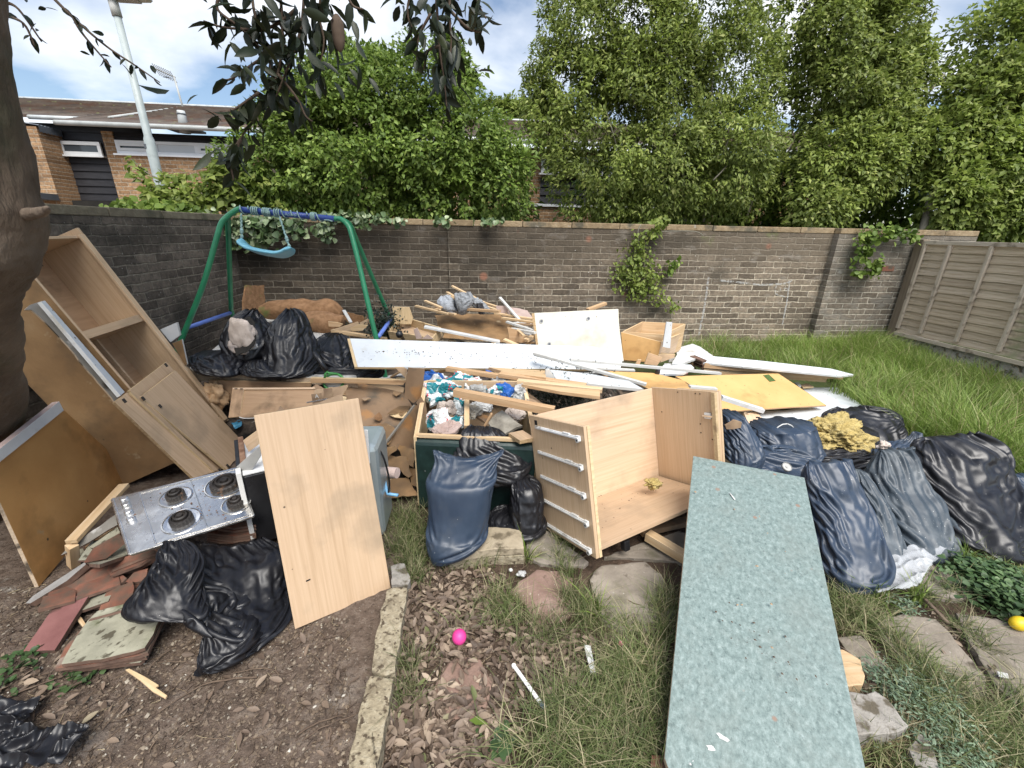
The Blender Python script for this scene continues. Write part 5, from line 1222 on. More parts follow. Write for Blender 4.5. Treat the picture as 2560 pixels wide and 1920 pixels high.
for i, (px, r, br) in enumerate(((WJ(1448,285),.066,.060),(WJ(1130,362),.050,.036),(WJ(1518,408),.046,.034),(WJ(1168,515),.056,.042))):
 c = hobxy(px); bn = empty_parent = None
 V, F = [],[]
 pr = [(r * 1.35,-.0035),(r * 1.33,.001),(r * 1.25,.0015),(r * 1.2,-.002),(r * .95,-.0028)]
 seg = 40
 for (rr, zz) in pr:
  for k in range(seg): an = 2 * math.pi * k / seg; V.append((c.x + rr * math.cos(an), c.y + rr * math.sin(an), zz))
 for a in range(len(pr) - 1):
  F += [(a * seg + k, a * seg + (k + 1) % seg, (a + 1) * seg + (k + 1) % seg, (a + 1) * seg + k) for k in range(seg)]
 F.append(tuple(range((len(pr) - 1) * seg, len(pr) * seg)))
 link('burner_dish', V, F, 'steel', hob, Mh, smooth=False)
 V, F = [],[]
 pr = [(br * 1.02,-.003),(br * 1.02,.018),(br * .93,.023),(br * .80,.023),(br * .78,.014),(br * .66,.014),(br * .64,.030),(br * .50,.034),(br * .46,.024),(br * .30,.024),(br * .26,.036),(.001,.036)]
 for (rr, zz) in pr:
  for k in range(seg):
   an = 2 * math.pi * k / seg; q = rr * (1 + (.04 if k % 2 else 0) * (rr > br * .9)); V.append((c.x + q * math.cos(an), c.y + q * math.sin(an), zz))
 for a in range(len(pr) - 1):
  F += [(a * seg + k, a * seg + (k + 1) % seg, (a + 1) * seg + (k + 1) % seg, (a + 1) * seg + k) for k in range(seg)]
 bu = link('burner', V, F, 'burnt', hob, Mh)
 pr = [(br * .70,.0145),(br * .66,.0165)]; V, F = tubev([(c.x + br * .70 * math.cos(t_ * .35), c.y + br * .70 * math.sin(t_ * .35),.012) for t_ in range(19)],.0022,5); link('ring', V, F, 'rust', bu, Mh)
for i, (kx, ky) in enumerate(((800,383),(812,418),(828,465),(845,512),(838,500))[:4]):
 c = hobxy(WJ(kx, ky)); V, F = tubev([c + Vector((0,0,-.004)), c + Vector((0,0,.010)), c + Vector((0,0,.012))],[.016,.015,.012],20); kb = link('knob', V, F, 'steel', hob, Mh, smooth=False)
crumbs('dirt', 'grit and debris scattered on the steel hob', 'dirt', [Mh @ hobpt(.3,.8,.001), Mh @ hobpt(.95,.75,.001), Mh @ hobpt(.8,.2,.001), Mh @ hobpt(.5,.5,.001)],12,110,.0042, 'rust', .055)

# ---- oven behind the beech panel
ov = empty('built_in_oven', (-.75,1.9,0), 'built in oven with black casing standing behind the tall beech panel', 'oven')
oa = A(WJ(1650,640), 'z', .05)
oh = A(WJ(1625,225), 'y', oa.y).z / .56; Mo = frame(Vector((oa.x, oa.y, .02)),(.80,.42,0),(0,0,1)) @ Matrix.Diagonal((1,1, oh, 1))
box('casing', (0,0,0),(.50,.40,.52), 'black_metal', ov, Mo, .008)
box('front_trim', (-.022,-.012,.0),(-.001,.045,.56), 'metal_white', ov, Mo, .002); box('front_trim', (-.020,.046,.30),(-.002,.40,.545), 'black_metal', ov, Mo, .002)
box('top_plate', (.002,.004,.521),(.495,.395,.535), 'metal_white', ov, Mo, .003)
box('rusty_rail', (.0,.05,.536),(.024,.38,.575), 'rust', ov, Mo, .002)
for z in (.10,.22,.34,.43): box('vent_slot', (-.0015,.10, z),(-.0001,.14, z + .008), 'white_clean', ov, Mo)
for z in (.07,.16,.25,.34,.43): box('casing_rib', (-.004,.16, z),(-.0005,.38, z + .03), 'black_metal', ov, Mo, .003)
b1_ = A(WF(1765,1650), 'y', 1.84); b0_ = A(WF(1650,1255), 'y', 1.84)
sk = box('metal_tank', (b0_.x - .12,1.80,.03),(b1_.x - .005,2.05, b0_.z - .02), 'enamel', bevel=.03); tag(sk, 'rounded blue grey metal casing behind the right edge of the leaning beech panel', 'metal casing')
slab('trim_strip', 'white metal strip beside the blue grey casing', 'strip', [WF(1612,1185), WF(1640,1188), WF(1660,1450), WF(1640,1450)], plane('y', 1.79),.006, 'metal_white')
tube('cable', spline([A(WF(*p), 'y', 1.88) for p in ((1725,1330),(1765,1400),(1795,1500),(1812,1600),(1805,1680))],5),.005, 'black_metal', seg=6, label='thin black cable hanging beside the blue grey casing', cat='cable')
tube('blue_pipe', [A(WF(1768,1555), 'y', 1.95), A(WF(1790,1660), 'y', 1.9), A(WF(1800,1690), 'y', 1.88), A(WF(1880,1700), 'y', 1.86)],.008, 'bluehose', seg=8, label='short light blue plastic pipe behind the beech panel', cat='pipe')

# ---- tall cupboard carcass leaning at the left
O = Vector((-2.276,2.404,1.424)); Xc = Vector((-.081,.997,.008)); Zc_ = Vector((-.914,-.071,-.399)); Yc = Zc_.cross(Xc)
Mk = Matrix(((Xc.x, Yc.x, Zc_.x, O.x),(Xc.y, Yc.y, Zc_.y, O.y),(Xc.z, Yc.z, Zc_.z, O.z),(0,0,0,1)))
kw, kl, kd = .529,1.36,.365
ck = empty('tall_cupboard', tuple(O + Yc * .7), 'tall beech larder cupboard carcass leaning back against the tree, open side up', 'cupboard')
kb_ = lambda n, a, b, mt='beech_y', bv=.0012: box(n, a, b, mt, ck, Mk, bv)
kb_('side_panel', (0,0,0),(.016, kl, kd)); kb_('side_panel', (kw - .016,0,0),(kw, kl, kd))
kb_('side_panel', (kw + .001,-.045,-.004),(kw + .018, kl + .02, kd * .9)); kb_('front_edge', (kw - .04,.0,-.016),(kw + .002, kl, -.001), 'beech_y')
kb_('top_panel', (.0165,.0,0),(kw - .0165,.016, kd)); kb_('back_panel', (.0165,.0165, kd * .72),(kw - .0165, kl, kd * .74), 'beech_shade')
ys = .515
kb_('shelf', (.0165, ys, .004),(kw - .0165, ys + .045, kd * .715), 'beech'); kb_('divider', (kw * .57, ys + .046, kd * .5),(kw * .57 + .014, kl - .02, kd * .715), 'beech')
kb_('cam_fitting', (.0166, ys - .035, kd * .45),(.0195, ys - .018, kd * .45 + .022), 'dark', 0)
kb_('bottom_panel', (.0165, kl - .018,.0),(kw - .0165, kl - .001, kd * .71), 'beech')
bk = box('outer_side_skin', (-.0045,.0,.0),(-.0005, kl + .01, kd * 1.12), 'hardboard', ck, Mk)

# ---- boards lying on the cupboard
plk = (Mk @ Vector((0,0,-.035)), Zc_)
P1 = (O + Zc_ * -.02 + Xc * -.03, Zc_)
slab('grey_board', 'narrow grey backed board with a white painted edge resting on the leaning cupboard', 'board', [WT(270,1215), WT(330,1160), WT(450,1122), WE(780,1095), WE(738,1145), WT(700,1560), WT(590,1440), WT(350,1215)],(O - Zc_ * .01 - Xc * .02,(Zc_ + Xc * .35).normalized()),.010,('greyboard', 'white_edge'), rag=.003, seed=4)
slab('white_strip', 'long white painted strip alongside the grey board', 'strip', [WT(455,1122), WT(498,1112), WE(803,1080), WE(775,1105)],(O - Zc_ * .005,(Zc_ + Xc * -.25).normalized()),.018,('white_board', 'white_clean'))
slab('beech_board', 'widest beech board on the leaning cupboard, with a fitting in its top corner', 'board', [WE(832,1068), WE(1072,886), WE(1118,940), WE(1600,1450), WE(1395,1598)],(O - Zc_ * .03, Zc_),.016, BE)
cf = A(WE(1065,908), 'y', 2.62);
slab('beech_board', 'lower beech board with dark chipped edge on the cupboard', 'board', [WE(738,1144), WE(818,1082), WJ(1385,203), WJ(1245,245)],(O - Zc_ * .048 + Xc * -.02,(Zc_ + Xc * .12).normalized()),.018,('beech', 'particle'))
slab('beech_board', 'topmost smooth beech board on the cupboard', 'board', [WE(905,1112), WE(1128,940), WE(1150,965), WE(1612,1452), WE(1500,1530), WE(1462,1582)],(O - Zc_ * .066, Zc_),.017, BE)
slab('beech_strip', 'narrow beech strip lying between two boards on the cupboard', 'strip', [WE(838,1082), WE(868,1070), WJ(1400,190), WJ(1378,205)],(O - Zc_ * .060, Zc_),.014, BE)
for (px, s_) in ((WE(797,1138),.012),(WE(1065,908),.012),(WE(918,1124),.012),(WE(1027,1172),.011),(WE(1462,1556),.012),(WE(1408,1583),.010)):
 c = onpl(px, (O - Zc_ * .068, Zc_)); M_ = frame(c, Yc, -Zc_)
 o = box('cam_bolt', (-s_, -s_ * .6,-.001),(s_, s_ * .6,.007), 'burnt', M=M_, bevel=.002)
 tag(o, {797: 'black plastic fitting near the top of the chipped edge board', 1065: 'black fitting in the top corner of the widest beech board', 918: 'round black fitting at the upper left corner of the smooth beech board', 1027: 'black broken fitting in the face of the smooth beech board', 1462: 'black fitting on the foot of the smooth beech board', 1408: 'small black fitting between board ends above the hob'}[round((px[0]) * 2.5721)], 'fitting', 'black cabinet fittings on the beech boards')
# white block by the wall
slab('white_board', 'short white board leaning on the left wall behind the cupboard', 'board', [WF(0,392), WF(132,335), WF(157,438), WF(82,492)], plane('y', 3.0),.018,('white_board', 'white_clean'))
slab('white_board', 'thin white board edge standing on end beside the green swing leg', 'board', [WF(95,500), WF(172,470), WF(215,665), WF(200,680)], plane('y', 2.95),.014,('hardboard', 'white_clean'))

# ---- big brown board leaning at the far left
B0 = A((97.2,1467.4), 'z', .0); B1 = A((335,1185), 'z', .0); B2 = A((154,1019), 'x', -2.12)
pb = (B0,(B1 - B0).cross(B2 - B0).normalized())
slab('hardboard_sheet', 'large ochre brown board leaning at the left edge under the tree trunk', 'board', [(97.2,1467.4),(335,1185),(154,1019),(-160,1262),(-60,1290),(0,1255)], pb, .014,('orange_board', 'white_edge') if 'orange_board' in MT else ('hardboard', 'white_edge'))
slab('white_rail', 'white chipped rail along the top of the large ochre board', 'rail', [(-160,1250),(148,1003),(160,1026),(-160,1285)],(B2 + Vector((.03,0,0)), pb[1]),.03,('white_clean', 'pinkscrap'))
# wooden frame
bar('timber_batten', 'pale timber batten lying beside the ochre board', 'batten', (WJ(458,655), 'z', .16),(WJ(800,290), 'z', .20),.045,.02,('timber',)[0])
bar('timber_batten', 'short pale timber leg standing under the batten', 'batten', (WJ(474,805), 'z', .0),(WJ(462,675), 'z', .14),.035,.035, 'timber')
bar('timber_batten', 'broken timber piece on the ground behind the tile heap', 'batten', (WJ(560,700), 'z', .06),(WJ(760,560), 'z', .12),.03,.02, 'timber')

# ================================================================ TILES AND BOARDS AT THE LEFT
TR = ('tile_red', 'tile_side')
TILES = 'loose red clay tiles under the hob'

def tile(label, pts, zs, th=.014, mt=TR, group=TILES, name='clay_tile', cat='tile', rag=.0007, seed=0):
 pl = plane(*[(p, 'z', z) for p, z in zip((pts[0], pts[len(pts) // 3], pts[2 * len(pts) // 3]), zs)]) if not isinstance(zs, float) else plane('z', zs)
 return slab(name, label, cat, pts, pl, th, mt, group, rag=rag, seed=seed)

j = lambda *a: [WJ(a[i], a[i + 1]) for i in range(0, len(a),2)]
slab('ribbed_board', 'ribbed tan fibre board sloping beside the hob', 'board', j(390,742,440,690,742,480,755,545,575,655,500,695), plane((WJ(390,742), 'z', .10),(WJ(742,480), 'z', .20),(WJ(755,545), 'z', .17)),.008,('greyboard', 'tile_side'), rag=.004, seed=7)
tile('pale mossy tile edge poking out from under the hob', j(570,690,755,560,775,600,630,700),(.11,.16,.15), mt=('tile_moss', 'tile_side'), seed=1)
tile('cracked orange red tile at the left corner of the hob', j(540,790,600,700,770,605,812,660,680,765),(.10,.15,.13), seed=2)
tile('tile lying under the cracked orange red tile', j(560,795,690,770,820,690,830,735,640,800),(.07,.10,.09), mt=('tile_moss', 'tile_side'), seed=22)
tile('broad red tile in the middle of the tile heap', j(350,985,450,880,560,800,690,790,815,888,760,940),(.035,.055,.06), seed=3)
tile('red tile sloping down beside the black bag', j(690,842,700,780,985,700,1015,725,900,800,712,872),(.085,.115,.10), seed=4)
tile('second red tile under the sloping one', j(705,880,720,850,1010,735,1020,770,880,850),(.065,.09,.08), seed=24)
tile('red tile just above the mossy stack', j(280,1072,350,990,855,948,845,975,700,1062,560,1080),(.018,.03,.03), seed=5)
tile('small red tile pieces beside the black bag', j(808,912,860,852,950,825,935,905,830,918),(.055,.065,.06), seed=6)
tile('lower broken tile tucked beside the black bag', j(800,945,930,915,920,945,850,955),(.035,.04,.04), seed=26)
tile('thin red tile under the broad one at the left', j(300,1050,420,985,840,930,860,960,560,1000),(.012,.026,.026), seed=27)
for i, (y0, z) in enumerate(((575,.10),(590,.085),(605,.07),(622,.055),(540,.12),(520,.135))):
 tile(['red tile fourth from the bottom of the stack right of the hob', 'red tile third from the bottom of the stack right of the hob', 'red tile second from the bottom of the stack right of the hob', 'lowest red tile of the stack between hob and oven', 'red tile just below the topmost in the stack right of the hob', 'topmost red tile of the stack between hob and oven'][i],
   j(1330, y0 + 20,1430, y0 - 30,1640, y0 - 18,1645, y0 + 25,1500, y0 + 45), z, th=.012, seed=30 + i)
slab('grey_slab', 'pale grey slab with pinkish sides at the left of the tile heap', 'slab', j(165,1050,215,1000,545,785,552,800,430,905,195,1050), plane((WJ(165,1050), 'z', .03),(WJ(545,785), 'z', .10),(WJ(430,905), 'z', .07)),.028,('slab_grey', 'tile_side'), rag=.001)
slab('red_board', 'dusty red painted board lying in front of the tile heap', 'board', j(150,1358,398,1000,568,1005,350,1352), plane((WJ(150,1358), 'z', .03),(WJ(398,1000), 'z', .075),(WJ(568,1005), 'z', .065)),.020,('red_paint', 'tile_side'), rag=.001)
ms = 'stack of mossy old tiles on the bare earth'
tile('topmost mossy tile of the stack in front, ridged and stained', j(395,1442,470,1300,565,1160,625,1100,815,1050,925,1130,1032,1140,985,1250,930,1335,860,1360,650,1410),(.085,.085,.085), mt=('tile_moss', 'tile_side'), group=ms, seed=41, rag=.003)
tile('red edged tile second from the top of the mossy stack', j(350,1470,420,1330,560,1170,1020,1150,1050,1160,950,1365,900,1385,600,1440),.062, mt=('tile_red', 'tile_side'), group=ms, seed=42)
tile('tile third from the top of the mossy stack', j(380,1465,600,1200,1045,1160,940,1395,905,1400,640,1450),.044, mt=('tile_moss', 'tile_side'), group=ms, seed=43)
tile('lowest tile of the mossy stack', j(375,1475,600,1250,1000,1200,925,1410,900,1430,500,1475),.026, mt=('tile_moss', 'tile_side'), group=ms, seed=44)
slab('ridge_strip', 'dark ridge strip across the mossy tile stack', 'strip', j(565,1165,580,1148,810,1085,812,1100), plane('z', .088),.003, 'tile_side')
slab('wood_chip', 'pale wood chip beside the red painted board', 'wood chip', j(490,1150,520,1133,552,1182,535,1205), plane('z', .02),.012, 'timber')
wm_ = lambda *a: [WM(a[i], a[i + 1]) for i in range(0, len(a),2)]
slab('splinter', 'long pale wood splinter on the bare earth below the mossy stack', 'splinter', wm_(805,447,832,440,930,490,1020,545,1000,560,1075,612,1062,630,980,585,900,515), plane('z', .022),.008,('beech_edge', 'timber'))

rnd = random.Random(12)
wh = ('lying at the foot of the leaning batten', 'half under the grey slab', 'behind the ribbed board', 'between the batten and the hob', 'at the outer edge of the tile heap', 'under the front corner of the hob', 'beside the red painted board', 'near the mossy stack', 'under the broad red tile', 'at the top of the tile heap')
for i, (x, y) in enumerate(((560,720),(470,960),(640,620),(720,640),(380,1020),(860,780),(620,1010),(760,1010),(640,930),(700,700))):
 c = A(WJ(x, y), 'z', .03 + .012 * (i % 5)); M_ = Matrix.Translation(c) @ Matrix.Rotation(rnd.uniform(.2,1.2),4, 'Z') @ Matrix.Rotation(rnd.uniform(-.25,.25),4, 'X') @ Matrix.Rotation(rnd.uniform(-.2,.2),4, 'Y')
 a, b = rnd.uniform(.05,.085), rnd.uniform(.04,.07); slab3('clay_tile', [M_ @ Vector(p) for p in ((-a, -b, 0),(a, -b, 0),(a * .9, b * .3,0),(a * .6, b, 0),(-a, b, 0))],.012, TR if i % 3 else ('tile_moss', 'tile_side'), rag=.0008, seed=i, label='broken tile piece ' + wh[i], cat='tile', group=TILES)

# ================================================================ SWING
sw = empty('swing_set', (-1.5,3.9,0), 'green tubular childs swing frame with dark blue top bar and light blue seat', 'swing')
TLb = A((601,524), 'y', 3.9); TRb = A((836,547), 'y', 3.9)
G_ = lambda px, k, v: A(px, k, v)
FL = A((443,875), 'x', -2.45); FL2 = FL + (FL - A((545,620), 'y', 3.78)).normalized() * .5
BL = A((581,785), 'y', 4.62); FR = A((967.7,959), 'z', .22); FRd = A((835,700), 'y', 3.8)
BR = A((986.7,823), 'y', 4.5)
tubes = (('leg', [TLb + Vector((.02,0,0)), TLb + Vector((-.02,0,0)), A((570,540), 'y', 3.88), A(WQ(70,330), 'y', 3.85), A(WQ(0,560), 'y', 3.82), A((505,720), 'y', 3.75), FL, FL2]),
   ('leg', [A(WQ(240,175), 'y', 3.92), A(WQ(175,215), 'y', 3.95), A(WQ(165,300), 'y', 3.98), A(WQ(180,700), 'y', 4.2), A(WQ(205,1400), 'y', 4.5), BL, BL + Vector((0,.1,-.4))]),
   ('leg', [TRb - Vector((.02,0,0)), TRb + Vector((.02,0,0)), A(WQ(1740,270), 'y', 3.88), A(WQ(1830,360), 'y', 3.85), A(WQ(1880,500), 'y', 3.82), A(WQ(1990,940), 'y', 3.75), A(WQ(2150,1640), 'y', 3.65), FR, FR + (FR - A(WQ(2150,1640), 'y', 3.65)).normalized() * .2]),
   ('leg', [A(WQ(1780,290), 'y', 3.93), A(WQ(1860,360), 'y', 3.98), A(WQ(1960,600), 'y', 4.08), A(WQ(2212,1190), 'y', 4.3), BR, BR + (BR - A(WQ(2212,1190), 'y', 4.3)).normalized() * .5]))
for n_, pts in tubes:
 V, F = tubev(spline(pts, 8),.021,16); link(n_, V, F, 'swing_green', sw, smooth=True)
V, F = tubev([TLb, TRb],.0235,18); link('top_bar', V, F, 'swing_blue', sw, smooth=True)
V, F = tubev([A(WE(1195,670), 'x', -2.42), A(WE(1480,572), 'y', 4.55)],.018,12); link('cross_bar', V, F, 'blue_bar', sw, smooth=True)
V, F = tubev([A(WG(462,450), 'y', 3.72), A(WG(562,308), 'y', 4.3)],.018,12); link('cross_bar', V, F, 'blue_bar', sw, smooth=True)
V, F = tubev([A(WE(1152,700), 'x', -2.44), A(WE(1198,706), 'x', -2.40)],.026,12); link('clamp', V, F, 'black_metal', sw)
ax = (TRb - TLb); axn = ax.normalized(); e1 = axn.cross(Vector((0,1,0))).normalized(); e2 = axn.cross(e1)
rp = []
for (a, b, turns) in ((.0,.10,1.2),(.12,.20,4),(.24,.32,5),(.36,.42,2.5),(.43,.56,1.3),(.60,.72,1.2),(.75,.80,4),(.80,.92,1)):
 path = [TLb + ax * (a + (b - a) * t / 40) + (e1 * math.cos(6.283 * turns * t / 40) + e2 * math.sin(6.283 * turns * t / 40)) * .030 for t in range(41)]
 rp.append(tubev(path, .0055,6))
rp.append(tubev(spline([TLb + ax * .92 + Vector((0,-.03,-.02)), A(WQ(1500,275), 'y', 3.86), A(WQ(1560,280), 'y', 3.86), A(WQ(1610,297), 'y', 3.86)],5),.005,6))
for k in range(5): rp.append(tubev([A(WQ(630 + 26 * k, 140 + 2 * k), 'y', 3.868), A(WQ(640 + 26 * k, 195 + 2 * k), 'y', 3.865)],.0055,6))
V, F = merge(rp); link('rope', V, F, 'rope', sw, smooth=True)
# lettering on the bar (unreadable scuffed word, copied as it shows)
def text(name, body, size, M, mt, parent, align='CENTER', extrude=.0006):
 c = bpy.data.curves.new(name, 'FONT'); c.body = body; c.size = size; c.align_x = align; c.align_y = 'CENTER'; c.extrude = extrude; o = bpy.data.objects.new(name, c); COL.objects.link(o)
 dg = bpy.context.evaluated_depsgraph_get(); me = bpy.data.meshes.new_from_object(o.evaluated_get(dg)); bpy.data.objects.remove(o)
 me.materials.append(MT[mt]); o = bpy.data.objects.new(name, me); COL.objects.link(o); o.parent = parent; o.matrix_basis = wm(parent).inverted() @ M; return o

tp = TLb + ax * .53; nv = (EYEP - tp).normalized(); text('lettering', 'Activer', .032, frame(tp + nv * .0245, axn, nv), 'rope', sw)
# seat and its two ropes
seat = sw
s0 = [((318,560),(370,540)),((330,590),(400,560)),((370,640),(440,610)),((440,690),(520,650)),((560,730),(640,680)),((700,760),(760,700)),((840,775),(860,715)),((930,765),(930,700)),((990,730),(980,680)),((1040,690),(1010,660)),((1045,660),(1020,645))]
ctr = [A(WQ((a[0] + b[0]) / 2,(a[1] + b[1]) / 2 + 2), 'y', 3.86) for a, b in s0]; Pc = spline(ctr, 5); V = []; F = []; sg = 16
for i, p in enumerate(Pc):
 d = (Pc[min(i + 1, len(Pc) - 1)] - Pc[max(i - 1,0)]).normalized(); nn = Vector((-d.z, 0, d.x)); t = i / (len(Pc) - 1); en = .035 + .055 * min(1,6 * min(t, 1 - t))
 for k in range(sg):
  a = 2 * math.pi * k / sg; V.append(p + Vector((0,-1,.25)) * (en * math.copysign(abs(math.cos(a)) ** .7, math.cos(a))) + nn * (.020 * math.sin(a) - .012 * math.cos(a) ** 2))
for i in range(len(Pc) - 1): F += [(i * sg + k, (i + 1) * sg + k, (i + 1) * sg + (k + 1) % sg, i * sg + (k + 1) % sg) for k in range(sg)]
F += [tuple(range(sg)), tuple(range(len(V) - 1, len(V) - sg - 1,-1))]
link('seat', V, F, 'seat_blue', seat, smooth=True)
for top, bot in (((348,190),(356,510)),((880,235),(1010,640))):
 a = A(WQ(*top), 'y', 3.875); b = A(WQ(*bot), 'y', 3.86); V, F = tubev([a.lerp(b, t / 20) + Vector((math.sin(t * 2.1) * .003, math.cos(t * 2.1) * .003,0)) for t in range(21)],.0075,8)
 rr_ = link('rope', V, F, 'rope', seat, smooth=True)
 for f in (.72,.80,1.0):
  q = a.lerp(b, f); V, F = tubev([q + Vector((0,0,.016)), q + Vector((.003,0,.006)), q + Vector((-.003,0,-.006)), q - Vector((0,0,.014))],[.008,.013,.013,.007],8); link('knot', V, F, 'rope', rr_, smooth=True)

# ================================================================ RUBBISH BAGS
BG = 'full rubbish bags'

def bag(label, secs, mt='black_bag', seed=1, amp=.018, vert=.012, group=None, name='rubbish_bag', parent=None, freq=1.0, power=2.3, rings=110, seg=150, floor=.004, gz=None, ridge=1):
 if gz is not None:                                   # slide the bag along the line of sight until its foot stands on the ground
  l, r, yl, yr = secs[-1][:4]; m_ = ((l[0] + r[0]) / 2,(l[1] + r[1]) / 2); k = A(m_, 'z', gz).y / ((yl + yr) / 2)
  secs = [(s[0], s[1], s[2] * k, s[3] * k, s[4] * k, s[5] * k, s[6]) for s in secs]
 return shell(name, secs, mt, parent, rings, seg, amp, seed, power, vert, freq, label if not parent else None, None if parent else 'rubbish bag', group, floor=floor, ridge=ridge * .6)

def S_(l, r, y, dh, sag=0, y2=None, tilt=0): return (l, r, y, y if y2 is None else y2, dh, sag, tilt)

# centre slate bag
bag('flat topped slate blue rubbish bag with two horns, propped on paving slabs', [
 S_(WG(888,1342), WG(1458,1338),1.90,.012,.045), S_(WG(900,1375), WG(1450,1365),1.89,.020,.035), S_(WG(905,1440), WG(1405,1430),1.88,.045,.01), S_(WG(872,1530), WG(1392,1520),1.86,.09), S_(WG(850,1610), WG(1370,1600),1.84,.12),
 S_(WK(575,40), WK(945,60),1.80,.13), S_(WK(572,130), WK(930,135),1.76,.12), S_(WK(572,220), WK(850,210),1.72,.09), S_(WK(590,290), WK(720,275),1.69,.05), S_(WK(598,330), WK(640,325),1.68,.015)], 'slate_bag', 3,.010,.006, power=2.6, gz=.03, ridge=.7)
bag('loose black bag draped over the dark green board behind the slate bag', [
 S_(WG(1190,1160), WG(1340,1150),2.16,.02), S_(WG(1130,1200), WG(1395,1185),2.13,.06), S_(WG(1080,1290), WG(1480,1270),2.10,.09), S_(WG(1068,1380), WG(1640,1390),2.06,.12), S_(WG(1120,1450), WG(1665,1430),2.02,.13), S_(WG(1300,1530), WG(1620,1520),2.0,.12), S_(WG(1360,1600), WG(1530,1600),2.0,.05)], 'black_bag', 5,.022,.02, freq=1.4)
bag('low shiny black bag between the slate bag and the open cabinet', [
 S_(WK(1040,-20), WK(1230,-20),2.0,.03), S_(WK(980,0), WK(1290,0),1.98,.08), S_(WK(950,45), WK(1315,40),1.95,.13), S_(WK(960,80), WK(1305,80),1.92,.13), S_(WK(1080,115), WK(1230,118),1.90,.08)], 'black_bag', 6,.02,.008, freq=1.5, gz=.03)
bag('crumpled black bag leaning on the outer side of the cabinet', [
 S_(WV(20,915), WV(170,905),1.98,.03), S_(WV(-20,960), WV(255,950),1.96,.08), S_(WV(-30,1080), WV(275,1070),1.94,.10), S_(WV(-20,1230), WV(270,1220),1.92,.11), S_(WV(0,1330), WV(262,1320),1.90,.10), S_(WV(80,1390), WV(180,1392),1.89,.04)], 'black_bag', 7,.02,.012, freq=1.5, gz=.02)
# left foreground bag
bagA = bag('big glossy black bag slumped open in front of the hob', [
 S_(WJ(1100,640), WJ(1690,640),1.62,.03,0.03,1.72), S_(WJ(1090,690), WJ(1790,690),1.57,.05,.03,1.68), S_(WJ(1080,760), WJ(1810,760),1.51,.07,.02,1.63), S_(WJ(1060,850), WJ(1825,880),1.45,.08,.0,1.58), S_(WJ(1060,940), WJ(1840,980),1.40,.09,0,1.52), S_(WJ(1130,1050), WJ(1858,1050),1.34,.09,0,1.46),
 S_(WJ(1240,1120), WJ(1862,1100),1.31,.12,0,1.42), S_(WJ(1290,1190), WJ(1830,1150),1.29,.11,0,1.38), S_(WJ(1288,1290), WJ(1720,1220),1.25,.10,0,1.32), S_(WJ(1280,1370), WJ(1590,1320),1.22,.08), S_(WJ(1262,1450), WJ(1450,1420),1.19,.05), S_(WJ(1242,1525), WJ(1275,1518),1.165,.012)], 'black_bag', 11,.036,.014, power=2.0, seg=180, rings=150, freq=.6, ridge=.5)
bag('', [S_(WJ(1060,655), WJ(1180,648),1.56,.010), S_(WJ(1035,700), WJ(1260,700),1.52,.035), S_(WJ(1000,790), WJ(1290,800),1.46,.06), S_(WJ(950,880), WJ(1290,900),1.41,.07), S_(WJ(890,980), WJ(1300,1010),1.36,.07), S_(WJ(825,1060), WJ(1330,1090),1.32,.06), S_(WJ(812,1100), WJ(1330,1130),1.30,.035), S_(WJ(880,1130), WJ(1240,1142),1.29,.012)], 'black_bag', 12,.022,.006, freq=1.5, name='bag_mouth', parent=bagA, power=2.2)
# crumpled torn bag bottom left
def sheet(name, label, cat, poly, z, mt, seed, amp=.03, n=70, f=1.0, group=None, thick=.002, base=None):
 """crumpled film lying over the ground inside a px outline"""
 P = [A(p, 'z', z) for p in poly]; xs = [p.x for p in P]; ys = [p.y for p in P]; poly2 = [(p.x, p.y) for p in P]
 nx = n; ny = n; V = []; idx = {}; F = []
 X = np.linspace(min(xs), max(xs), nx); Y = np.linspace(min(ys), max(ys), ny)
 gx, gy = np.meshgrid(X, Y); ins = in_poly(gx.ravel(), gy.ravel(), poly2)
 for k, (x, y, i_) in enumerate(zip(gx.ravel(), gy.ravel(), ins)):
  if i_:
   p = Vector((x, y, 0)); h = amp * (.5 + .5 * crumple(p * 1.0, seed, 1.4 * f)) + amp * .45 * (1 - 2.5 * abs(mnoise.noise(Vector((p.x * 5 + p.y * 3, p.y * 12 - p.x * 5, seed)) * f))) ** 2 + amp * .18 * (1 - 2.5 * abs(mnoise.noise(Vector((p.x * 22, p.y * 9 + p.x * 6, seed)) * f))); idx[k] = len(V); V.append(Vector((x, y, z + h + (base(x, y) if base else 0))))
 for jj in range(ny - 1):
  for ii in range(nx - 1):
   a, b, c, d = jj * nx + ii, jj * nx + ii + 1,(jj + 1) * nx + ii + 1,(jj + 1) * nx + ii
   if all(q in idx for q in (a, b, c, d)): F.append((idx[a], idx[b], idx[c], idx[d]))
 c0 = sum(V, Vector()) / len(V); o = link(name, [v - c0 for v in V], F, mt, None, Matrix.Translation(c0), smooth=True)
 s = o.modifiers.new('solid', 'SOLIDIFY'); s.thickness = thick
 return tag(o, label, cat, group)

sheet('torn_bag', 'torn flattened black bag on the earth at the lower left corner', 'plastic bag', wm_(-60,700,60,690,180,690,290,660,300,690,215,760,200,830,330,870,480,855,600,850,560,930,490,1000,420,1100,-200,1160),.012, 'black_bag', 14,.055,150,1.9)
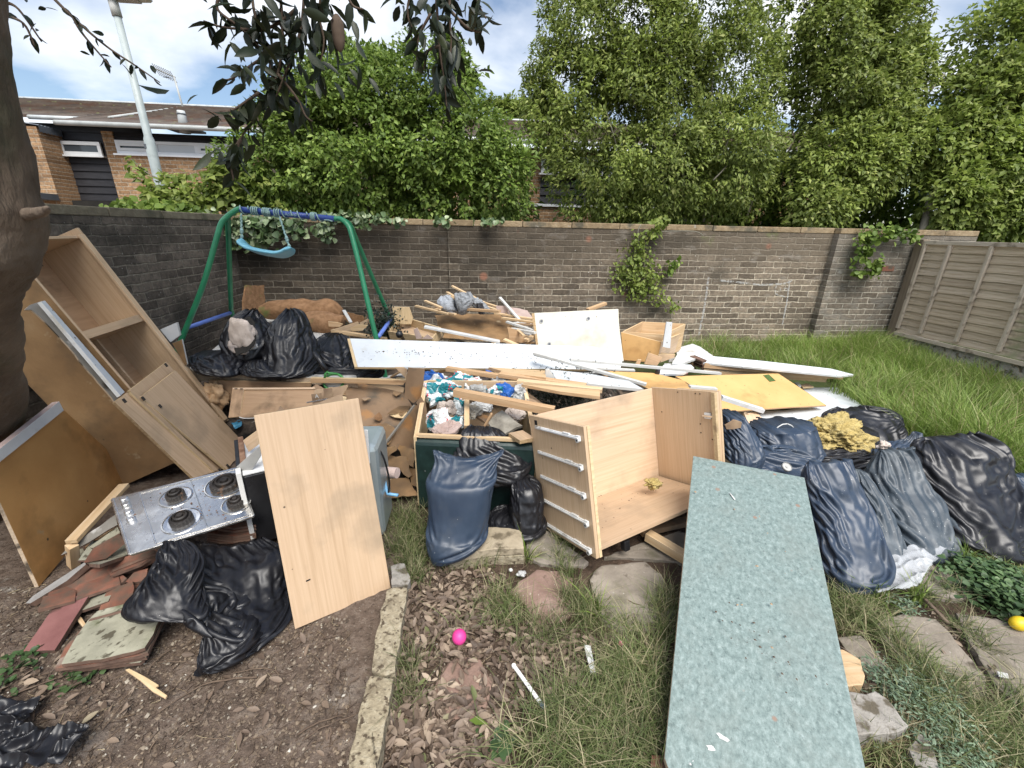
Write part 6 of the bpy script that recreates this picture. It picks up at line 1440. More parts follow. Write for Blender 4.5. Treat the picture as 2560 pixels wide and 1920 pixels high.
# bags behind, on the white sheet
YB = 3.3
bs1 = bag('open black bag of plaster pieces behind the leaning boards', [
 S_(WF(690,240), WF(752,245),3.42,.06), S_(WF(600,275), WF(772,290),3.40,.11), S_(WF(545,350), WF(815,340),3.36,.14), S_(WF(505,440), WF(870,420),3.32,.16), S_(WF(510,520), WF(878,480),3.28,.16), S_(WF(555,600), WF(866,560),3.25,.15), S_(WF(620,655), WF(800,640),3.22,.10)], 'black_bag', 15,.018,.03, freq=.9)
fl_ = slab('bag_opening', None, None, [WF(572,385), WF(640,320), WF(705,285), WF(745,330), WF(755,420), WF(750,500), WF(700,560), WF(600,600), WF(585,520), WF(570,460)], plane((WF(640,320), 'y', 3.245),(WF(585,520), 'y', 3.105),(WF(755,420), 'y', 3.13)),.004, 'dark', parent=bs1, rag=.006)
for i, (c, r) in enumerate((((640,420),(.075,.03,.11)),((610,520),(.05,.03,.06)),((690,470),(.05,.03,.07)),((700,520),(.06,.03,.03)),((640,560),(.05,.03,.03)),((720,410),(.03,.03,.05)))):
 lump('plaster_piece', A(WF(*c), 'y', 3.10 + .02 * (i % 2)), r, 'plaster' if i != 3 else 'white_clean', 50 + i, ['large pale plaster piece in the open black bag', 'lower pale plaster chunk in the open black bag', 'grey pink plaster lump at the centre of the open bag', 'white plaster chip at the bottom of the open bag', 'small plaster chip low in the open bag', 'brown tinged plaster bit at the right rim of the open bag'][i], 'plaster', 'plaster pieces in the open black bag', amp=.28, f=1.4, sub=4)
bag('low wide open black bag at the left end of the white sheet', [
 S_(WF(285,575), WF(580,585),3.16,.10,.0), S_(WF(258,600), WF(640,625),3.12,.15,.01), S_(WF(285,640), WF(655,665),3.08,.16), S_(WF(320,690), WF(655,720),3.04,.14), S_(WF(360,725), WF(640,745),3.02,.10)], 'black_bag', 16,.014,.01)
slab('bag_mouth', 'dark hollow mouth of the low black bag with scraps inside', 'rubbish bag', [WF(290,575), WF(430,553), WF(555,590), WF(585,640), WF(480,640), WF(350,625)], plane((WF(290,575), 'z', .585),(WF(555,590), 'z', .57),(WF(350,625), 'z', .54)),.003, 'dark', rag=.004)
for i, c in enumerate(((505,600),(535,612),(560,600))): lump('scrap', A(WF(*c), 'z', .58),(.035,.025,.02), 'rubble', 60 + i, ['left crumpled scrap in the mouth of the low black bag', 'middle crumpled scrap in the mouth of the low black bag', 'right crumpled scrap in the mouth of the low black bag'][i], 'scrap', 'scraps in the low black bag', amp=.5)
bag('tall tied black bag at the centre of the bags behind, shining in the light', [
 S_(WF(1010,240), WF(1050,238),3.45,.03), S_(WF(955,285), WF(1115,275),3.42,.10), S_(WF(890,370), WF(1160,360),3.38,.16), S_(WF(872,440), WF(1180,440),3.34,.19), S_(WF(855,560), WF(1215,540),3.28,.21), S_(WF(830,640), WF(1240,630),3.22,.22), S_(WF(780,700), WF(1240,700),3.16,.20), S_(WF(800,745), WF(1180,745),3.12,.15)], 'black_bag', 17,.020,.03)
bag('low black bag lying under the tall tied one', [
 S_(WF(720,640), WF(830,630),3.10,.05), S_(WF(670,680), WF(900,690),3.06,.09), S_(WF(650,720), WF(1000,730),3.02,.10), S_(WF(680,755), WF(1000,758),3.0,.07)], 'black_bag', 18,.015,.01)
bag('slumped black bag behind the racket', [
 S_(WF(1300,430), WF(1440,432),3.62,.08), S_(WF(1225,480), WF(1500,500),3.56,.14), S_(WF(1200,520), WF(1530,580),3.50,.18), S_(WF(1240,620), WF(1560,650),3.42,.19), S_(WF(1290,700), WF(1720,710),3.34,.18), S_(WF(1330,765), WF(1730,770),3.28,.14)], 'black_bag', 19,.020,.02)
bag('crumpled black film spilling beside the swing leg', [
 S_(WF(1500,640), WF(1720,650),3.30,.05), S_(WF(1440,690), WF(1760,690),3.24,.08), S_(WF(1180,730), WF(1760,740),3.18,.09), S_(WF(1150,768), WF(1700,775),3.12,.06)], 'black_bag', 20,.02,.02, freq=1.6)

# right hand bags ------------------------------------------------------------
bag('tall slate blue bag touching the right edge of the green worktop', [
 S_(WI(815,825), WI(1095,798),1.86,.018,.0), S_(WI(803,860), WI(1108,835),1.85,.05), S_(WI(803,930), WI(1125,900),1.83,.09), S_(WI(820,1010), WI(1150,990),1.80,.12), S_(WI(845,1100), WI(1180,1090),1.75,.14), S_(WI(868,1200), WI(1215,1190),1.69,.15), S_(WI(888,1300), WI(1242,1290),1.63,.16), S_(WI(910,1400), WI(1252,1390),1.57,.16), S_(WI(930,1480), WI(1250,1460),1.52,.14), S_(WI(945,1560), WI(1190,1520),1.49,.10), S_(WI(958,1600), WI(1060,1570),1.47,.04)], 'slate_bag', 31,.018,.020, gz=.015, ridge=.9, group='bags standing right of the worktop')
bag('dusty slate bag squeezed behind the tall slate blue bag', [
 S_(WI(1120,860), WI(1195,880),1.98,.02), S_(WI(1110,900), WI(1225,930),1.96,.07), S_(WI(1110,1000), WI(1270,1030),1.92,.12), S_(WI(1130,1150), WI(1320,1170),1.84,.14), S_(WI(1150,1270), WI(1365,1290),1.76,.14), S_(WI(1170,1370), WI(1400,1385),1.69,.12), S_(WI(1200,1430), WI(1360,1420),1.67,.06)], 'dusty_bag', 32,.012,.012, gz=.015, ridge=.9, group='bags standing right of the worktop')
bag('dusty grey streaked bag with a twisted open top', [
 S_(WI(1285,735), WI(1470,730),2.16,.02,.01), S_(WI(1278,770), WI(1490,775),2.15,.05), S_(WI(1262,840), WI(1515,850),2.12,.09), S_(WI(1245,930), WI(1545,930),2.08,.13), S_(WI(1245,1020), WI(1600,1010),2.02,.16), S_(WI(1275,1120), WI(1655,1110),1.95,.17), S_(WI(1315,1210), WI(1700,1200),1.88,.17), S_(WI(1350,1290), WI(1725,1285),1.82,.16), S_(WI(1385,1350), WI(1715,1325),1.78,.13), S_(WI(1420,1385), WI(1600,1380),1.75,.06)], 'dusty_bag', 33,.022,.03, gz=.015, ridge=.9, group='bags standing right of the worktop')
bag('largest black bag at the far right of the row', [
 S_(WI(1570,668), WI(1900,632),2.42,.03,.0), S_(WI(1530,710), WI(2050,700),2.38,.12), S_(WI(1528,780), WI(2065,770),2.34,.17), S_(WI(1530,880), WI(2080,880),2.28,.20), S_(WI(1560,970), WI(2100,980),2.20,.22), S_(WI(1600,1060), WI(2135,1080),2.12,.24), S_(WI(1640,1140), WI(2170,1170),2.04,.24), S_(WI(1680,1220), WI(2200,1260),1.96,.22), S_(WI(1740,1300), WI(2195,1330),1.90,.18), S_(WI(1830,1360), WI(2140,1372),1.86,.10)], 'black_bag', 34,.026,.03, gz=.015, ridge=.9, group='bags standing right of the worktop')
bag('black bag behind the one with the yellow insulation', [
 S_(WI(1010,475), WI(1220,462),2.95,.04), S_(WI(930,525), WI(1385,500),2.90,.12), S_(WI(940,580), WI(1405,560),2.85,.16), S_(WI(1000,640), WI(1408,650),2.78,.17), S_(WI(1060,700), WI(1395,690),2.72,.14)], 'black_bag', 35,.022,.03)
bi = bag('black bag holding the yellow insulation', [
 S_(WI(840,590), WI(1240,600),2.52,.13), S_(WI(850,650), WI(1235,650),2.49,.16), S_(WI(870,720), WI(1225,720),2.45,.17), S_(WI(890,790), WI(1215,800),2.40,.17), S_(WI(950,850), WI(1200,870),2.36,.13)], 'black_bag', 36,.018,.02)
lump('insulation', A(WI(990,640), 'y', 2.42),(.21,.14,.115), 'wool', 37, 'big torn lump of yellow mineral wool insulation', 'insulation', amp=.5, f=2.0, sub=16)
lump('insulation', A(WI(1075,690), 'y', 2.36),(.11,.08,.075), 'wool', 38, 'smaller yellow insulation piece hanging over the front rim of its bag', 'insulation', amp=.55, f=2.4, sub=10)
bag('wide slate blue bag with a white plastic hoop in its mouth', [
 S_(WI(480,592), WI(830,560),2.40,.13,.0), S_(WI(480,630), WI(855,620),2.38,.15), S_(WI(495,700), WI(872,690),2.34,.16), S_(WI(510,770), WI(890,770),2.28,.16), S_(WI(540,840), WI(880,840),2.22,.12)], 'slate_bag', 39,.016,.02)
tube('hoop', [A(WI(*p), 'y', 2.36) for p in ((612,608),(630,585),(660,568),(690,565),(715,575),(730,590))],.004, 'white_clean', seg=8, label='thin white plastic hoop sticking up in a slate bag', cat='hoop')
bag('narrow slate bag beside the right side of the cabinet, open at the top', [
 S_(WI(290,510), WI(392,502),2.10,.08), S_(WI(288,560), WI(425,560),2.08,.10), S_(WI(290,640), WI(470,640),2.04,.11), S_(WI(300,720), WI(500,730),2.0,.12), S_(WI(310,800), WI(500,800),1.96,.10)], 'slate_bag', 40,.014,.018)
slab('cardboard_scrap', 'torn cardboard pieces in the narrow slate bag', 'cardboard', [WI(292,575), WI(320,560), WI(350,540), WI(398,555), WI(392,590), WI(340,600), WI(300,600)], plane('y', 1.965),.01, 'cardboard', rag=.004)
bag('slack slate bag lying behind the top of the green worktop', [
 S_(WI(370,728), WI(640,745),2.06,.05), S_(WI(340,790), WI(860,780),2.02,.11), S_(WI(360,830), WI(880,830),1.98,.13), S_(WI(480,880), WI(850,890),1.93,.11), S_(WI(600,920), WI(800,930),1.88,.05)], 'slate_bag', 42,.026,.02, freq=1.3)
for i, (c, r) in enumerate((((690,840),.026),)):
 q = A(WI(*c), 'y', 1.86); M_ = frame(q, (1,.1,.1),(EYEP - q + Vector((0,0,1)))); V, F = [],[]; seg = 24
 pr = [(r, -.012),(r, 0),(r * .92,.002),(r * .86,-.003),(r * .3,-.003),(r * .28,.001),(.0005,.001)]
 for (rr, zz) in pr: V += [(rr * math.cos(6.283 * k / seg), rr * math.sin(6.283 * k / seg), zz) for k in range(seg)]
 for a in range(len(pr) - 1): F += [(a * seg + k, a * seg + (k + 1) % seg, (a + 1) * seg + (k + 1) % seg, (a + 1) * seg + k) for k in range(seg)]
 tag(link('jar_lid', V, F, 'plastic_grey', M=M_), 'round grey lid on the slack slate bag', 'lid')
bag('blue grey bag horn standing up behind the dusty streaked bag', [
 S_(WI(1510,622), WI(1552,622),2.34,.02), S_(WI(1450,680), WI(1545,690),2.32,.05), S_(WI(1330,730), WI(1535,780),2.28,.09), S_(WI(1230,800), WI(1525,880),2.22,.10), S_(WI(1220,880), WI(1500,950),2.20,.06)], 'slate_bag', 43,.014,.015)
lump('torn_card', A(WI(1310,705), 'y', 2.17),(.035,.02,.028), 'plaster', 44, 'pale torn scrap in the neck of the dusty streaked bag', 'scrap', amp=.5)
bag('black bag filling the middle of the right hand group', [
 S_(WI(1180,760), WI(1260,770),2.24,.03), S_(WI(840,770), WI(1240,830),2.22,.10), S_(WI(800,830), WI(1260,880),2.16,.12), S_(WI(1080,880), WI(1240,930),2.12,.06)], 'black_bag', 45,.018,.02)
bag('pale slate bag cut by the right edge of the view', [
 S_(WI(2095,890), WI(2230,900),2.16,.04), S_(WI(2085,950), WI(2330,960),2.12,.10), S_(WI(2110,1020), WI(2400,1030),2.06,.13), S_(WI(2150,1090), WI(2420,1100),2.0,.14), S_(WI(2200,1180), WI(2420,1190),1.94,.12)], 'slate_bag', 46,.018,.015, gz=.02)

# ================================================================ THE PILE BEHIND
# white sheet under the bags behind
slab('white_worktop', 'big white topped worktop lying under the black bags behind', 'worktop', [WF(232,692), WF(300,640), WF(760,275), WF(930,308), WF(1160,358), WF(1420,398), WF(1500,470), WF(1560,800), WF(1190,772), WF(295,744)], plane((WF(295,744), 'z', .49),(WF(1190,772), 'z', .47),(WF(760,275), 'z', .49)),.05,('white_clean', 'white_edge'))
slab('beech_rail', 'beech rail with an orange underside right of the white worktop edge', 'rail', [WF(1188,775), WF(1950,792), WF(1920,830), WF(1440,815), WF(1188,815)], plane('y', 2.93),.03,('timber_orange', 'beech_edge'))
slab('beech_board', 'beech board running back from the bags towards the crate', 'panel', [WF(1300,788), WF(1740,790), WF(1930,850), WF(1920,888), WF(1500,800)], plane((WF(1300,788), 'z', .40),(WF(1930,850), 'z', .36),(WF(1740,790), 'z', .38)),.018, BE)
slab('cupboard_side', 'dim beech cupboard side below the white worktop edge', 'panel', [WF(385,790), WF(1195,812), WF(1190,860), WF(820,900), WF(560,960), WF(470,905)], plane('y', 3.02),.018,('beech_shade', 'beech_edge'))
dr = empty('loose_door', tuple(A(WF(870,960), 'y', 2.8)), 'brown framed cupboard door lying on its side behind the beech panel', 'door')
pd_ = plane((WF(572,855), 'y', 2.86),(WF(1215,852), 'y', 2.80),(WF(540,1085), 'y', 2.72))
pd2 = (pd_[0] + (pd_[0] - EYEP).normalized() * .012, pd_[1])
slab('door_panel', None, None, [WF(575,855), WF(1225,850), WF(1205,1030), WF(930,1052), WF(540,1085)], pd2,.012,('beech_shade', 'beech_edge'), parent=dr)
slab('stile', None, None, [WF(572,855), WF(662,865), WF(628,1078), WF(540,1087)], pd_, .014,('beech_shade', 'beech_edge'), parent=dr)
slab('rail', None, None, [WF(629,1052), WF(905,1040), WF(900,1075), WF(626,1088)], pd_, .014,('beech_shade', 'beech_edge'), parent=dr)
slab('rail', None, None, [WF(572,851), WF(1222,847), WF(1222,862), WF(663,866), WF(572,862)], pd_, .016,('beech', 'beech_edge'), parent=dr)
tube('handle', spline([A(WF(*p), 'y', 2.68) for p in ((625,1083),(660,1092),(720,1092),(770,1086))],4),.003, 'metal_white', dr, seg=6)
for a in ((600,858),(645,858)): slab('hinge_hole', None, None, [WF(a[0] - 14,856), WF(a[0] + 10,855), WF(a[0] + 12,862), WF(a[0] - 12,863)],(pd_[0] - (pd_[0] - EYEP).normalized() * .004, pd_[1]),.002, 'dark', parent=dr)
# cardboard and hardboard heap
slab('cardboard_flap', 'torn cardboard flap with a white letter tag beside the cupboard door', 'cardboard', [WF(1222,868), WF(1485,828), WF(1445,905), WF(1330,950), WF(1240,985), WF(1205,975)], plane((WF(1222,868), 'y', 2.74),(WF(1485,828), 'y', 2.66),(WF(1240,985), 'y', 2.60)),.006,('cardboard', 'particle'), rag=.004, seed=3)
tg = slab('letter_tag', 'small buff cardboard tag with a white letter A', 'tag', [WF(1193,902), WF(1276,893), WF(1278,962), WF(1205,968)], plane('y', 2.56),.003, 'cardboard')
tq = A(WF(1239,920), 'y', 2.555); text('letter', 'A', .036, frame(tq, (1,0,0),(0,-1,0)), 'white_clean', tg)
bar('hinge', 'small steel hinge arm in front of the tagged cardboard', 'hinge', (WF(1160,968), 'y', 2.54),(WF(1325,938), 'y', 2.52),.012,.006, 'steel')
slab('cardboard_flap', 'cardboard strip behind the letter tag', 'cardboard', [WF(1290,860), WF(1360,852), WF(1362,930), WF(1296,938)], plane('y', 2.60),.004,('cardboard', 'particle'))
slab('cardboard_flap', 'brown crumpled cardboard showing over the top of the leaning beech panel', 'cardboard', [WF(915,1040), WF(950,992), WF(985,1025), WF(1200,985), WF(1440,900), WF(1450,950), WF(1100,1060)], plane((WF(915,1040), 'y', 2.3),(WF(1440,900), 'y', 2.55),(WF(1100,1060), 'y', 2.3)),.006,('cardboard', 'particle'), rag=.004, seed=5)
pB = plane((WF(1500,795), 'z', .44),(WF(1925,890), 'z', .36),(WF(1600,1400), 'z', .16))
slab('hardboard_sheet', 'big stained brown hardboard sheet behind the tall beech panel', 'board', [WF(1500,795), WF(1925,890), WF(1995,1000), WF(1760,1330), WF(1650,1420), WF(1430,1400), WF(1420,950)], pB, .006,('hardboard_dark', 'particle'), rag=.002, seed=6)
slab('hardboard_sheet', 'brown hardboard sheet standing behind the left wall of the crate', 'board', [WF(1762,1335), WF(2012,985), WF(2060,1000), WF(2035,1330), WF(1900,1340)], plane((WF(1762,1335), 'z', .20),(WF(2012,985), 'z', .38),(WF(2035,1330), 'z', .12)),.006,('hardboard_dark', 'particle'), rag=.003, seed=8)
bar('metal_edge', 'thin grey edging bar across the stained hardboard', 'edging', (WF(2010,990), 'z', .42),(WF(1745,1335), 'z', .22),.012,.012, 'greyboard')
slab('brown_flap', 'folded brown board flap hanging beside the crate below the speckled shelf', 'board', [WF(1960,692), WF(2092,700), WF(2070,928), WF(2000,972), WF(1930,920), WF(1940,800)], plane('y', 2.72),.006,('hardboard_dark', 'particle'), rag=.002, seed=9)
slab('torn_card', 'buff torn edge of card at the left wall of the crate', 'cardboard', [WG(760,970), WG(800,925), WG(835,985), WG(850,1090), WG(800,1050)], plane('y', 2.44),.005,('cardboard', 'particle'), rag=.004, seed=10)
for i, (pts, z, lab) in enumerate((([WF(1640,1165), WF(1785,1130), WF(1870,1185), WF(1800,1300), WF(1680,1260)],.24, 'curled orange scrap of hardboard beside the metal casing'),([WF(1750,1340), WF(1860,1310), WF(1870,1345), WF(1800,1400), WF(1755,1380)],.20, 'small curled orange scrap under the edging bar'),
         ([WF(1745,1390), WF(1945,1395), WF(1990,1540), WF(1960,1560), WF(1900,1500), WF(1750,1470)],.12, 'ragged orange brown board scrap above the pink roll'),([WF(1700,1570), WF(1960,1560), WF(2040,1700), WF(1740,1720)],.04, 'torn brown board scrap lying on the ground beside the crate'),
         ([WF(1860,1290), WF(2010,1340), WF(2000,1480), WF(1930,1420)],.15, 'upright torn brown scrap near the left foot of the crate'),([WF(1960,1480), WF(2030,1500), WF(2050,1640), WF(1985,1620)],.08, 'narrow brown scrap against the dark green board'))):
 slab('board_scrap', lab, 'board scrap', pts, plane((pts[0], 'z', z + .03),(pts[1], 'z', z + .05),(pts[-1], 'z', z)),.005,('hardboard', 'particle'), 'torn board scraps by the crate', rag=.006, seed=20 + i)
rnd = random.Random(77)
for i in range(26):
 u, v = (rnd.uniform(1430,2000), rnd.uniform(880,1330)) if i < 16 else (rnd.uniform(1210,1480), rnd.uniform(880,960)); c = onpl(WF(u, v),(pB[0] + Vector((0,-.02,.03)), pB[1])); a = rnd.uniform(0,3.1); r_ = rnd.uniform(.03,.085)
 n_ = (pB[1] if pB[1].z > 0 else -pB[1]) + Vector((rnd.uniform(-.5,.5), rnd.uniform(-.5,.5),0)); M_ = frame(c, Vector((math.cos(a), math.sin(a),0)), n_); k_ = rnd.randint(4,6)
 slab3('board_scrap', [M_ @ Vector((r_ * rnd.uniform(.5,1.3) * math.cos(6.283 * q / k_), r_ * rnd.uniform(.3,.9) * math.sin(6.283 * q / k_),0)) for q in range(k_)],.006,(('hardboard', 'cardboard', 'hardboard_dark', 'beech_edge', 'underlay')[i % 5], 'particle'), rag=.004, seed=i, label='small torn brown scrap strewn on the stained hardboard behind the tall panel', cat='board scrap', group='small scraps strewn on the stained hardboard')
tube('carpet_roll', [A(WF(1735,1510), 'y', 2.0), A(WF(1875,1525), 'y', 1.96)],.028, 'pinkscrap', seg=20, label='end of a pinkish foam roll beside the metal casing', cat='roll', smooth=False)
slab('beech_offcut', 'beech offcut wedged between the stacked boards and the tall panel', 'offcut', [WF(655,1270), WF(765,1190), WF(780,1300), WF(700,1360)], plane('y', 2.0),.018, BE)
slab('plastic_sheet', 'pale grey ribbed plastic sheet above the hob corner', 'panel', [WF(600,1480), WF(790,1310), WF(790,1400), WF(700,1540), WF(645,1500)], plane('y', 1.85),.012,('plastic_grey', 'white_clean'))
sheet('blue_plastic', 'crumpled scrap of blue plastic in the dark gap under the door', 'plastic scrap', [WF(560,1150), WF(640,1125), WF(660,1160), WF(600,1200)],.12, 'blue_scrap', 71,.03,30)
lump('orange_scrap', A(WF(440,900), 'y', 3.0),(.07,.05,.09), 'timber_orange', 72, 'split orange wood scrap in the shadow under the cupboard side', 'scrap', amp=.6)

# underlay and carpet against the wall
slab('underlay_piece', 'brown felt underlay piece standing in the wall corner', 'underlay', [WF(680,44), WF(824,40), WF(822,110), WF(832,160), WF(800,240), WF(795,285), WF(650,290), WF(660,200), WF(668,120)], plane((WF(680,44), 'y', 5.0),(WF(824,40), 'y', 5.25),(WF(660,200), 'y', 4.9)),.02, 'underlay', rag=.006, seed=2)

def hroll(name, label, cat, pts, y, r, mt, seed, amp=.03, **k):
 T = []
 for p, rr in zip(pts, r):
  c = A(WF(*p), 'y', y); T.append(np.array([c.x, c.y, c.z, 0,0, rr, rr * 1.1,0,0]))
 V = []; rings = 70; seg = 40; F = []
 for i in range(rings):
  R = catrow(T, i / (rings - 1)); c = Vector(R[:3])
  for j_ in range(seg):
   a = 2 * math.pi * j_ / seg; p = c + Vector((.0, math.cos(a) * R[6] * 1.2, math.sin(a) * R[5])); d = Vector((0, math.cos(a), math.sin(a)))
   V.append(p + d * (amp * crumple(p, seed, 1.3) + amp * .6 * mnoise.noise(p * 9)))
 for i in range(rings - 1): F += [(i * seg + q, i * seg + (q + 1) % seg, (i + 1) * seg + (q + 1) % seg, (i + 1) * seg + q) for q in range(seg)]
 F += [tuple(range(seg - 1,-1,-1)), tuple(range((rings - 1) * seg, rings * seg))]
 c0 = V[0].copy(); return tag(link(name, [v - c0 for v in V], F, mt, None, Matrix.Translation(c0), smooth=True), label, cat)

hroll('underlay_roll', 'long crumpled brown felt roll lying along the foot of the wall', 'underlay', [(800,245),(900,240),(1040,235),(1200,255),(1350,245),(1440,270)],4.85,(.06,.10,.11,.13,.12,.06), 'underlay', 3)
hroll('underlay_roll', 'second brown felt fold lying in front of the long roll', 'underlay', [(1110,310),(1200,330),(1330,345),(1450,325)],4.6,(.05,.10,.12,.06), 'underlay', 5)
slab('ribbed_card', 'ribbed brown board behind the green swing legs', 'board', [WF(1475,255), WF(1640,295), WF(1600,335), WF(1500,345), WF(1440,300)], plane('y', 4.5),.012, 'underlay', rag=.004, seed=3)
tri_ = (([WF(1358,395), WF(1560,330), WF(1568,345), WF(1530,402), WF(1440,400)],4.05, 'pale triangular board offcut beside the swing leg', 'beech'),([WF(1328,328), WF(1400,335), WF(1445,350), WF(1420,370), WF(1332,368)],4.3, 'split wood block on the brown felt', 'timber_orange'),([WF(1575,340), WF(1700,276), WF(1742,300), WF(1650,352), WF(1620,392)],4.2, 'pinkish board offcut standing behind the swing leg', 'beech'),
  ([WF(1500,380), WF(1570,350), WF(1640,360), WF(1600,400), WF(1520,405)],4.0, 'small pale board scrap between offcuts by the swing', 'timber'))
for i, (pts, y, lab, m_) in enumerate(tri_): slab('offcut', lab, 'offcut', pts, plane('y', y),.015,(m_, 'beech_edge'), rag=.001)
bar('white_lath', 'short white lath standing against the felt roll', 'lath', (WF(1452,240), 'y', 4.4),(WF(1508,335), 'y', 4.2),.03,.012, 'white_clean')
bar('timber_batten', 'long timber batten edge behind the slumped bag and the speckled shelf', 'batten', (WF(1362,400), 'z', .52),(WF(1790,468), 'z', .50),.045,.03, 'timber')
# shrub in the pile
sh = empty('dark_shrub', tuple(A(WG(500,380), 'y', 4.2)), 'small dark leaved shrub poking through the pile by the right swing legs', 'shrub')
rg = np.random.default_rng(5); q = np.array(A(WG(500,375), 'y', 4.2)); P = q + rg.normal(size=(1500,3)) * np.array([.075,.06,.095]); leaves('foliage', P, rg.normal(size=(1500,3)), norm(rg.normal(size=(1500,3)) + np.array([0,-.5,.8])), rg.uniform(.02,.04,1500),.6, 'leaf_conifer', sh)
sh = empty('artificial_tree', tuple(A(WG(1900,920), 'y', 2.7)), 'dark bristly artificial fir tree lying in the gap behind the cabinet', 'artificial tree')
q = np.array(A(WG(1900,925), 'y', 2.75)); P = q + rg.normal(size=(3600,3)) * np.array([.17,.10,.075]); leaves('needles', P, rg.normal(size=(3600,3)), norm(rg.normal(size=(3600,3))), rg.uniform(.02,.045,3600),.18, 'leaf_conifer', sh)

# upright beech offcut, drawer tray and its contents
slab('offcut', 'upright pale offcut behind the open drawer tray', 'offcut', [WG(570,212), WG(705,216), WG(735,300), WG(722,350), WG(590,350)], plane('y', 4.25),.016,('beech_edge', 'beech_edge'))

def tray(name, label, cat, floor4, h, mt, th=.012, parts=('left', 'back', 'right', 'front'), up=None):
 """open box: floor corners (front left, front right, back right, back left), sides of height h"""
 e = empty(name, tuple(floor4[0]), label, cat); n = (floor4[1] - floor4[0]).cross(floor4[3] - floor4[0]).normalized()
 if n.z < 0: n = -n
 if up: n = Vector(up).normalized()
 slab3('base', list(floor4), th, mt, e)
 for k, (i, j_) in {'front': (0,1), 'right': (1,2), 'back': (2,3), 'left': (3,0)}.items():
  if k in parts:
   hh = h[k] if isinstance(h, dict) else h; a, b = floor4[i], floor4[j_]; bar3('side_panel', a + n * hh / 2, b + n * hh / 2, th, hh, mt[1] if isinstance(mt, tuple) else mt, e, upv=n)
 return e

t4 = [A(WG(556,466), 'z', .50), A(WG(900,520), 'z', .50), A(WG(965,440), 'z', .55), A(WG(655,345), 'z', .58)]
tray('drawer_tray', 'shallow open pine drawer tray lying on the pile', 'drawer', t4,.085,('beech', 'beech_edge'))
bar('handle_rod', 'black knobbed handle sticking out of the drawer tray', 'handle', (WG(660,470), 'z', .56),(WG(630,428), 'z', .66),.028,.028, 'black_metal', bevel=.008)
lump('knob', A(WG(628,430), 'z', .67),(.03,.03,.03), 'black_metal', 3, 'round black knob over the drawer tray', 'knob', amp=.05)
for i, (pts, lab) in enumerate((([WG(738,392), WG(768,376), WG(806,450), WG(800,466), WG(760,466)], 'grooved wood moulding offcut in the drawer tray'),([WG(800,466), WG(850,428), WG(900,466)], 'small folded wood offcut at the front of the drawer tray'))):
 slab('moulding', lab, 'offcut', pts, plane('y', 3.55),.02,('pinkscrap', 'beech_edge'))
bar('white_batten', 'long white painted batten across the drawer tray and brown board', 'batten', (WG(825,368), 'z', .66),(WG(1420,487), 'z', .52),.075,.018,('white_clean', 'beech_edge')[0])
slab('hardboard_sheet', 'broken brown hardboard sheet with peeled edge, near the top of the pile', 'board', [WG(905,280), WG(1130,264), WG(1420,274), WG(1480,320), WG(1560,400), WG(1612,450), WG(1618,492), WG(1430,487), WG(970,455), WG(985,420), WG(930,380), WG(925,320)], plane((WG(905,280), 'y', 4.75),(WG(1420,274), 'y', 4.75),(WG(970,455), 'y', 4.25)),.006,('hardboard', 'particle'), rag=.006, seed=12)
slab('hardboard_sheet', 'second darker board under the broken hardboard sheet', 'board', [WG(1480,370), WG(1560,398), WG(1640,470), WG(1700,500), WG(1500,492)], plane('y', 3.9),.01,('timber_orange', 'particle'))
# laths
laths = (((757,205),(1012,268),4.5,.03, 'timber', 'lath pointing left at the very left of the lath heap'),((830,165),(958,218),4.6,.028, 'timber', 'short lath just above the leftmost one'),((1005,98),(1075,140),4.75,.03, 'timber', 'lath end sticking up behind the grey cloth'),
   ((1044,48),(1300,180),4.85,.028, 'timber', 'highest lath of the heap, rising against the wall'),((1170,232),(1420,248),4.4,.04, 'timber_orange', 'reddish lath lying in front of the grey cloth'),((1290,178),(1490,240),4.75,.03, 'timber', 'lath running right behind the dark sock'),
   ((1300,205),(1480,262),4.65,.028, 'timber', 'lower lath running right behind the dark sock'),((1420,138),(1588,330),4.45,.028, 'white_clean', 'white lath sloping steeply down to the right'),((1440,300),(1700,336),4.3,.035, 'timber', 'long lath lying level behind the cream panel'),
   ((1475,330),(1695,402),4.15,.03, 'white_clean', 'white lath sloping gently behind the cream panel'),((1500,345),(1700,358),4.25,.03, 'timber_orange', 'reddish lath between two white ones'),((1512,385),(1700,418),4.05,.035, 'white_clean', 'thick white lath beside the cream panel'),
   ((1562,395),(1610,440),3.95,.022, 'timber', 'short stub of lath under the thick white lath'),((930,258),(1070,270),4.5,.03, 'timber', 'lath on the top edge of the broken hardboard sheet'),((1010,115),(1070,150),4.7,.022, 'timber', 'small lath end just below the upright one behind the cloth'),
   ((1430,160),(1500,225),4.6,.018, 'timber', 'thin lath alongside the steep white lath'),((870,215),(950,235),4.55,.02, 'timber', 'thin splinter lath at the left of the grey cloth'),((1380,262),(1700,312),4.42,.03, 'timber', 'lath lying under the pink foam pieces'))
for a, b, y, w, m_, lab in laths:
 bar('lath', lab, 'lath', (WG(*a), 'y', y),(WG(*b), 'y', y - .25), w * 1.1, w * .6, m_, group='laths heaped against the wall', split=.3)
bar('timber_block', 'short sawn timber block beside the cream panel', 'timber', (WG(1625,478), 'y', 3.85),(WG(1700,438), 'y', 3.95),.05,.03, 'timber')
# cloth
def cloth(name, label, pts, y, mt, seed, amp, dh, cat='cloth'):
 return shell(name, [(WG(*l), WG(*r), y, y, d, 0,0) for l, r, d in zip(*pts, dh)], mt, None, 75,90, amp, seed, 2.1,.02,1.5, label, cat, ridge=1.5)

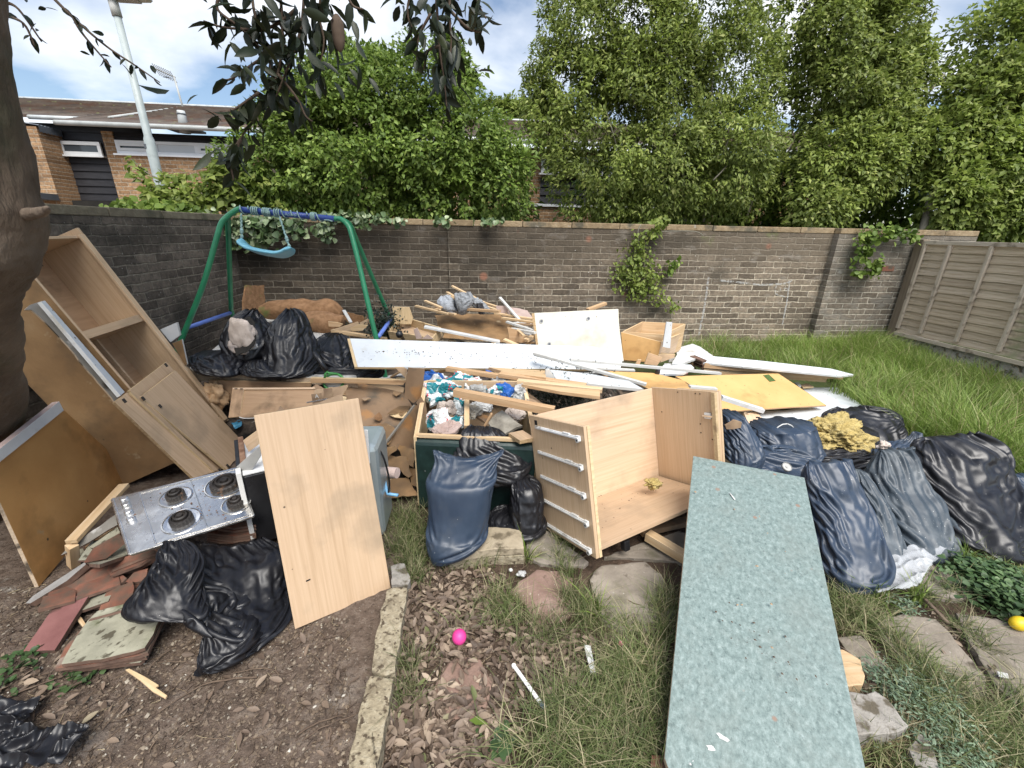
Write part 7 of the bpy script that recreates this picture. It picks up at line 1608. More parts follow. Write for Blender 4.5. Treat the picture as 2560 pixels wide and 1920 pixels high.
cloth('grey_cloth', 'light grey crumpled blanket at the left, on top of the lath heap', ([(960,125),(932,160),(940,210),(985,262)],[(1010,118),(1065,150),(1090,220),(1110,265)]),4.55, 'cloth', 3,.022,(.03,.10,.11,.05))
cloth('grey_cloth', 'grey striped garment folded over the laths', ([(1062,108),(1070,160),(1085,220),(1100,268)],[(1180,98),(1215,150),(1180,215),(1155,268)]),4.45, 'cloth', 5,.018,(.03,.08,.09,.04))
cloth('grey_cloth', 'grey garment sleeve trailing right over the laths', ([(1180,130),(1190,170),(1230,215),(1300,240)],[(1270,150),(1300,185),(1340,235),(1375,250)]),4.5, 'cloth', 7,.018,(.03,.07,.06,.02))
cloth('dark_sock', 'dark charcoal sock hanging over the front of the lath heap', ([(1238,185),(1240,215),(1248,245),(1255,268)],[(1285,185),(1292,215),(1298,245),(1300,268)]),4.38, 'cloth_dark', 9,.006,(.03,.035,.035,.03), 'sock')
slab('foam_scrap', 'pink foam scrap at the right end of the lath heap', 'foam', [WG(1388,205), WG(1478,208), WG(1515,290), WG(1440,282), WG(1400,240)], plane('y', 4.4),.012, 'pinkscrap', rag=.004, seed=2)
slab('foam_scrap', 'second pink foam scrap beside the cream panel', 'foam', [WG(1490,215), WG(1560,222), WG(1640,240), WG(1680,300), WG(1600,300), WG(1530,262)], plane((WG(1490,215), 'y', 4.6),(WG(1640,240), 'y', 4.5),(WG(1600,300), 'y', 4.25)),.012, 'pinkscrap', rag=.005, seed=4)
bar('timber_batten', 'orange timber batten rising behind the cream panel', 'batten', (WH(435,192), 'y', 4.6),(WH(550,150), 'y', 4.7),.05,.03, 'timber_orange')

# cream panel
cp = slab('cream_panel', 'upright cream melamine panel with three round cam fittings', 'panel', [WH(92,212), WH(632,186), WH(638,300), WH(667,522), WH(560,505), WH(118,425)], plane((WH(92,212), 'y', 3.95),(WH(632,186), 'y', 3.80),(WH(667,522), 'y', 3.62)),.018,('cream', 'particle'), rag=.0008, seed=1)
slab('cut_edge', None, None, [WH(74,216), WH(91,212), WH(118,425), WH(104,425)],(wm(cp).translation.copy(), wm(cp).to_3x3().col[2]),.02, 'particle', parent=cp)
for i, (x, y) in enumerate(((138,265),(440,248),(188,412))):
 q = onpl(WH(x, y),(wm(cp).translation.copy(), wm(cp).to_3x3().col[2])); M_ = frame(q, (1,0,0), wm(cp).to_3x3().col[2]); V, F = tubev([(0,0,-.002),(0,0,.004)],.022,18); fi = link('cam_fitting', V, F, 'plastic_grey', cp, M_)
 V, F = tubev([(0,0,.0041),(0,0,.007)],.012,14); link('cam_screw', V, F, 'lead', fi, M_);
# drawer box
d4 = [A(WH(690,500), 'y', 3.70), A(WH(885,520), 'y', 3.66), A(WH(1000,465), 'y', 4.05), A(WH(800,440), 'y', 4.12)]
dz_ = A(WH(670,335), 'y', 3.72).z; d4 = [Vector((A(WH(655,340), 'y', 3.75).x, 3.75, A(WH(690,510), 'y', 3.75).z)), Vector((A(WH(908,395), 'y', 3.68).x, 3.68, A(WH(885,530), 'y', 3.68).z)), Vector((A(WH(1045,342), 'y', 4.15).x, 4.15, A(WH(885,530), 'y', 3.68).z)), Vector((A(WH(778,293), 'y', 4.2).x, 4.2, A(WH(690,510), 'y', 3.75).z))]
hh = dz_ - d4[0].z
bx = tray('drawer_box', 'deep open wooden drawer box standing beside the cream panel', 'drawer', d4, hh, ('beech', 'timber'),.014)
slab('drawer_front', None, None, [WH(650,335), WH(908,398), WH(882,532), WH(664,515)], plane((WH(650,335), 'y', 3.70),(WH(908,398), 'y', 3.62),(WH(664,515), 'y', 3.70)),.012,('orange_sheet', 'beech_edge'), parent=bx)
slab('drawer_end', None, None, [WH(909,398), WH(1032,345), WH(986,492), WH(892,478)], plane((WH(909,398), 'y', 3.62),(WH(1032,345), 'y', 4.0),(WH(892,478), 'y', 3.64)),.012,('beech', 'beech_edge'), parent=bx)
slab('white_board', 'narrow white splattered board leaning on the drawer box', 'board', [WH(942,270), WH(980,273), WH(966,440), WH(917,430)], plane('y', 3.56),.014,('white_board', 'white_clean'))
for i, (pts, y, lab) in enumerate((([WH(828,468), WH(916,498), WH(882,552), WH(802,540)],3.45, 'square beech offcut leaning at the foot of the drawer box'),([WH(760,512), WH(782,512), WH(770,545), WH(745,540)],3.5, 'little orange wood offcut left of the square one'),([WH(890,480), WH(1000,480), WH(990,500), WH(905,530)],3.6, 'flat beech offcut right of the square one'))):
 slab('offcut', lab, 'offcut', pts, plane('y', y),.016,('beech', 'beech_edge'))

# speckled white shelf
psf = plane(((892,918), 'y', 2.98),((1550,924), 'y', 3.10),((868,846), 'y', 3.32))
ws_ = slab('white_shelf', 'very long white shelf board speckled with dirt, lying across the pile', 'shelf', [WG(236,461),(1486.6,867),(1500,872),(1530,888),(1556,902),(1550,924), WG(298,687)], psf, .018,('white_board', 'beech_edge'), bevel=.001)
crumbs('dirt', 'flakes of dirt lying along the long white shelf', 'dirt', [onpl(WG(*p), psf) for p in ((330,560),(900,570),(1500,600),(2050,640))],3,260,.0055, 'twig', .07)
slab('end_grain', None, None, [WG(215,462), WG(235,461), WG(297,687), WG(272,685)], psf, .02, 'beech_edge', parent=ws_)
slab('offcut', 'pale board end poking out under the left of the speckled shelf', 'offcut', [WG(590,690), WG(690,690), WG(680,780), WG(640,740)], plane('y', 2.9),.015,('beech', 'beech_edge'))
slab('white_board', 'white board edge under the speckled shelf above the brown flap', 'board', [WG(660,688), WG(828,690), WG(820,735), WG(690,705)], plane('y', 2.86),.015,('white_board', 'white_clean'))
# laths on the shelf
for (a, b, ya, yb__, w, h, lab) in (((88,470),(812,672),3.06,2.62,.035,.018, 'long white lath crossing the others above the cabinet'),((322,512),(1288,600),2.95,3.05,.035,.018, 'long white lath reaching right over the orange sheet'),((360,560),(735,580),2.92,2.95,.03,.014, 'white lath lying along the lower edge of the speckled shelf'),((90,482),(400,560),3.10,2.95,.02,.010, 'thin white strip shadowing the crossing lath')):
 bar('white_lath', lab, 'lath', (WH(*a), 'y', ya),(WH(*b), 'y', yb__), w, h, 'white_clean', group='white laths on the speckled shelf')
slab('white_board', 'white board with a cut notch, lying above the cabinet', 'board', [WH(192,575), WH(432,600), WH(700,648), WH(795,700), WH(560,678), WH(235,640)], plane((WH(192,575), 'y', 2.86),(WH(700,648), 'y', 2.60),(WH(235,640), 'y', 2.62)),.020,('white_board', 'white_clean'))
slab('white_board', 'short stub of white board left of the notched one', 'board', [WH(165,580), WH(190,574), WH(232,640), WH(162,632)], plane('y', 2.68),.022,('white_clean', 'white_clean'))
slab('timber_board', 'tan timber board running under the white shelf', 'board', [WG(1330,688), WG(1780,715), WG(1785,770), WG(1500,735)], plane((WG(1330,688), 'y', 2.95),(WG(1780,715), 'y', 2.80),(WG(1500,735), 'y', 2.75)),.02,('timber', 'timber_orange'))
bar('timber_batten', 'orange tinged batten under the notched white board', 'batten', (WG(1420,745), 'y', 2.76),(WG(2100,840), 'y', 2.52),.06,.03, 'timber_orange', split=.2)
bar('timber_batten', 'long split batten in front of the orange tinged one', 'batten', (WG(1560,800), 'y', 2.62),(WG(2230,870), 'y', 2.44),.05,.025, 'timber')
slab('timber_board', 'pale orange board above the dark gap behind the cabinet', 'board', [WG(1590,822), WG(2212,870), WG(2212,920), WG(1900,880)], plane((WG(1590,822), 'y', 2.55),(WG(2212,870), 'y', 2.38),(WG(1900,880), 'y', 2.36)),.02,('timber', 'timber_orange'))
bar('timber_beam', 'long dark timber edge beneath the speckled shelf over the crate', 'timber', (WG(1000,700), 'y', 2.92),(WG(1700,800), 'y', 2.70),.04,.03, 'timber_orange')
slab('tan_sheet', 'tan hardboard sheet dotted with dirt, right behind the cabinet', 'board', [WH(560,585), WH(860,598), WH(1050,645), WH(1122,712), WH(830,700), WH(700,640)], plane('z', .34),.01,('orange_sheet', 'particle'))
osP = [onpl(p, plane((WH(1010,615), 'z', .30),(WH(1650,600), 'z', .24),(WH(1970,808), 'z', .10))) for p in (WH(1000,618), WH(1660,600), WH(1972,806), WH(1720,818), WH(1310,848), WH(1180,720))]
slab3('orange_sheet', osP, .014,('orange_sheet', 'timber_orange'), label='large orange brown sheet with a small square hole, lying on the grass', cat='board')
slab('square_hole', 'small square hole in the orange sheet showing grass', 'hole', [WH(1563,612), WH(1600,606), WH(1646,648), WH(1606,654)],(plane((WH(1010,615), 'z', .30),(WH(1650,600), 'z', .24),(WH(1970,808), 'z', .10))[0] + Vector((0,-.001,.003)), plane((WH(1010,615), 'z', .30),(WH(1650,600), 'z', .24),(WH(1970,808), 'z', .10))[1]),.002, 'hole_green' if 'hole_green' in MT else 'weed')
slab('white_sheet', 'large white board lying flat on the grass under the orange sheet', 'board', [WH(1310,850), WH(1700,838), WH(1960,800), WH(1800,690), WH(2040,692), WH(2215,815), WH(2100,860), WH(1890,915), WH(1560,915), WH(1330,890)], plane('z', .045),.014,('white_board', 'white_clean'))
slab('white_board', 'corner of a white board poking out beyond the orange sheet', 'board', [WH(1765,658), WH(1790,655), WH(1810,680), WH(1800,692)], plane('z', .09),.012,('white_board', 'white_clean'))
slab('offcut', 'beech offcut beyond the hole in the orange sheet', 'offcut', [WH(1800,672), WH(1850,664), WH(1890,686), WH(1820,690)], plane('z', .08),.014, BE)
bar('white_batten', 'white batten slanting over the orange sheet beside the cabinet', 'batten', (WH(1295,755), 'z', .34),(WH(1562,840), 'z', .26),.055,.03, 'white_clean')
bar('white_batten', 'flat white batten behind the top of the cabinet', 'batten', (WH(1090,685), 'z', .40),(WH(1262,700), 'z', .38),.04,.018, 'white_clean')
slab('beech_board', 'small beech board with black fittings behind the slate bags', 'board', [WI(410,492), WI(495,488), WI(555,560), WI(600,640), WI(520,730), WI(470,640)], plane((WI(410,492), 'z', .24),(WI(495,488), 'z', .24),(WI(520,730), 'z', .14)),.016, BE)
for (x, y, lab) in ((438,493, 'small round black fitting on the beech board behind the slate bags'),(500,527, 'larger black fitting on the beech board behind the slate bags')):
 q = A(WI(x, y), 'z', .25); o = box('fitting', (-.014,-.007,0),(.014,.007,.008), 'black_metal', M=Matrix.Translation(q), bevel=.003); tag(o, lab, 'fitting')
# bundle of door timbers to the right
slab('white_door', 'long white painted door edge lying in the grass', 'door', [WH(1120,478), WH(1240,490), WH(1560,520), WH(2000,570), WH(2150,608), WH(2060,616), WH(1700,582), WH(1180,530)], plane((WH(1120,478), 'z', .36),(WH(2150,608), 'z', .24),(WH(1180,530), 'z', .33)),.02,('white_board', 'white_clean'))
bar('timber_beam', 'upper orange timber beam under the white door edge', 'timber', (WH(1178,545), 'z', .30),(WH(2070,622), 'z', .18),.05,.05, 'timber_orange')
bar('timber_beam', 'lower pale timber beam beneath the upper orange one', 'timber', (WH(1172,580), 'z', .24),(WH(1960,640), 'z', .12),.05,.045, 'timber')
for i, (a, lab) in enumerate((((1110,492), 'dark splintered board end at the top of the timber bundle'),((1112,512), 'dark splintered board end in the middle of the timber bundle'),((1115,532), 'dark splintered board end at the bottom of the timber bundle'))):
 bar('board_end', lab, 'timber', (WH(*a), 'z', .35 - .035 * i),(WH(a[0] + 75, a[1] + 32), 'z', .34 - .035 * i),.07,.02, 'tile_side', 'dark board ends of the timber bundle', split=.3)
bar('timber_batten', 'short pale prop under the dark board ends', 'batten', (WH(1100,530), 'z', .30),(WH(1125,590), 'z', .18),.03,.03, 'timber_orange')
slab('white_sack', 'crumpled white sacking behind the timber bundle', 'sacking', [WH(1000,440), WH(1110,410), WH(1160,430), WH(1245,490), WH(1130,505), WH(1060,530), WH(980,530), WH(1010,480)], plane((WH(1000,440), 'y', 4.3),(WH(1245,490), 'y', 4.0),(WH(980,530), 'y', 3.6)),.02, 'white_clean', rag=.004, seed=3)
slab('white_board', 'white broken panel piece in front of the sacking', 'board', [WH(930,535), WH(1100,545), WH(1120,565), WH(1050,600), WH(890,605), WH(915,560)], plane((WH(930,535), 'z', .36),(WH(1100,545), 'z', .36),(WH(890,605), 'z', .32)),.02, 'white_board', rag=.003, seed=5)
slab('white_board', 'white fluted panel strip between sacking and timber bundle', 'board', [WH(965,500), WH(1095,505), WH(1095,525), WH(955,530)], plane('y', 3.9),.02, 'white_clean')
lump('black_joint', A(WH(885,590), 'z', .36),(.02,.02,.035), 'black_metal', 8, 'black plastic joint among the white laths', 'fitting', amp=.15)
bar('red_strip', 'thin red strip under the white broken panel', 'strip', (WH(1040,605), 'z', .31),(WH(1075,600), 'z', .31),.02,.01, 'red_paint')

# ================================================================ CRATE WITH PACKAGING
FLc, FRc = A(WG(762,1242), 'z', .44), A(WG(1700,1285), 'z', .44)
BLc, BRc = A(WG(845,765), 'z', .56), A(WG(1600,770), 'z', .56)
BLc = FLc + (BLc - FLc) * .92; BRc = FRc + (BRc - FRc) * .92
cr = empty('old_crate', tuple(FLc), 'open fronted unit lying on its back, filled with packaging and rubble', 'drawer unit')
for a, b in ((FLc, BLc),(FRc, BRc)):
 slab3('side_panel', [a, b, Vector((b.x, b.y, .0)), Vector((a.x, a.y, .0))],.016,('beech_edge', 'beech_edge'), cr)
 bar3('panel_edge', a, b, .020,.004, 'timber', cr)
slab3('back_panel', [BLc, BRc, Vector((BRc.x, BRc.y, .0)), Vector((BLc.x, BLc.y, .0))],.016, BE, cr)
slab3('base', [Vector((p.x, p.y, .22)) for p in (FLc, FRc, BRc, BLc)],.016,('dark', 'dark'), cr)
bar3('divider', A(WG(1160,1165), 'z', .44), A(WG(1160,935), 'z', .52),.030,.03, 'timber', cr)
bar3('divider', FLc + (BLc - FLc) * .03, FRc + (BRc - FRc) * .03,.02,.02, 'timber', cr)
# dark green worktop offcut standing at the front
gx0, gx1 = A(WG(757,1248), 'z', .425), A(WG(1697,1290), 'z', .425); off = Vector((0,-.03,0))
gt_ = empty('green_board', tuple(gx0 + off), 'dark green mottled worktop offcut standing on edge in front of the drawer unit', 'worktop')
g0, g1 = gx0 + off, gx1 + off; V = []; prof = [(0,-.425),(0,-.028),(.006,-.012),(.018,-.002),(.035,0),(.035,-.425)]
dv = (g1 - g0); nb = Vector((-dv.y, dv.x, 0)).normalized()
for q in (g0, g1): V += [q + nb * (p[0]) + Vector((0,0, p[1])) for p in prof]
n6 = 6; F = [(i, i + n6,(i + 1) % n6 + n6,(i + 1) % n6) for i in range(n6)] + [tuple(range(n6 - 1,-1,-1)), tuple(range(n6,2 * n6))]
link('board', V, F, 'green_edge', gt_, smooth=False, bevel=.002)
# packaging: crumpled film lumps
packs = (((905,770),(.085,.07,.07), 'pack_blue', 'blue panelled white packet in the far left corner of the crate'),((890,860),(.06,.07,.06), 'pack_teal', 'red dotted packet against the left wall of the crate'),((1010,850),(.11,.08,.06), 'pack_teal', 'broad teal packet in the middle left of the crate'),((1110,790),(.10,.08,.06), 'pack_teal', 'teal and white packet at the back centre of the crate'),
   ((1190,820),(.08,.07,.05), 'pack_white', 'white packet with dark print at the back of the crate'),((1290,765),(.09,.07,.05), 'plaster', 'grey cream crumpled paper at the back of the crate'),((1370,760),(.07,.06,.05), 'pack_blue', 'blue printed packet at the back right of the crate'),((1430,810),(.07,.06,.05), 'plastic_grey', 'clear grey crumpled film at the back right of the crate'),
   ((1470,870),(.07,.07,.05), 'pack_blue', 'bright blue packet near the right wall of the crate'),((1390,880),(.07,.06,.045), 'pack_teal', 'red and green dotted packet above the diagonal timber'),((1590,890),(.05,.06,.07), 'plastic_grey', 'grey crumpled film hanging over the right wall of the crate'),((905,940),(.06,.06,.06), 'pack_teal', 'dotted packet low against the left wall of the crate'),
   ((930,1090),(.07,.07,.07), 'pack_white', 'white packet with red dots at the front left of the crate'),((1000,1010),(.06,.06,.06), 'plaster', 'brownish crumpled paper in the middle of the left bay'),((1100,1000),(.04,.05,.09), 'pack_teal', 'upright teal packet beside the divider of the crate'),((1070,1120),(.06,.06,.05), 'pack_teal', 'floral packet at the foot of the divider'),
   ((1000,1180),(.11,.06,.04), 'pinkscrap', 'brown paper lining at the front left of the crate'),((1270,1000),(.09,.08,.04), 'plastic_grey', 'pale crumpled cloth below the diagonal timber'),((1220,1040),(.06,.06,.04), 'rubble', 'dark grey scrap right of the divider'),((1540,1060),(.07,.06,.05), 'plaster', 'cream crumpled paper beside the slate piece'),
   ((1250,870),(.07,.07,.05), 'plastic_grey', 'grey film crumpled in the centre of the crate'),((1330,930),(.10,.06,.04), 'plastic_grey', 'grey wrap showing just under the diagonal timber'),((1540,970),(.06,.06,.04), 'pack_teal', 'teal scrap under the right end of the diagonal timber'))
rngp = random.Random(4)

def packet(c, r, m_, seed, lab, R_):
 """crumpled printed film: boxy pouch folded by straight creases"""
 V = []; F = []; n, m = 26,40; q = .5
 for i in range(n + 1):
  th = math.pi * i / n
  for j_ in range(m):
   ph = 2 * math.pi * j_ / m; sg_ = lambda x: math.copysign(abs(x) ** q, x)
   d = Vector((sg_(math.sin(th)) * sg_(math.cos(ph)), sg_(math.sin(th)) * sg_(math.sin(ph)), sg_(math.cos(th)) * .8)); p = Vector((d.x * r[0], d.y * r[1], d.z * r[2])) * .80
   p += d.normalized() * (.045 * crumple(p * 2.2, seed, 2.6) + .020 * crumple(p * 2.2, seed + 9,6)) + mnoise.noise_vector(p * 9 + Vector((seed, 0,0))) * .022
   V.append(p)
 for i in range(n):
  for j_ in range(m): F.append((i * m + j_, (i + 1) * m + j_, (i + 1) * m + (j_ + 1) % m, i * m + (j_ + 1) % m))
 tag(link('packet', V, F, m_, None, Matrix.Translation(c) @ R_, smooth=False), lab, 'packaging', 'packets heaped in the crate')

for i, (c, r, m_, lab) in enumerate(packs):
 zz = .46 + (.05 if c[1] < 900 else 0) - (.03 if c[1] > 1100 else 0); R_ = Matrix.Rotation(rngp.uniform(-1,1),4, 'Z') @ Matrix.Rotation(rngp.uniform(-.5,.5),4, 'X')
 packet(A(WG(*c), 'z', zz), r, m_, 100 + i, lab, R_)
bar('timber_batten', 'squared timber batten with a knot laid diagonally over the crate', 'batten', (WG(1062,885), 'z', .60),(WG(1850,1035), 'z', .56),.045,.045, 'timber_orange')
slab('panel_scrap', 'small grey brown panel leaning on the right wall of the crate', 'panel', [WG(1600,882), WG(1640,884), WG(1795,1000), WG(1745,995), WG(1640,950)], plane((WG(1600,882), 'y', 2.62),(WG(1795,1000), 'y', 2.45),(WG(1640,950), 'y', 2.4)),.018,('cardboard', 'white_edge'))
slab('slate_piece', 'broken pale slate slab in the right bay of the crate', 'slate', [WG(1330,1130), WG(1385,1060), WG(1440,1028), WG(1480,1060), WG(1600,1150), WG(1550,1165), WG(1440,1232), WG(1380,1190)], plane((WG(1330,1130), 'z', .45),(WG(1440,1028), 'z', .50),(WG(1600,1150), 'z', .46)),.018,('rubble', 'rubble'), rag=.005, seed=4)
slab('plywood_block', 'small plywood offcut on the front right rim of the crate', 'offcut', [WG(1490,1208), WG(1600,1185), WG(1697,1245), WG(1580,1268)], plane('z', .475),.022,('beech', 'particle'))
bar('thin_batten', 'thin split batten standing in the right bay of the crate', 'batten', (WG(1355,1055), 'z', .50),(WG(1300,1150), 'z', .42),.02,.012, 'timber_orange')
slab('rubble_piece', 'dark brown board scrap below the diagonal timber', 'scrap', [WG(1225,1030), WG(1340,1080), WG(1300,1120), WG(1220,1060)], plane('z', .43),.015, 'hardboard_dark', rag=.004)

# racket
rk = empty('swatter_racket', tuple(A(WF(1300,730), 'z', .50)), 'green electric fly swatter racket with a black handle', 'racket')
V, F = tubev([A(WF(1220,572), 'y', 3.02), A(WF(1260,635), 'y', 2.99), A(WF(1318,722), 'y', 2.95)],[.018,.020,.016],14); link('handle', V, F, 'black_metal', rk, smooth=True)
c0 = A(WF(1372,805), 'y', 2.97); ex = (A(WF(1450,800), 'y', 2.97) - c0); ey = (A(WF(1372,742), 'y', 2.99) - c0)
ring = [c0 + ex * math.cos(6.283 * k / 40) + ey * math.sin(6.283 * k / 40) for k in range(41)]
V, F = tubev(ring, .009,8); link('rim', V, F, 'racket', rk, smooth=True)
V, F = merge([tubev([A(WF(1318,722), 'y', 2.95), A(WF(1330,735), 'y', 2.945), A(WF(1400,742), 'y', 2.94)],.008,6), tubev([A(WF(1318,722), 'y', 2.95), A(WF(1305,745), 'y', 2.945), A(WF(1300,775), 'y', 2.94)],.008,6)]); link('throat', V, F, 'racket', rk, smooth=True)
V, F = merge([tubev([c0 + ex * x + ey * math.sqrt(max(0,1 - x * x)), c0 + ex * x - ey * math.sqrt(max(0,1 - x * x))],.0012,4) for x in np.linspace(-.9,.9,19)] + [tubev([c0 + ey * x + ex * math.sqrt(max(0,1 - x * x)), c0 + ey * x - ex * math.sqrt(max(0,1 - x * x))],.0012,4) for x in np.linspace(-.9,.9,9)]); link('mesh_wires', V, F, 'metal_white', rk)

# ---- dark fill added underneath the pile, so no lit ground shows through
def heap(name, label, cx, cy, rx, ry, h, seed, n=70):
 V = []; F = []
 for i in range(n + 1):
  for k in range(n + 1):
   u = -1 + 2 * i / n; v = -1 + 2 * k / n; x = cx + u * rx; y = cy + v * ry; d = max(0,1 - (abs(u) ** 3 + abs(v) ** 3)); p = Vector((x, y, 0))
   z = h * min(1, d * 3) * (.6 + .5 * mnoise.noise(p * 2.3 + Vector((seed, 0,0)))) + .05 * abs(crumple(p, seed, 2)) * min(1, d * 4) - .03 + float(ground_z(x, y)[0]); V.append((x - cx, y - cy, z))
 for i in range(n):
  for k in range(n): a = i * (n + 1) + k; F.append((a, a + n + 1, a + n + 2, a + 1))
 o = link(name, V, F, 'debris', M=Matrix.Translation((cx, cy, 0)), smooth=False); return tag(o, label, 'debris', kind='stuff')

mat('debris', [(.3,(.03,.022,.016)),(.5,(.08,.06,.045)),(.7,(.17,.13,.095))],9,9, rough=.95, bump=.02, bscale=30, dirt=((.33,.30,.26),9,.64,.70), dirt2=((.01,.009,.008),6,.5,.6))
heap('debris', 'added dark debris fill under the bags at the left wall', -1.55,4.1,1.1,1.25,.30,1)
heap('debris', 'added dark debris fill under the laths and boards', .25,4.0,1.25,1.2,.36,2)
heap('debris', 'added dark debris fill under the timber beside the cabinet', 1.55,3.45,.8,.75,.14,3)
heap('debris', 'added dark debris fill behind the oven and the hardboard', -.85,2.75,.55,.55,.14,4)
# loose bits strewn over the pile: each a small offcut
rnd = random.Random(9)
kinds = ('timber', 'timber_orange', 'beech_edge', 'white_clean', 'hardboard')
for i, (x, y, z, L, w) in enumerate([(rnd.uniform(-.7,1.3), rnd.uniform(3.5,4.9),0, rnd.uniform(.12,.5), rnd.uniform(.02,.06)) for _ in range(74)]):
 a = rnd.uniform(0,3.14); h0 = (.40 if x > .15 else .30) + rnd.uniform(-.06,.10) - max(0, x - .7) * .3; dz = rnd.uniform(-.06,.06); c = Vector((x, y, h0)); d = Vector((math.cos(a) * L / 2, math.sin(a) * L / 2, dz)); m_ = kinds[i % 5]
 bar3('offcut', c - d, c + d, w, rnd.uniform(.012,.025), m_, label='small %s offcut jumbled in the pile between the laths and the speckled shelf' % {'timber': 'pale timber', 'timber_orange': 'orange timber', 'beech_edge': 'beech', 'white_clean': 'white painted', 'hardboard': 'brown board'}[m_], cat='offcut', group='%s offcuts jumbled in the pile' % {'timber': 'pale timber', 'timber_orange': 'orange timber', 'beech_edge': 'beech', 'white_clean': 'white painted', 'hardboard': 'brown board'}[m_])

# ================================================================ GROUND LEVEL THINGS
pv_ = 'paving slabs of the overgrown path'

def gslab(name, label, cat, pts, z, th, mt, group=None, seed=0, rag=.006, tilt=None, bevel=0, kind=None):
 """stone lying on the ground: outline px on the plane z, sides down to the soil, slightly domed uneven top"""
 if group == pv_: z -= .007
 P = [A(p, 'z', z) for p in pts]; R = []
 for i in range(len(P)):
  a, b = P[i], P[(i + 1) % len(P)]; L = (b - a).length; k = max(1, int(L / .02)); d = (b - a).normalized(); e_ = Vector((d.y, -d.x, 0))
  for q in range(k):
   p = a.lerp(b, q / k); R.append(p + e_ * (rag * 1.6 * mnoise.noise(p * 22 + Vector((seed, 0,0)))))
 c = sum(R, Vector()) / len(R); rings = (1,.99,.93,.75,.5,.25); V = []; F = []; m = len(R)
 for r in [p.copy() for p in R]: V.append(Vector((r.x, r.y, z - th)) - c)
 for ri, s in enumerate(rings):
  for r in R:
   q = c + (r - c) * s; h = z + (-.002 if ri == 0 else 0) + .0025 * mnoise.noise(q * 28) + .004 * mnoise.noise(q * 8 + Vector((seed, 1,0)))
   V.append(Vector((q.x, q.y, h)) - c)
 V.append(Vector((0,0,.004 * mnoise.noise(c * 28))) + Vector((c.x, c.y, z)) - c)
 for ri in range(len(rings)):
  a0, b0 = ri * m, (ri + 1) * m
  F += [(a0 + i, a0 + (i + 1) % m, b0 + (i + 1) % m, b0 + i) for i in range(m)]
 t0 = len(rings) * m; F += [(t0 + i, t0 + (i + 1) % m, len(V) - 1) for i in range(m)]
 n = (V[m + 1] - V[m]).cross(V[2 * m] - V[m])
 if n.z < 0: F = [f[::-1] for f in F]
 o = link(name, V, F, mt, None, Matrix.Translation(c), smooth=False)
 o.data.polygons.foreach_set('use_smooth', [len(f) == 3 or min(f) >= m for f in F])
 return tag(o, label, cat, group, kind)

k = lambda *a: [WK(a[i], a[i + 1]) for i in range(0, len(a),2)]
l = lambda *a: [WL(a[i], a[i + 1]) for i in range(0, len(a),2)]
gslab('kerb_stone', 'weathered concrete kerb length in the middle of the kerb line', 'kerb stone', k(300,500,350,482,425,488,430,520,385,780,355,1030,300,1040,205,1015,212,930,245,720),.065,.09, 'kerb', 'kerb stones between earth and path', 1,.006)
gslab('kerb_stone', 'nearest kerb length, running to the bottom of the view', 'kerb stone', k(195,1066,290,1056,342,1070,345,1150,310,1250,250,1640,240,1720,40,1720,110,1300,170,1100),.07,.10, 'kerb', 'kerb stones between earth and path', 2,.008)
gslab('kerb_stone', 'farthest mossy kerb stone, half hidden by the leaning beech panel', 'kerb stone', k(325,345,420,330,450,440,435,470,330,470),.05,.08, 'stonegrey', 'kerb stones between earth and path', 3)
pv = 'paving slabs of the overgrown path'
gslab('paving_slab', 'pinkish paving slab just below the blue bag and slab stack', 'paving slab', k(1085,510,1170,440,1265,372,1400,380,1490,425,1515,560,1505,650,1400,715,1300,740,1235,700,1200,600),.014,.05, 'paving_pink', pv, 4)
gslab('paving_slab', 'grey paving slab below the front corner of the open cabinet', 'paving slab', k(1605,430,1680,340,1960,318,2070,400,2150,640,2100,740,1810,760,1680,690,1650,560),.016,.05, 'paving', pv, 5)
gslab('paving_slab', 'leaf strewn pink gravelly slab below the pink ball', 'paving slab', k(690,965,780,930,900,950,975,1090,960,1200,940,1280,850,1330,720,1335,610,1240,590,1160,640,1060),.012,.05, 'paving_pink', pv, 6)
gslab('paving_slab', 'paving slab beside the slab stack, under the cabinet edge', 'paving slab', k(1190,130,1300,100,1420,180,1600,320,1570,350,1440,345,1290,330,1200,280),.014,.05, 'paving', pv, 7)
gslab('paving_slab', 'paving slab in the shade underneath the open cabinet', 'paving slab', k(1700,290,1960,190,2180,120,2400,200,2212,330,2000,300),.014,.05, 'paving', pv, 8)
gslab('paving_slab', 'broad paving slab right of the worktop below the clear bag', 'paving slab', l(1190,905,1330,880,1500,905,1640,1060,1740,1200,1760,1290,1560,1310,1380,1180,1230,1000),.016,.05, 'paving', pv, 9)
gslab('paving_slab', 'paving slab at the right edge beside the yellow ball', 'paving slab', l(1600,880,1800,900,2010,1000,2100,1300,1900,1330,1800,1240,1690,1060),.014,.05, 'paving', pv, 10)
gslab('paving_slab', 'sandy paving slab by the grass, right of the clear plastic bag', 'paving slab', l(1440,640,1530,600,1620,660,1700,760,1640,800,1500,790,1420,730),.014,.05, 'paving', pv, 11)
gslab('paving_slab', 'grey paving slab showing beside the right edge of the worktop', 'paving slab', l(1000,1000,1120,990,1200,1080,1280,1190,1200,1220,1100,1150),.014,.05, 'paving', pv, 12)
gslab('paving_stone', 'upper paving slab of the stack under the slate bag', 'paving slab', k(800,110,930,88,1165,112,1182,232,1000,238,790,270),.085,.038, 'slab_sand' if 'slab_sand' in MT else 'kerb', 'paving slabs stacked under the slate bag', 13,.003)
gslab('paving_stone', 'lower paving slab of the stack under the slate bag', 'paving slab', k(720,300,800,250,1182,240,1186,280,960,292,700,320),.042,.05, 'kerb', 'paving slabs stacked under the slate bag', 14,.003)
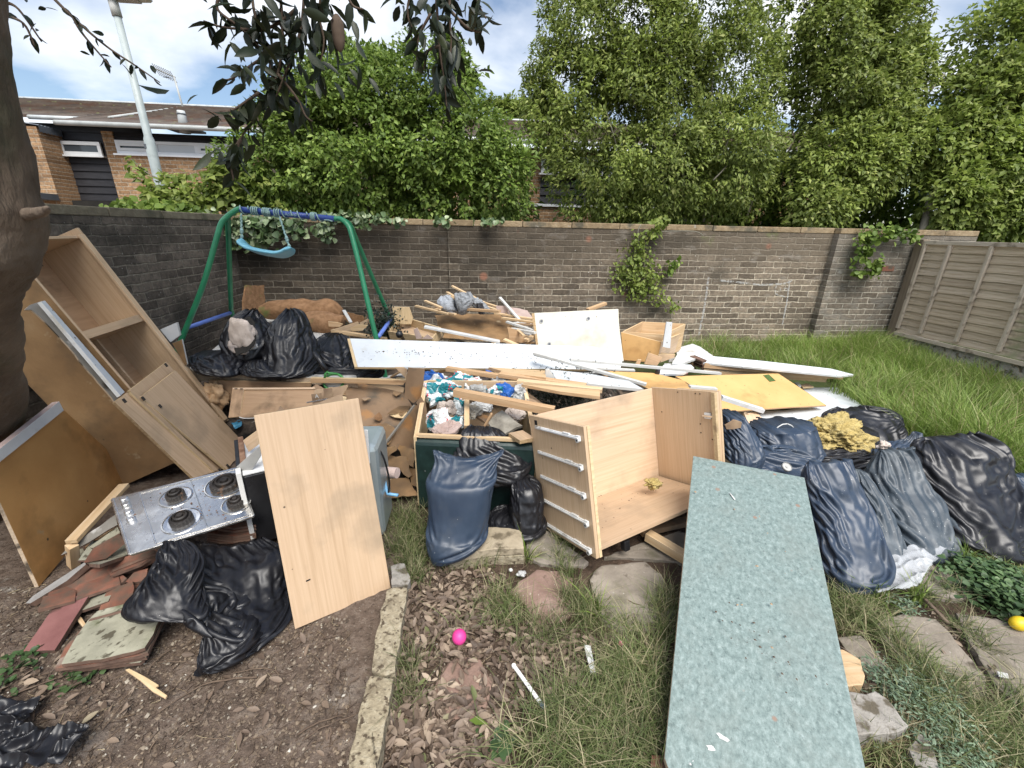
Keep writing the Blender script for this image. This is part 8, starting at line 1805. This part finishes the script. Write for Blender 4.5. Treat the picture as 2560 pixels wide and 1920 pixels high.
# bricks and stones by the worktop
gslab('timber_block', 'rotten orange timber block poking out right of the worktop', 'timber', l(960,1050,1030,1058,1118,1110,1132,1190,1125,1235,1060,1245,980,1200),.055,.07, 'timber', None, 15,.004)
gslab('concrete_block', 'rough grey kerb block at the right edge of the worktop', 'stone', l(1040,1280,1190,1270,1250,1310,1370,1455,1340,1470,1240,1485,1100,1500,1040,1460),.075,.09, 'stonegrey', 'rough stones beside the worktop', 16,.006)
gslab('concrete_block', 'second kerb block, at the bottom of the view', 'stone', l(1400,1480,1450,1490,1540,1700,1440,1720,1360,1560),.05,.07, 'stonegrey', 'rough stones beside the worktop', 17,.006)
gslab('red_brick', 'red brick end under the lower left corner of the worktop', 'brick', l(60,1600,140,1590,200,1720,40,1740),.035,.05, 'tile_red', None, 18,.004)
bar('timber_batten', 'squared beech batten on the ground between cabinet and worktop', 'batten', (WV(1250,1430), 'z', .05),(WV(1620,1650), 'z', .05),.05,.045, 'timber')
bar('timber_batten', 'timber prop in the dark under the right of the cabinet', 'batten', (WV(1180,1400), 'z', .03),(WV(1620,1300), 'z', .03),.05,.03, 'hardboard_dark')

def ball(name, label, c, r, mt):
 V, F = [],[]; n, m = 20,32
 for i in range(n + 1):
  for j_ in range(m): th = math.pi * i / n; ph = 6.283 * j_ / m; V.append((r * math.sin(th) * math.cos(ph), r * math.sin(th) * math.sin(ph), r * 1.06 * math.cos(th)))
 for i in range(n): F += [(i * m + q, (i + 1) * m + q, (i + 1) * m + (q + 1) % m, i * m + (q + 1) % m) for q in range(m)]
 return tag(link(name, V, F, mt, M=Matrix.Translation(c), smooth=True), label, 'ball')

gz = lambda p: float(ground_z(p.x, p.y)[0])
pc = A(WK(767,803), 'z', .034); ball('pink_ball', 'small bright pink plastic ball on the dead leaves', pc, .0275, 'pink')
pc = A(WL(1920,928), 'z', .034); o = ball('yellow_ball', 'yellow oval plastic ball at the right edge by the ground plants', pc, .03, 'yellow'); o.scale = (1.25,.9,.9)
bar('hinge_strip', 'white metal hinge strip lying on the dead leaves', 'metal strip', (WK(1120,992), 'z', .022),(WK(1292,1232), 'z', .022),.013,.006, 'metal_white', bevel=.001)
q0, q1 = A(WK(1118,990), 'z', .027), A(WK(1300,1245), 'z', .022); V, F = tubev([q0 + Vector((0,0,-.004)), q0 + Vector((0,0,.004))],.008,14); link('hinge_eye', V, F, 'metal_white', bpy.data.objects['hinge_strip'])
box('hinge_foot', (-.012,-.007,0),(.012,.007,.003), 'steel', bpy.data.objects['hinge_strip'], Matrix.Translation(q1) @ Matrix.Rotation(-.9,4, 'Z'))
slab('white_strip', 'white painted strip half buried in the grass tuft', 'strip', k(1568,852,1612,858,1645,1030,1612,1036), plane('z', .025),.006, 'white_clean')
lump('petal', A(WK(1808,845), 'z', .02),(.010,.008,.006), 'pink', 4, 'crushed magenta scrap on the path', 'scrap', amp=.5)
lump('foil_scrap', A(WK(1165,395), 'z', .02),(.018,.014,.010), 'plastic_grey', 5, 'crumpled pale foil scrap below the slab stack', 'scrap', amp=.6)
lump('white_pebble', A(WK(1098,372), 'z', .02),(.009,.008,.007), 'white_clean', 6, 'small white pebble beside the foil scrap', 'pebble', amp=.3)
slab('tag_scrap', 'flat white scrap on the slab at the lower right', 'scrap', l(1805,1168,1860,1180,1868,1205,1815,1195), plane('z', .025),.004, 'white_clean')
bar('metal_rod', 'dark rod sticking out of the grass below the clear bag', 'rod', (WL(1440,805), 'z', .03),(WL(1560,930), 'z', .015),.014,.014, 'twig', bevel=.005)
# clear bag
_hg = lambda x, y: 0
cb = sheet('clear_bag', 'clear crumpled plastic bag lying on the grass beside the slate bags', 'plastic bag', l(1140,715,1200,640,1290,590,1375,566,1450,575,1538,590,1470,660,1420,740,1390,775,1300,800,1230,795,1190,800),.03, 'clear_film', 61,.05,70,1.0, thick=.001)
# twigs
tw = (((1650,470),(1400,490),(1240,540),(1020,690), 'M'),((1000,375),(1130,372),(1245,380), None, 'M'),((2025,350),(2100,450),(2200,540), None, 'M'),((1500,440),(1700,420),(1790,480),(1760,690), 'M'),((0,645),(180,570),(400,475), None, 'M'),((1910,850),(2060,790),(2212,740), None, 'M'),
  ((640,800),(790,640),(870,520), None, 'M'),((1100,900),(1170,830),(1215,790), None, 'M'),((690,1010),(700,960),(720,900), None, 'M'),((1940,890),(2080,820),(2200,760), None, 'M'),((930,450),(1010,350),(1090,290), None, 'M'),((0,1340),(80,1310),(150,1275), None, 'K'),((310,1440),(400,1470),(500,1495), None, 'K'),
  ((560,1110),(640,1060),(715,940), None, 'K'),((1240,300),(1280,265),(1320,225), None, 'K'),((720,870),(800,875),(880,870), None, 'K'),((1680,610),(1720,560),(1755,520), None, 'K'),((1810,540),(1880,580),(1950,600), None, 'K'),((1500,1490),(1520,1400),(1530,1320), None, 'M'),((1320,860),(1380,865),(1440,872), None, 'M'),((900,1500),(1000,1550),(1100,1500), None, 'M'),
  ((1130,395),(1180,350),(1250,290), None, 'K'),((600,900),(640,930),(680,945), None, 'K'))
twlab = ['longest curved twig over the bare earth', 'straight twig left of the black bag tip', 'dark twig at the right of the bare earth', 'forked twig under the leaning beech panel', 'long pale stick at the left edge', 'thick twig near the kerb', 'thin twig below the wood splinter', 'short twig in the dusty patch', 'upright little twig near the torn bag', 'pale straw beside the thick twig', 'twig reaching from the mossy stack', 'twig lying on the nearest kerb stone', 'brown twig in the leaves beside the nearest kerb',
   'thin twig crossing the pink slab', 'stick beside the slab stack', 'twig just below the pink ball', 'bent twig on the grey slab', 'thin dark twig on the grey slab', 'twig in front of the bag tip', 'twig on the dusty earth', 'twig under the bottom edge of the earth patch', 'dark stick above the pinkish slab', 'short twig left of the pink ball']
for i, t_ in enumerate(tw):
 W_ = WM if t_[4] == 'M' else WK; pts = [A(W_(*p), 'z', .012) for p in t_[:4] if p]; pts = [Vector((p.x, p.y, gz(p) + .012 + .006 * (n % 2))) for n, p in enumerate(pts)]
 P = spline(pts, 5); P = [p + Vector((mnoise.noise(p * 30) * .006, mnoise.noise(p * 33) * .006,0)) for p in P]; r = .0035 if i in (0,4,5,14) else .0022
 tube('twig', P, [r * (1.1 - .6 * n / len(P)) for n in range(len(P))], 'twig', seg=6, label=twlab[i], cat='twig', group='twigs on the ground')
rnd = random.Random(31)
def litter_zone(n, poly, seed, dens=None):
 rg = np.random.default_rng(seed); P = [A(p, 'z', 0) for p in poly]; pl = [(p.x, p.y) for p in P]; xs = [p[0] for p in pl]; ys = [p[1] for p in pl]; out = []
 while sum(len(o) for o in out) < n:
  x = rg.uniform(min(xs), max(xs), n * 3); y = rg.uniform(min(ys), max(ys), n * 3); m_ = in_poly(x, y, pl)
  if dens: m_ &= vnoise(np.stack([x, y, np.zeros_like(x)],1), dens[0], seed) > dens[1]
  out.append(np.stack([x[m_], y[m_]],1))
 q = np.concatenate(out)[:n]; return np.concatenate([q, ground_z(q[:, 0], q[:, 1])[:, None]],1)

def deadleaves(name, label, zones, seed, size=.062):
 P = np.concatenate([litter_zone(*z) for z in zones]); kk = len(P); rg = np.random.default_rng(seed); P[:, 2] += rg.uniform(.003,.022, kk)
 a = rg.uniform(0,6.28, kk); D = np.stack([np.cos(a), np.sin(a), rg.normal(0,.22, kk)],1); Nn = norm(np.stack([rg.normal(0,.35, kk), rg.normal(0,.35, kk), np.ones(kk)],1))
 o = leaves(name, P, D, Nn, size * rg.uniform(.55,1.25, kk),.40, 'leaf_dead', fold=.30, curl=-.10, fine=True); return tag(o, label, 'leaf litter', kind='stuff')

ZL = k(420,330,620,320,900,330,1100,430,1080,560,1200,700,1700,800,2100,800,2050,1100,1500,1300,1100,1300,1000,1700,260,1750,330,1300,380,900)
deadleaves('leaf_litter', 'brown dead leaves covering the path', [(800, ZL, 3),(330, k(430,500,900,520,1050,900,900,960,500,1000,400,900),4),(520, k(330,1250,700,1150,1100,1100,1100,1350,1050,1700,270,1700),5),(160, k(1000,750,1500,800,1500,1150,1150,1000),6)],1,.042)
deadleaves('leaf_litter', 'scattered dead leaves on the bare earth', [(60, wm_(-50,450,600,500,900,560,700,900,300,900,-100,800),8),(45, wm_(0,300,2300,100,2300,1200,500,1200),9)],2,.042)
deadleaves('leaf_litter', 'leaf scraps among the grass at the right', [(120, l(960,800,1942,900,2000,1700,1100,1700),12)],4,.045)

def chips(name, label, zones, size, mt, seed):
 P = np.concatenate([litter_zone(*z) for z in zones]); kk = len(P); rg = np.random.default_rng(seed); s = size * rg.uniform(.3,1.4, kk) ** 1.3
 a = rg.uniform(0,6.28, kk); e1 = np.stack([np.cos(a), np.sin(a), rg.normal(0,.3, kk)],1) * s[:, None]; e2 = np.stack([-np.sin(a), np.cos(a), rg.normal(0,.3, kk)],1) * (s * rg.uniform(.3,.9, kk))[:, None]; u_ = np.array([0,0,1]) * (s * rg.uniform(.4,.9, kk))[:, None]
 P[:, 2] += .001; V = np.stack([P - e1, P - e2, P + e1, P + e2, P + u_],1).reshape(-1,3); b = (np.arange(kk) * 5)[:, None]
 F = np.concatenate([b + np.array([[i, (i + 1) % 4,4]]) for i in range(4)],0); return tag(fastmesh(name, V, F, mt), label, 'grit', kind='stuff')

ZD = wm_(-400,100,600,-300,1800,-400,2250,100,2250,1300,-600,1300)
mat('stone_bits', [],4, island=[(0,(.05,.035,.025)),(.45,(.11,.078,.055)),(.85,(.19,.145,.105)),(.985,(.30,.26,.21)),(1,(.55,.52,.47))], rough=.9)
chips('grit', 'pebbles and crumbs on the bare earth', [(15000, ZD, 15),(260, ZD, 18)],.0062, 'stone_bits', 5)
chips('grit', 'soil crumbs on the path', [(9000, ZL, 16),(5000, l(960,800,1942,900,2000,1700,1100,1700),17)],.0055, 'stone_bits', 6)
# fine straw and stems lying on the earth
def straws(name, label, zone, n, L, r, mt, seed):
 P = litter_zone(n, zone, seed); rg = np.random.default_rng(seed); a = rg.uniform(0,6.28, n); d = np.stack([np.cos(a), np.sin(a), rg.normal(0,.05, n)],1) * (L * rg.uniform(.3,1.3, n))[:, None] / 2
 s = np.stack([-np.sin(a), np.cos(a), np.zeros(n)],1) * (r * rg.uniform(.5,1.3, n))[:, None]; P[:, 2] += .006; up_ = np.array([0,0, r * 1.6]); m_ = rg.normal(0,.012,(n, 1)) * norm(s)
 V = np.stack([P - d - s, P - d + s, P - d + up_, P + m_ - s, P + m_ + s, P + m_ + up_, P + d - s, P + d + s, P + d + up_],1).reshape(-1,3); b = (np.arange(n) * 9)[:, None]; F = []
 for o_ in (0,3):
  for i in range(3): j_ = (i + 1) % 3; F.append(b + np.array([[o_ + i, o_ + j_, o_ + 3 + j_, o_ + 3 + i]]))
 return tag(fastmesh(name, V, np.concatenate(F, 0), mt), label, 'straw', kind='stuff')

mat('straw', [],4, island=[(0,(.045,.028,.02)),(.5,(.10,.065,.045)),(.85,(.20,.14,.09)),(1,(.42,.34,.22))], rough=.9)
straws('straw', 'fine stems and rootlets on the bare earth', ZD, 900,.05,.0011, 'straw', 21)
straws('straw', 'fine stems on the path', ZL, 900,.06,.0011, 'straw', 22)

# ---- grass
def tuft(centres, n, H, wid, lean, mt, name, label, cat='grass'):
 """clumps: (px window point, spread radius m, share)"""
 P = []; rg = RNG; tot = sum(c[2] for c in centres)
 for c, r, w in centres:
  m_ = int(n * w / tot); q = A(c, 'z', 0); d = rg.normal(size=(m_, 2)) * r * .5; P.append(np.stack([q.x + d[:, 0], q.y + d[:, 1], np.zeros(m_)],1))
 P = np.concatenate(P); P[:, 2] = ground_z(P[:, 0], P[:, 1]) - .004; m_ = len(P); a = rg.uniform(0,6.28, m_); L_s = np.abs(rg.normal(lean, lean * .5, m_))
 return tag(blades(name, P, H * rg.uniform(.35,1.25, m_), wid * rg.uniform(.6,1.3, m_), np.stack([np.cos(a), np.sin(a)],1) * L_s[:, None], mt), label, cat, kind='stuff')

def field(n, x0, x1, y0, y1, cond, H, wid, mt, name, label, lean=.65):
 rg = RNG; x = rg.uniform(x0, x1, n); y = rg.uniform(y0, y1, n); m_ = cond(x, y); x, y = x[m_], y[m_]; P = np.stack([x, y, ground_z(x, y) - .005],1)
 cl = vnoise(np.stack([x, y, np.zeros_like(x)],1),4.5,3); cl2 = vnoise(np.stack([x, y, np.zeros_like(x)],1),1.4,7); h = H * (.15 + .75 * cl + .65 * cl2) * rg.uniform(.5,1.2, len(x)); a = 6.28 * vnoise(np.stack([x, y, np.zeros_like(x)],1),1.8,9) * 2 + rg.normal(0,.8, len(x)); L_s = np.abs(rg.normal(lean, .3, len(x)))
 return tag(blades(name, P, h, wid * rg.uniform(.6,1.35, len(x)), np.stack([np.cos(a), np.sin(a)],1) * L_s[:, None], mt, seg=4), label, 'grass', kind='stuff')

EXC = [tuple(A(p, 'z', 0))[:2] for p in ((1650,905),(1800,925),(1950,945),(2080,956),(2120,972),(2060,990),(2110,1005),(2190,1050),(2260,1085),(2330,1130),(2440,1180),(2545,1230),(2560,1400),(2300,1450),(1800,1400),(1600,1100))]

def cond_lawn(x, y):
 e_ = 1.55 + np.maximum(0,(2.7 - y)) * 1.05 + np.maximum(0, y - 2.7) * .5
 return (x > e_ + .25 * (vnoise(np.stack([x, y, np.zeros_like(x)],1),3,2) - .5)) & (y > 1.95 - .0 * x) & ~in_poly(x, y, EXC) & (x < 5.75)

field(48000,.8,5.75,1.9,5.3, cond_lawn, .34,.0068, 'grass_long', 'tall_grass', 'tall bright uncut grass filling the right of the yard')
field(9000,.9,5.75,4.7,5.33, lambda x, y: x > 2.75,.26,.0062, 'grass_long', 'tall_grass', 'tall grass along the foot of the back wall', .4)
field(5000,2.3,3.6,1.35,2.0, lambda x, y: (y < 1.50) & (x > 2.2),.14,.005, 'grass_long', 'tall_grass', 'grass in front of the largest black bag', .7)
G_c = [(WK(1060,640),.11,1.3),(WK(1040,560),.06,.8),(WK(1490,560),.05,1.0),(WK(1560,640),.07,1.3),(WK(1620,700),.08,1.3),(WK(1450,400),.05,.7),(WK(1420,300),.05,.7),(WK(1450,200),.04,.6),(WK(480,420),.05,1.0),(WK(470,300),.09,1.4),(WK(400,220),.10,1.3),(WK(520,200),.10,1.3),(WK(460,100),.14,1.8),(WK(400,40),.12,1.3),
  (WK(1850,740),.04,.5),(WK(2100,560),.06,1.0),(WK(2060,640),.05,.9),(WK(2080,760),.06,.9),(WK(430,1200),.06,.6),(WK(460,1000),.05,.5),(WK(700,330),.06,.4),(WK(900,320),.07,.5),(WK(1210,300),.03,.4),(WV(500,1480),.06,.5),(WK(820,700),.15,.3),(WK(1300,760),.10,.8),(WK(1400,820),.10,.8),(WK(1150,760),.09,.6)]
tuft(G_c, 5200,.115,.0034,.75, 'grass_short', 'grass_tufts', 'grass tufts growing between the paving slabs')
G_d = [(WK(1800,1050),.10,2.2),(WK(1850,1000),.07,1.6),(WK(1560,1250),.12,1.6),(WK(1700,1250),.16,2.6),(WK(1900,1250),.14,2.6),(WK(2050,1150),.10,2.0),(WK(2050,1400),.10,2.6),(WK(1800,1450),.16,3),(WK(1500,1450),.16,2.6),(WK(1270,1450),.12,1.2),(WK(1250,1600),.12,1.2),(WK(1600,1620),.16,3),(WK(1950,1600),.14,3),(WK(2000,950),.07,1.2),(WK(1950,880),.08,.8),(WK(1400,1250),.06,.8)]
tuft(G_d, 4000,.125,.0042,1.05, 'grass_short', 'matted_grass', 'matted long grass flopping over the path near the worktop')
G_e = [(WL(1080,760),.09,1.6),(WL(1000,850),.08,1.4),(WL(1120,870),.08,1.4),(WL(1230,820),.05,.9),(WL(1420,790),.05,.9),(WL(1560,760),.06,.8),(WL(1280,1030),.06,1.1),(WL(1400,1150),.08,1.4),(WL(1480,1240),.08,1.4),(WL(1160,930),.06,1.0),(WL(1600,620),.09,1.3),(WL(1750,640),.10,1.5),(WL(1850,600),.1,1.5),(WL(1650,950),.06,.9),(WL(1740,1040),.06,.8),
  (WL(1600,1400),.16,2.4),(WL(1800,1450),.16,2.4),(WL(1700,1560),.14,2.4),(WL(1900,1350),.12,1.6),(WL(1350,1300),.10,1.4),(WL(1900,1600),.14,2),(WL(1500,1500),.12,2),(WL(1200,1560),.10,1.6),(WL(1300,1640),.10,1.6),(WL(1060,700),.05,.8),(WL(1330,560),.06,.6),(WL(1480,560),.05,.7),(WL(1040,960),.05,.7)]
tuft(G_e, 6500,.115,.0042,.9, 'grass_short', 'grass_tufts', 'grass tufts between the slabs right of the worktop')
field(5200,5.15,5.78,1.9,5.3, lambda x, y: x > 5.1,.34,.0068, 'grass_long', 'tall_grass', 'tall grass growing against the foot of the lap fence', .5)
field(5000,1.5,4.6,.5,1.9, lambda x, y: (x > 1.35 + y * .75) & (x > 2.15),.13,.0045, 'grass_short', 'short_grass', 'thin grass at the right beyond the paving slabs', .9)
tuft([(WL(1240,1480),.07,1),(WL(1180,1520),.05,.6),(WL(1350,1500),.05,.5)],900,.09,.003,1.0, 'straw_grass' if 'straw_grass' in MT else 'straw', 'dry_grass', 'dry brown grass clump over the rough stone')
tuft([(WL(1400,800),.03,1),(WL(1210,820),.03,1),(WL(1640,620),.05,1),(WL(1720,560),.05,1),(WK(1640,640),.03,.8),(WK(1210,300),.02,.5)],160,.17,.009,.8, 'grass_long', 'broad_grass', 'broad bladed grass shoots at the right')
# low leafy weeds
def weeds(name, label, cs, n, size, mt='weed', h=.05, cat='plant', wr=.8, group=None):
 P = []; rg = RNG; tot = sum(c[1] for c in cs)
 for c, r in cs:
  m_ = int(n * r / tot); q = A(c, 'z', 0); d = rg.normal(size=(m_, 2)) * r * .5; P.append(np.stack([q.x + d[:, 0], q.y + d[:, 1], rg.uniform(.15,1, m_) * h],1))
 P = np.concatenate(P); P[:, 2] += ground_z(P[:, 0], P[:, 1]); m_ = len(P); a = rg.uniform(0,6.28, m_)
 o = leaves(name, P, np.stack([np.cos(a), np.sin(a), rg.normal(.1,.2, m_)],1), norm(np.stack([rg.normal(0,.3, m_), rg.normal(0,.3, m_), np.ones(m_)],1)), size * rg.uniform(.5,1.2, m_), wr, mt, fine=True); return tag(o, label, cat, group)

weeds('cranesbill', 'spreading cranesbill leaves in front of the largest black bag', [(WL(1700,740),.14),(WL(1800,790),.16),(WL(1880,740),.14),(WL(1760,700),.10),(WL(1900,850),.12),(WL(1660,690),.06)],1500,.028, h=.09, wr=.95)
weeds('ferny_weed', 'feathery grey green weed beside the rough stone', [(WL(1250,1250),.08),(WL(1400,1330),.12),(WL(1500,1420),.12),(WL(1450,1560),.12),(WL(1600,1620),.10),(WL(1330,860),.05)],3000,.020, 'leaf_ferny' if 'leaf_ferny' in MT else 'weed', .07, wr=.28)
weeds('dock_plant', 'broad leaved weed low in the matted grass at the bottom', [(WK(1060,1500),.06)],14,.06, 'weed', .03, wr=.6)
weeds('ground_ivy', 'dark leafy weeds at the left edge below the mossy stack', [(WM(100,430),.07),(WM(40,560),.05),(WM(430,520),.07),(WM(200,380),.05),(WM(560,500),.04)],110,.026, 'weed', .03)
q = A(WK(870,1325), 'z', .03); leaves_o = leaves('green_leaf', np.array([[q.x - .02, q.y, .022]]), np.array([[1., -.25,.1]]), np.array([[0,0,1.]]), np.array([.062]),.45, 'leaf_bush'); tag(leaves_o, 'single glossy green leaf among the dead ones', 'leaf')
kk = 1300; x = RNG.uniform(1.8,5.7, kk); y = RNG.uniform(2.0,5.2, kk); m_ = cond_lawn(x, y); x, y = x[m_], y[m_]; kk = len(x)
tag(blades('seed_stalks', np.stack([x, y, ground_z(x, y)],1), RNG.uniform(.25,.50, kk), np.full(kk, .0035), RNG.normal(0,.35,(kk, 2)), 'straw_grass'), 'pale seeding grass stalks above the tall grass', 'grass', kind='stuff')
# seed stems by the fence
st = [( WP(600,1240),.40),(WP(980,1250),.42),(WP(560,1200),.3),(WP(1400,1300),.5),(WP(900,1300),.36),(WP(1320,1350),.4)]
for i, (c, h) in enumerate(st):
 q = A(c, 'z', .12); q.z = 0; sp_ = spline([q, q + Vector((.02,0, h * .5)), q + Vector((.06,.02, h))],4); e = empty('weed_stem', tuple(q),['tall seeding weed stem nearest the wall end of the fence', 'dark leafy weed stalk against the second fence batten', 'short seeding stem at the fence corner', 'tallest branching weed stalk near the right edge', 'weed stalk between two fence battens', 'pale weed stalk right of the middle of the fence'][i], 'weed', 'tall weeds in front of the fence')
 V, F = tubev(sp_, .003,5); link('stalk', V, F, 'grass_stem' if 'grass_stem' in MT else 'weed', e)
 rg = np.random.default_rng(i); kk = 46; tt = rg.uniform(.3,1, kk); P = np.array([sp_[min(len(sp_) - 1, int(t * len(sp_)))] for t in tt]) + rg.normal(0,.008,(kk, 3)); leaves('foliage', P, rg.normal(size=(kk, 3)) + np.array([0,0,.6]), norm(rg.normal(size=(kk, 3))), rg.uniform(.02,.05, kk),.4, 'leaf_bush', e)
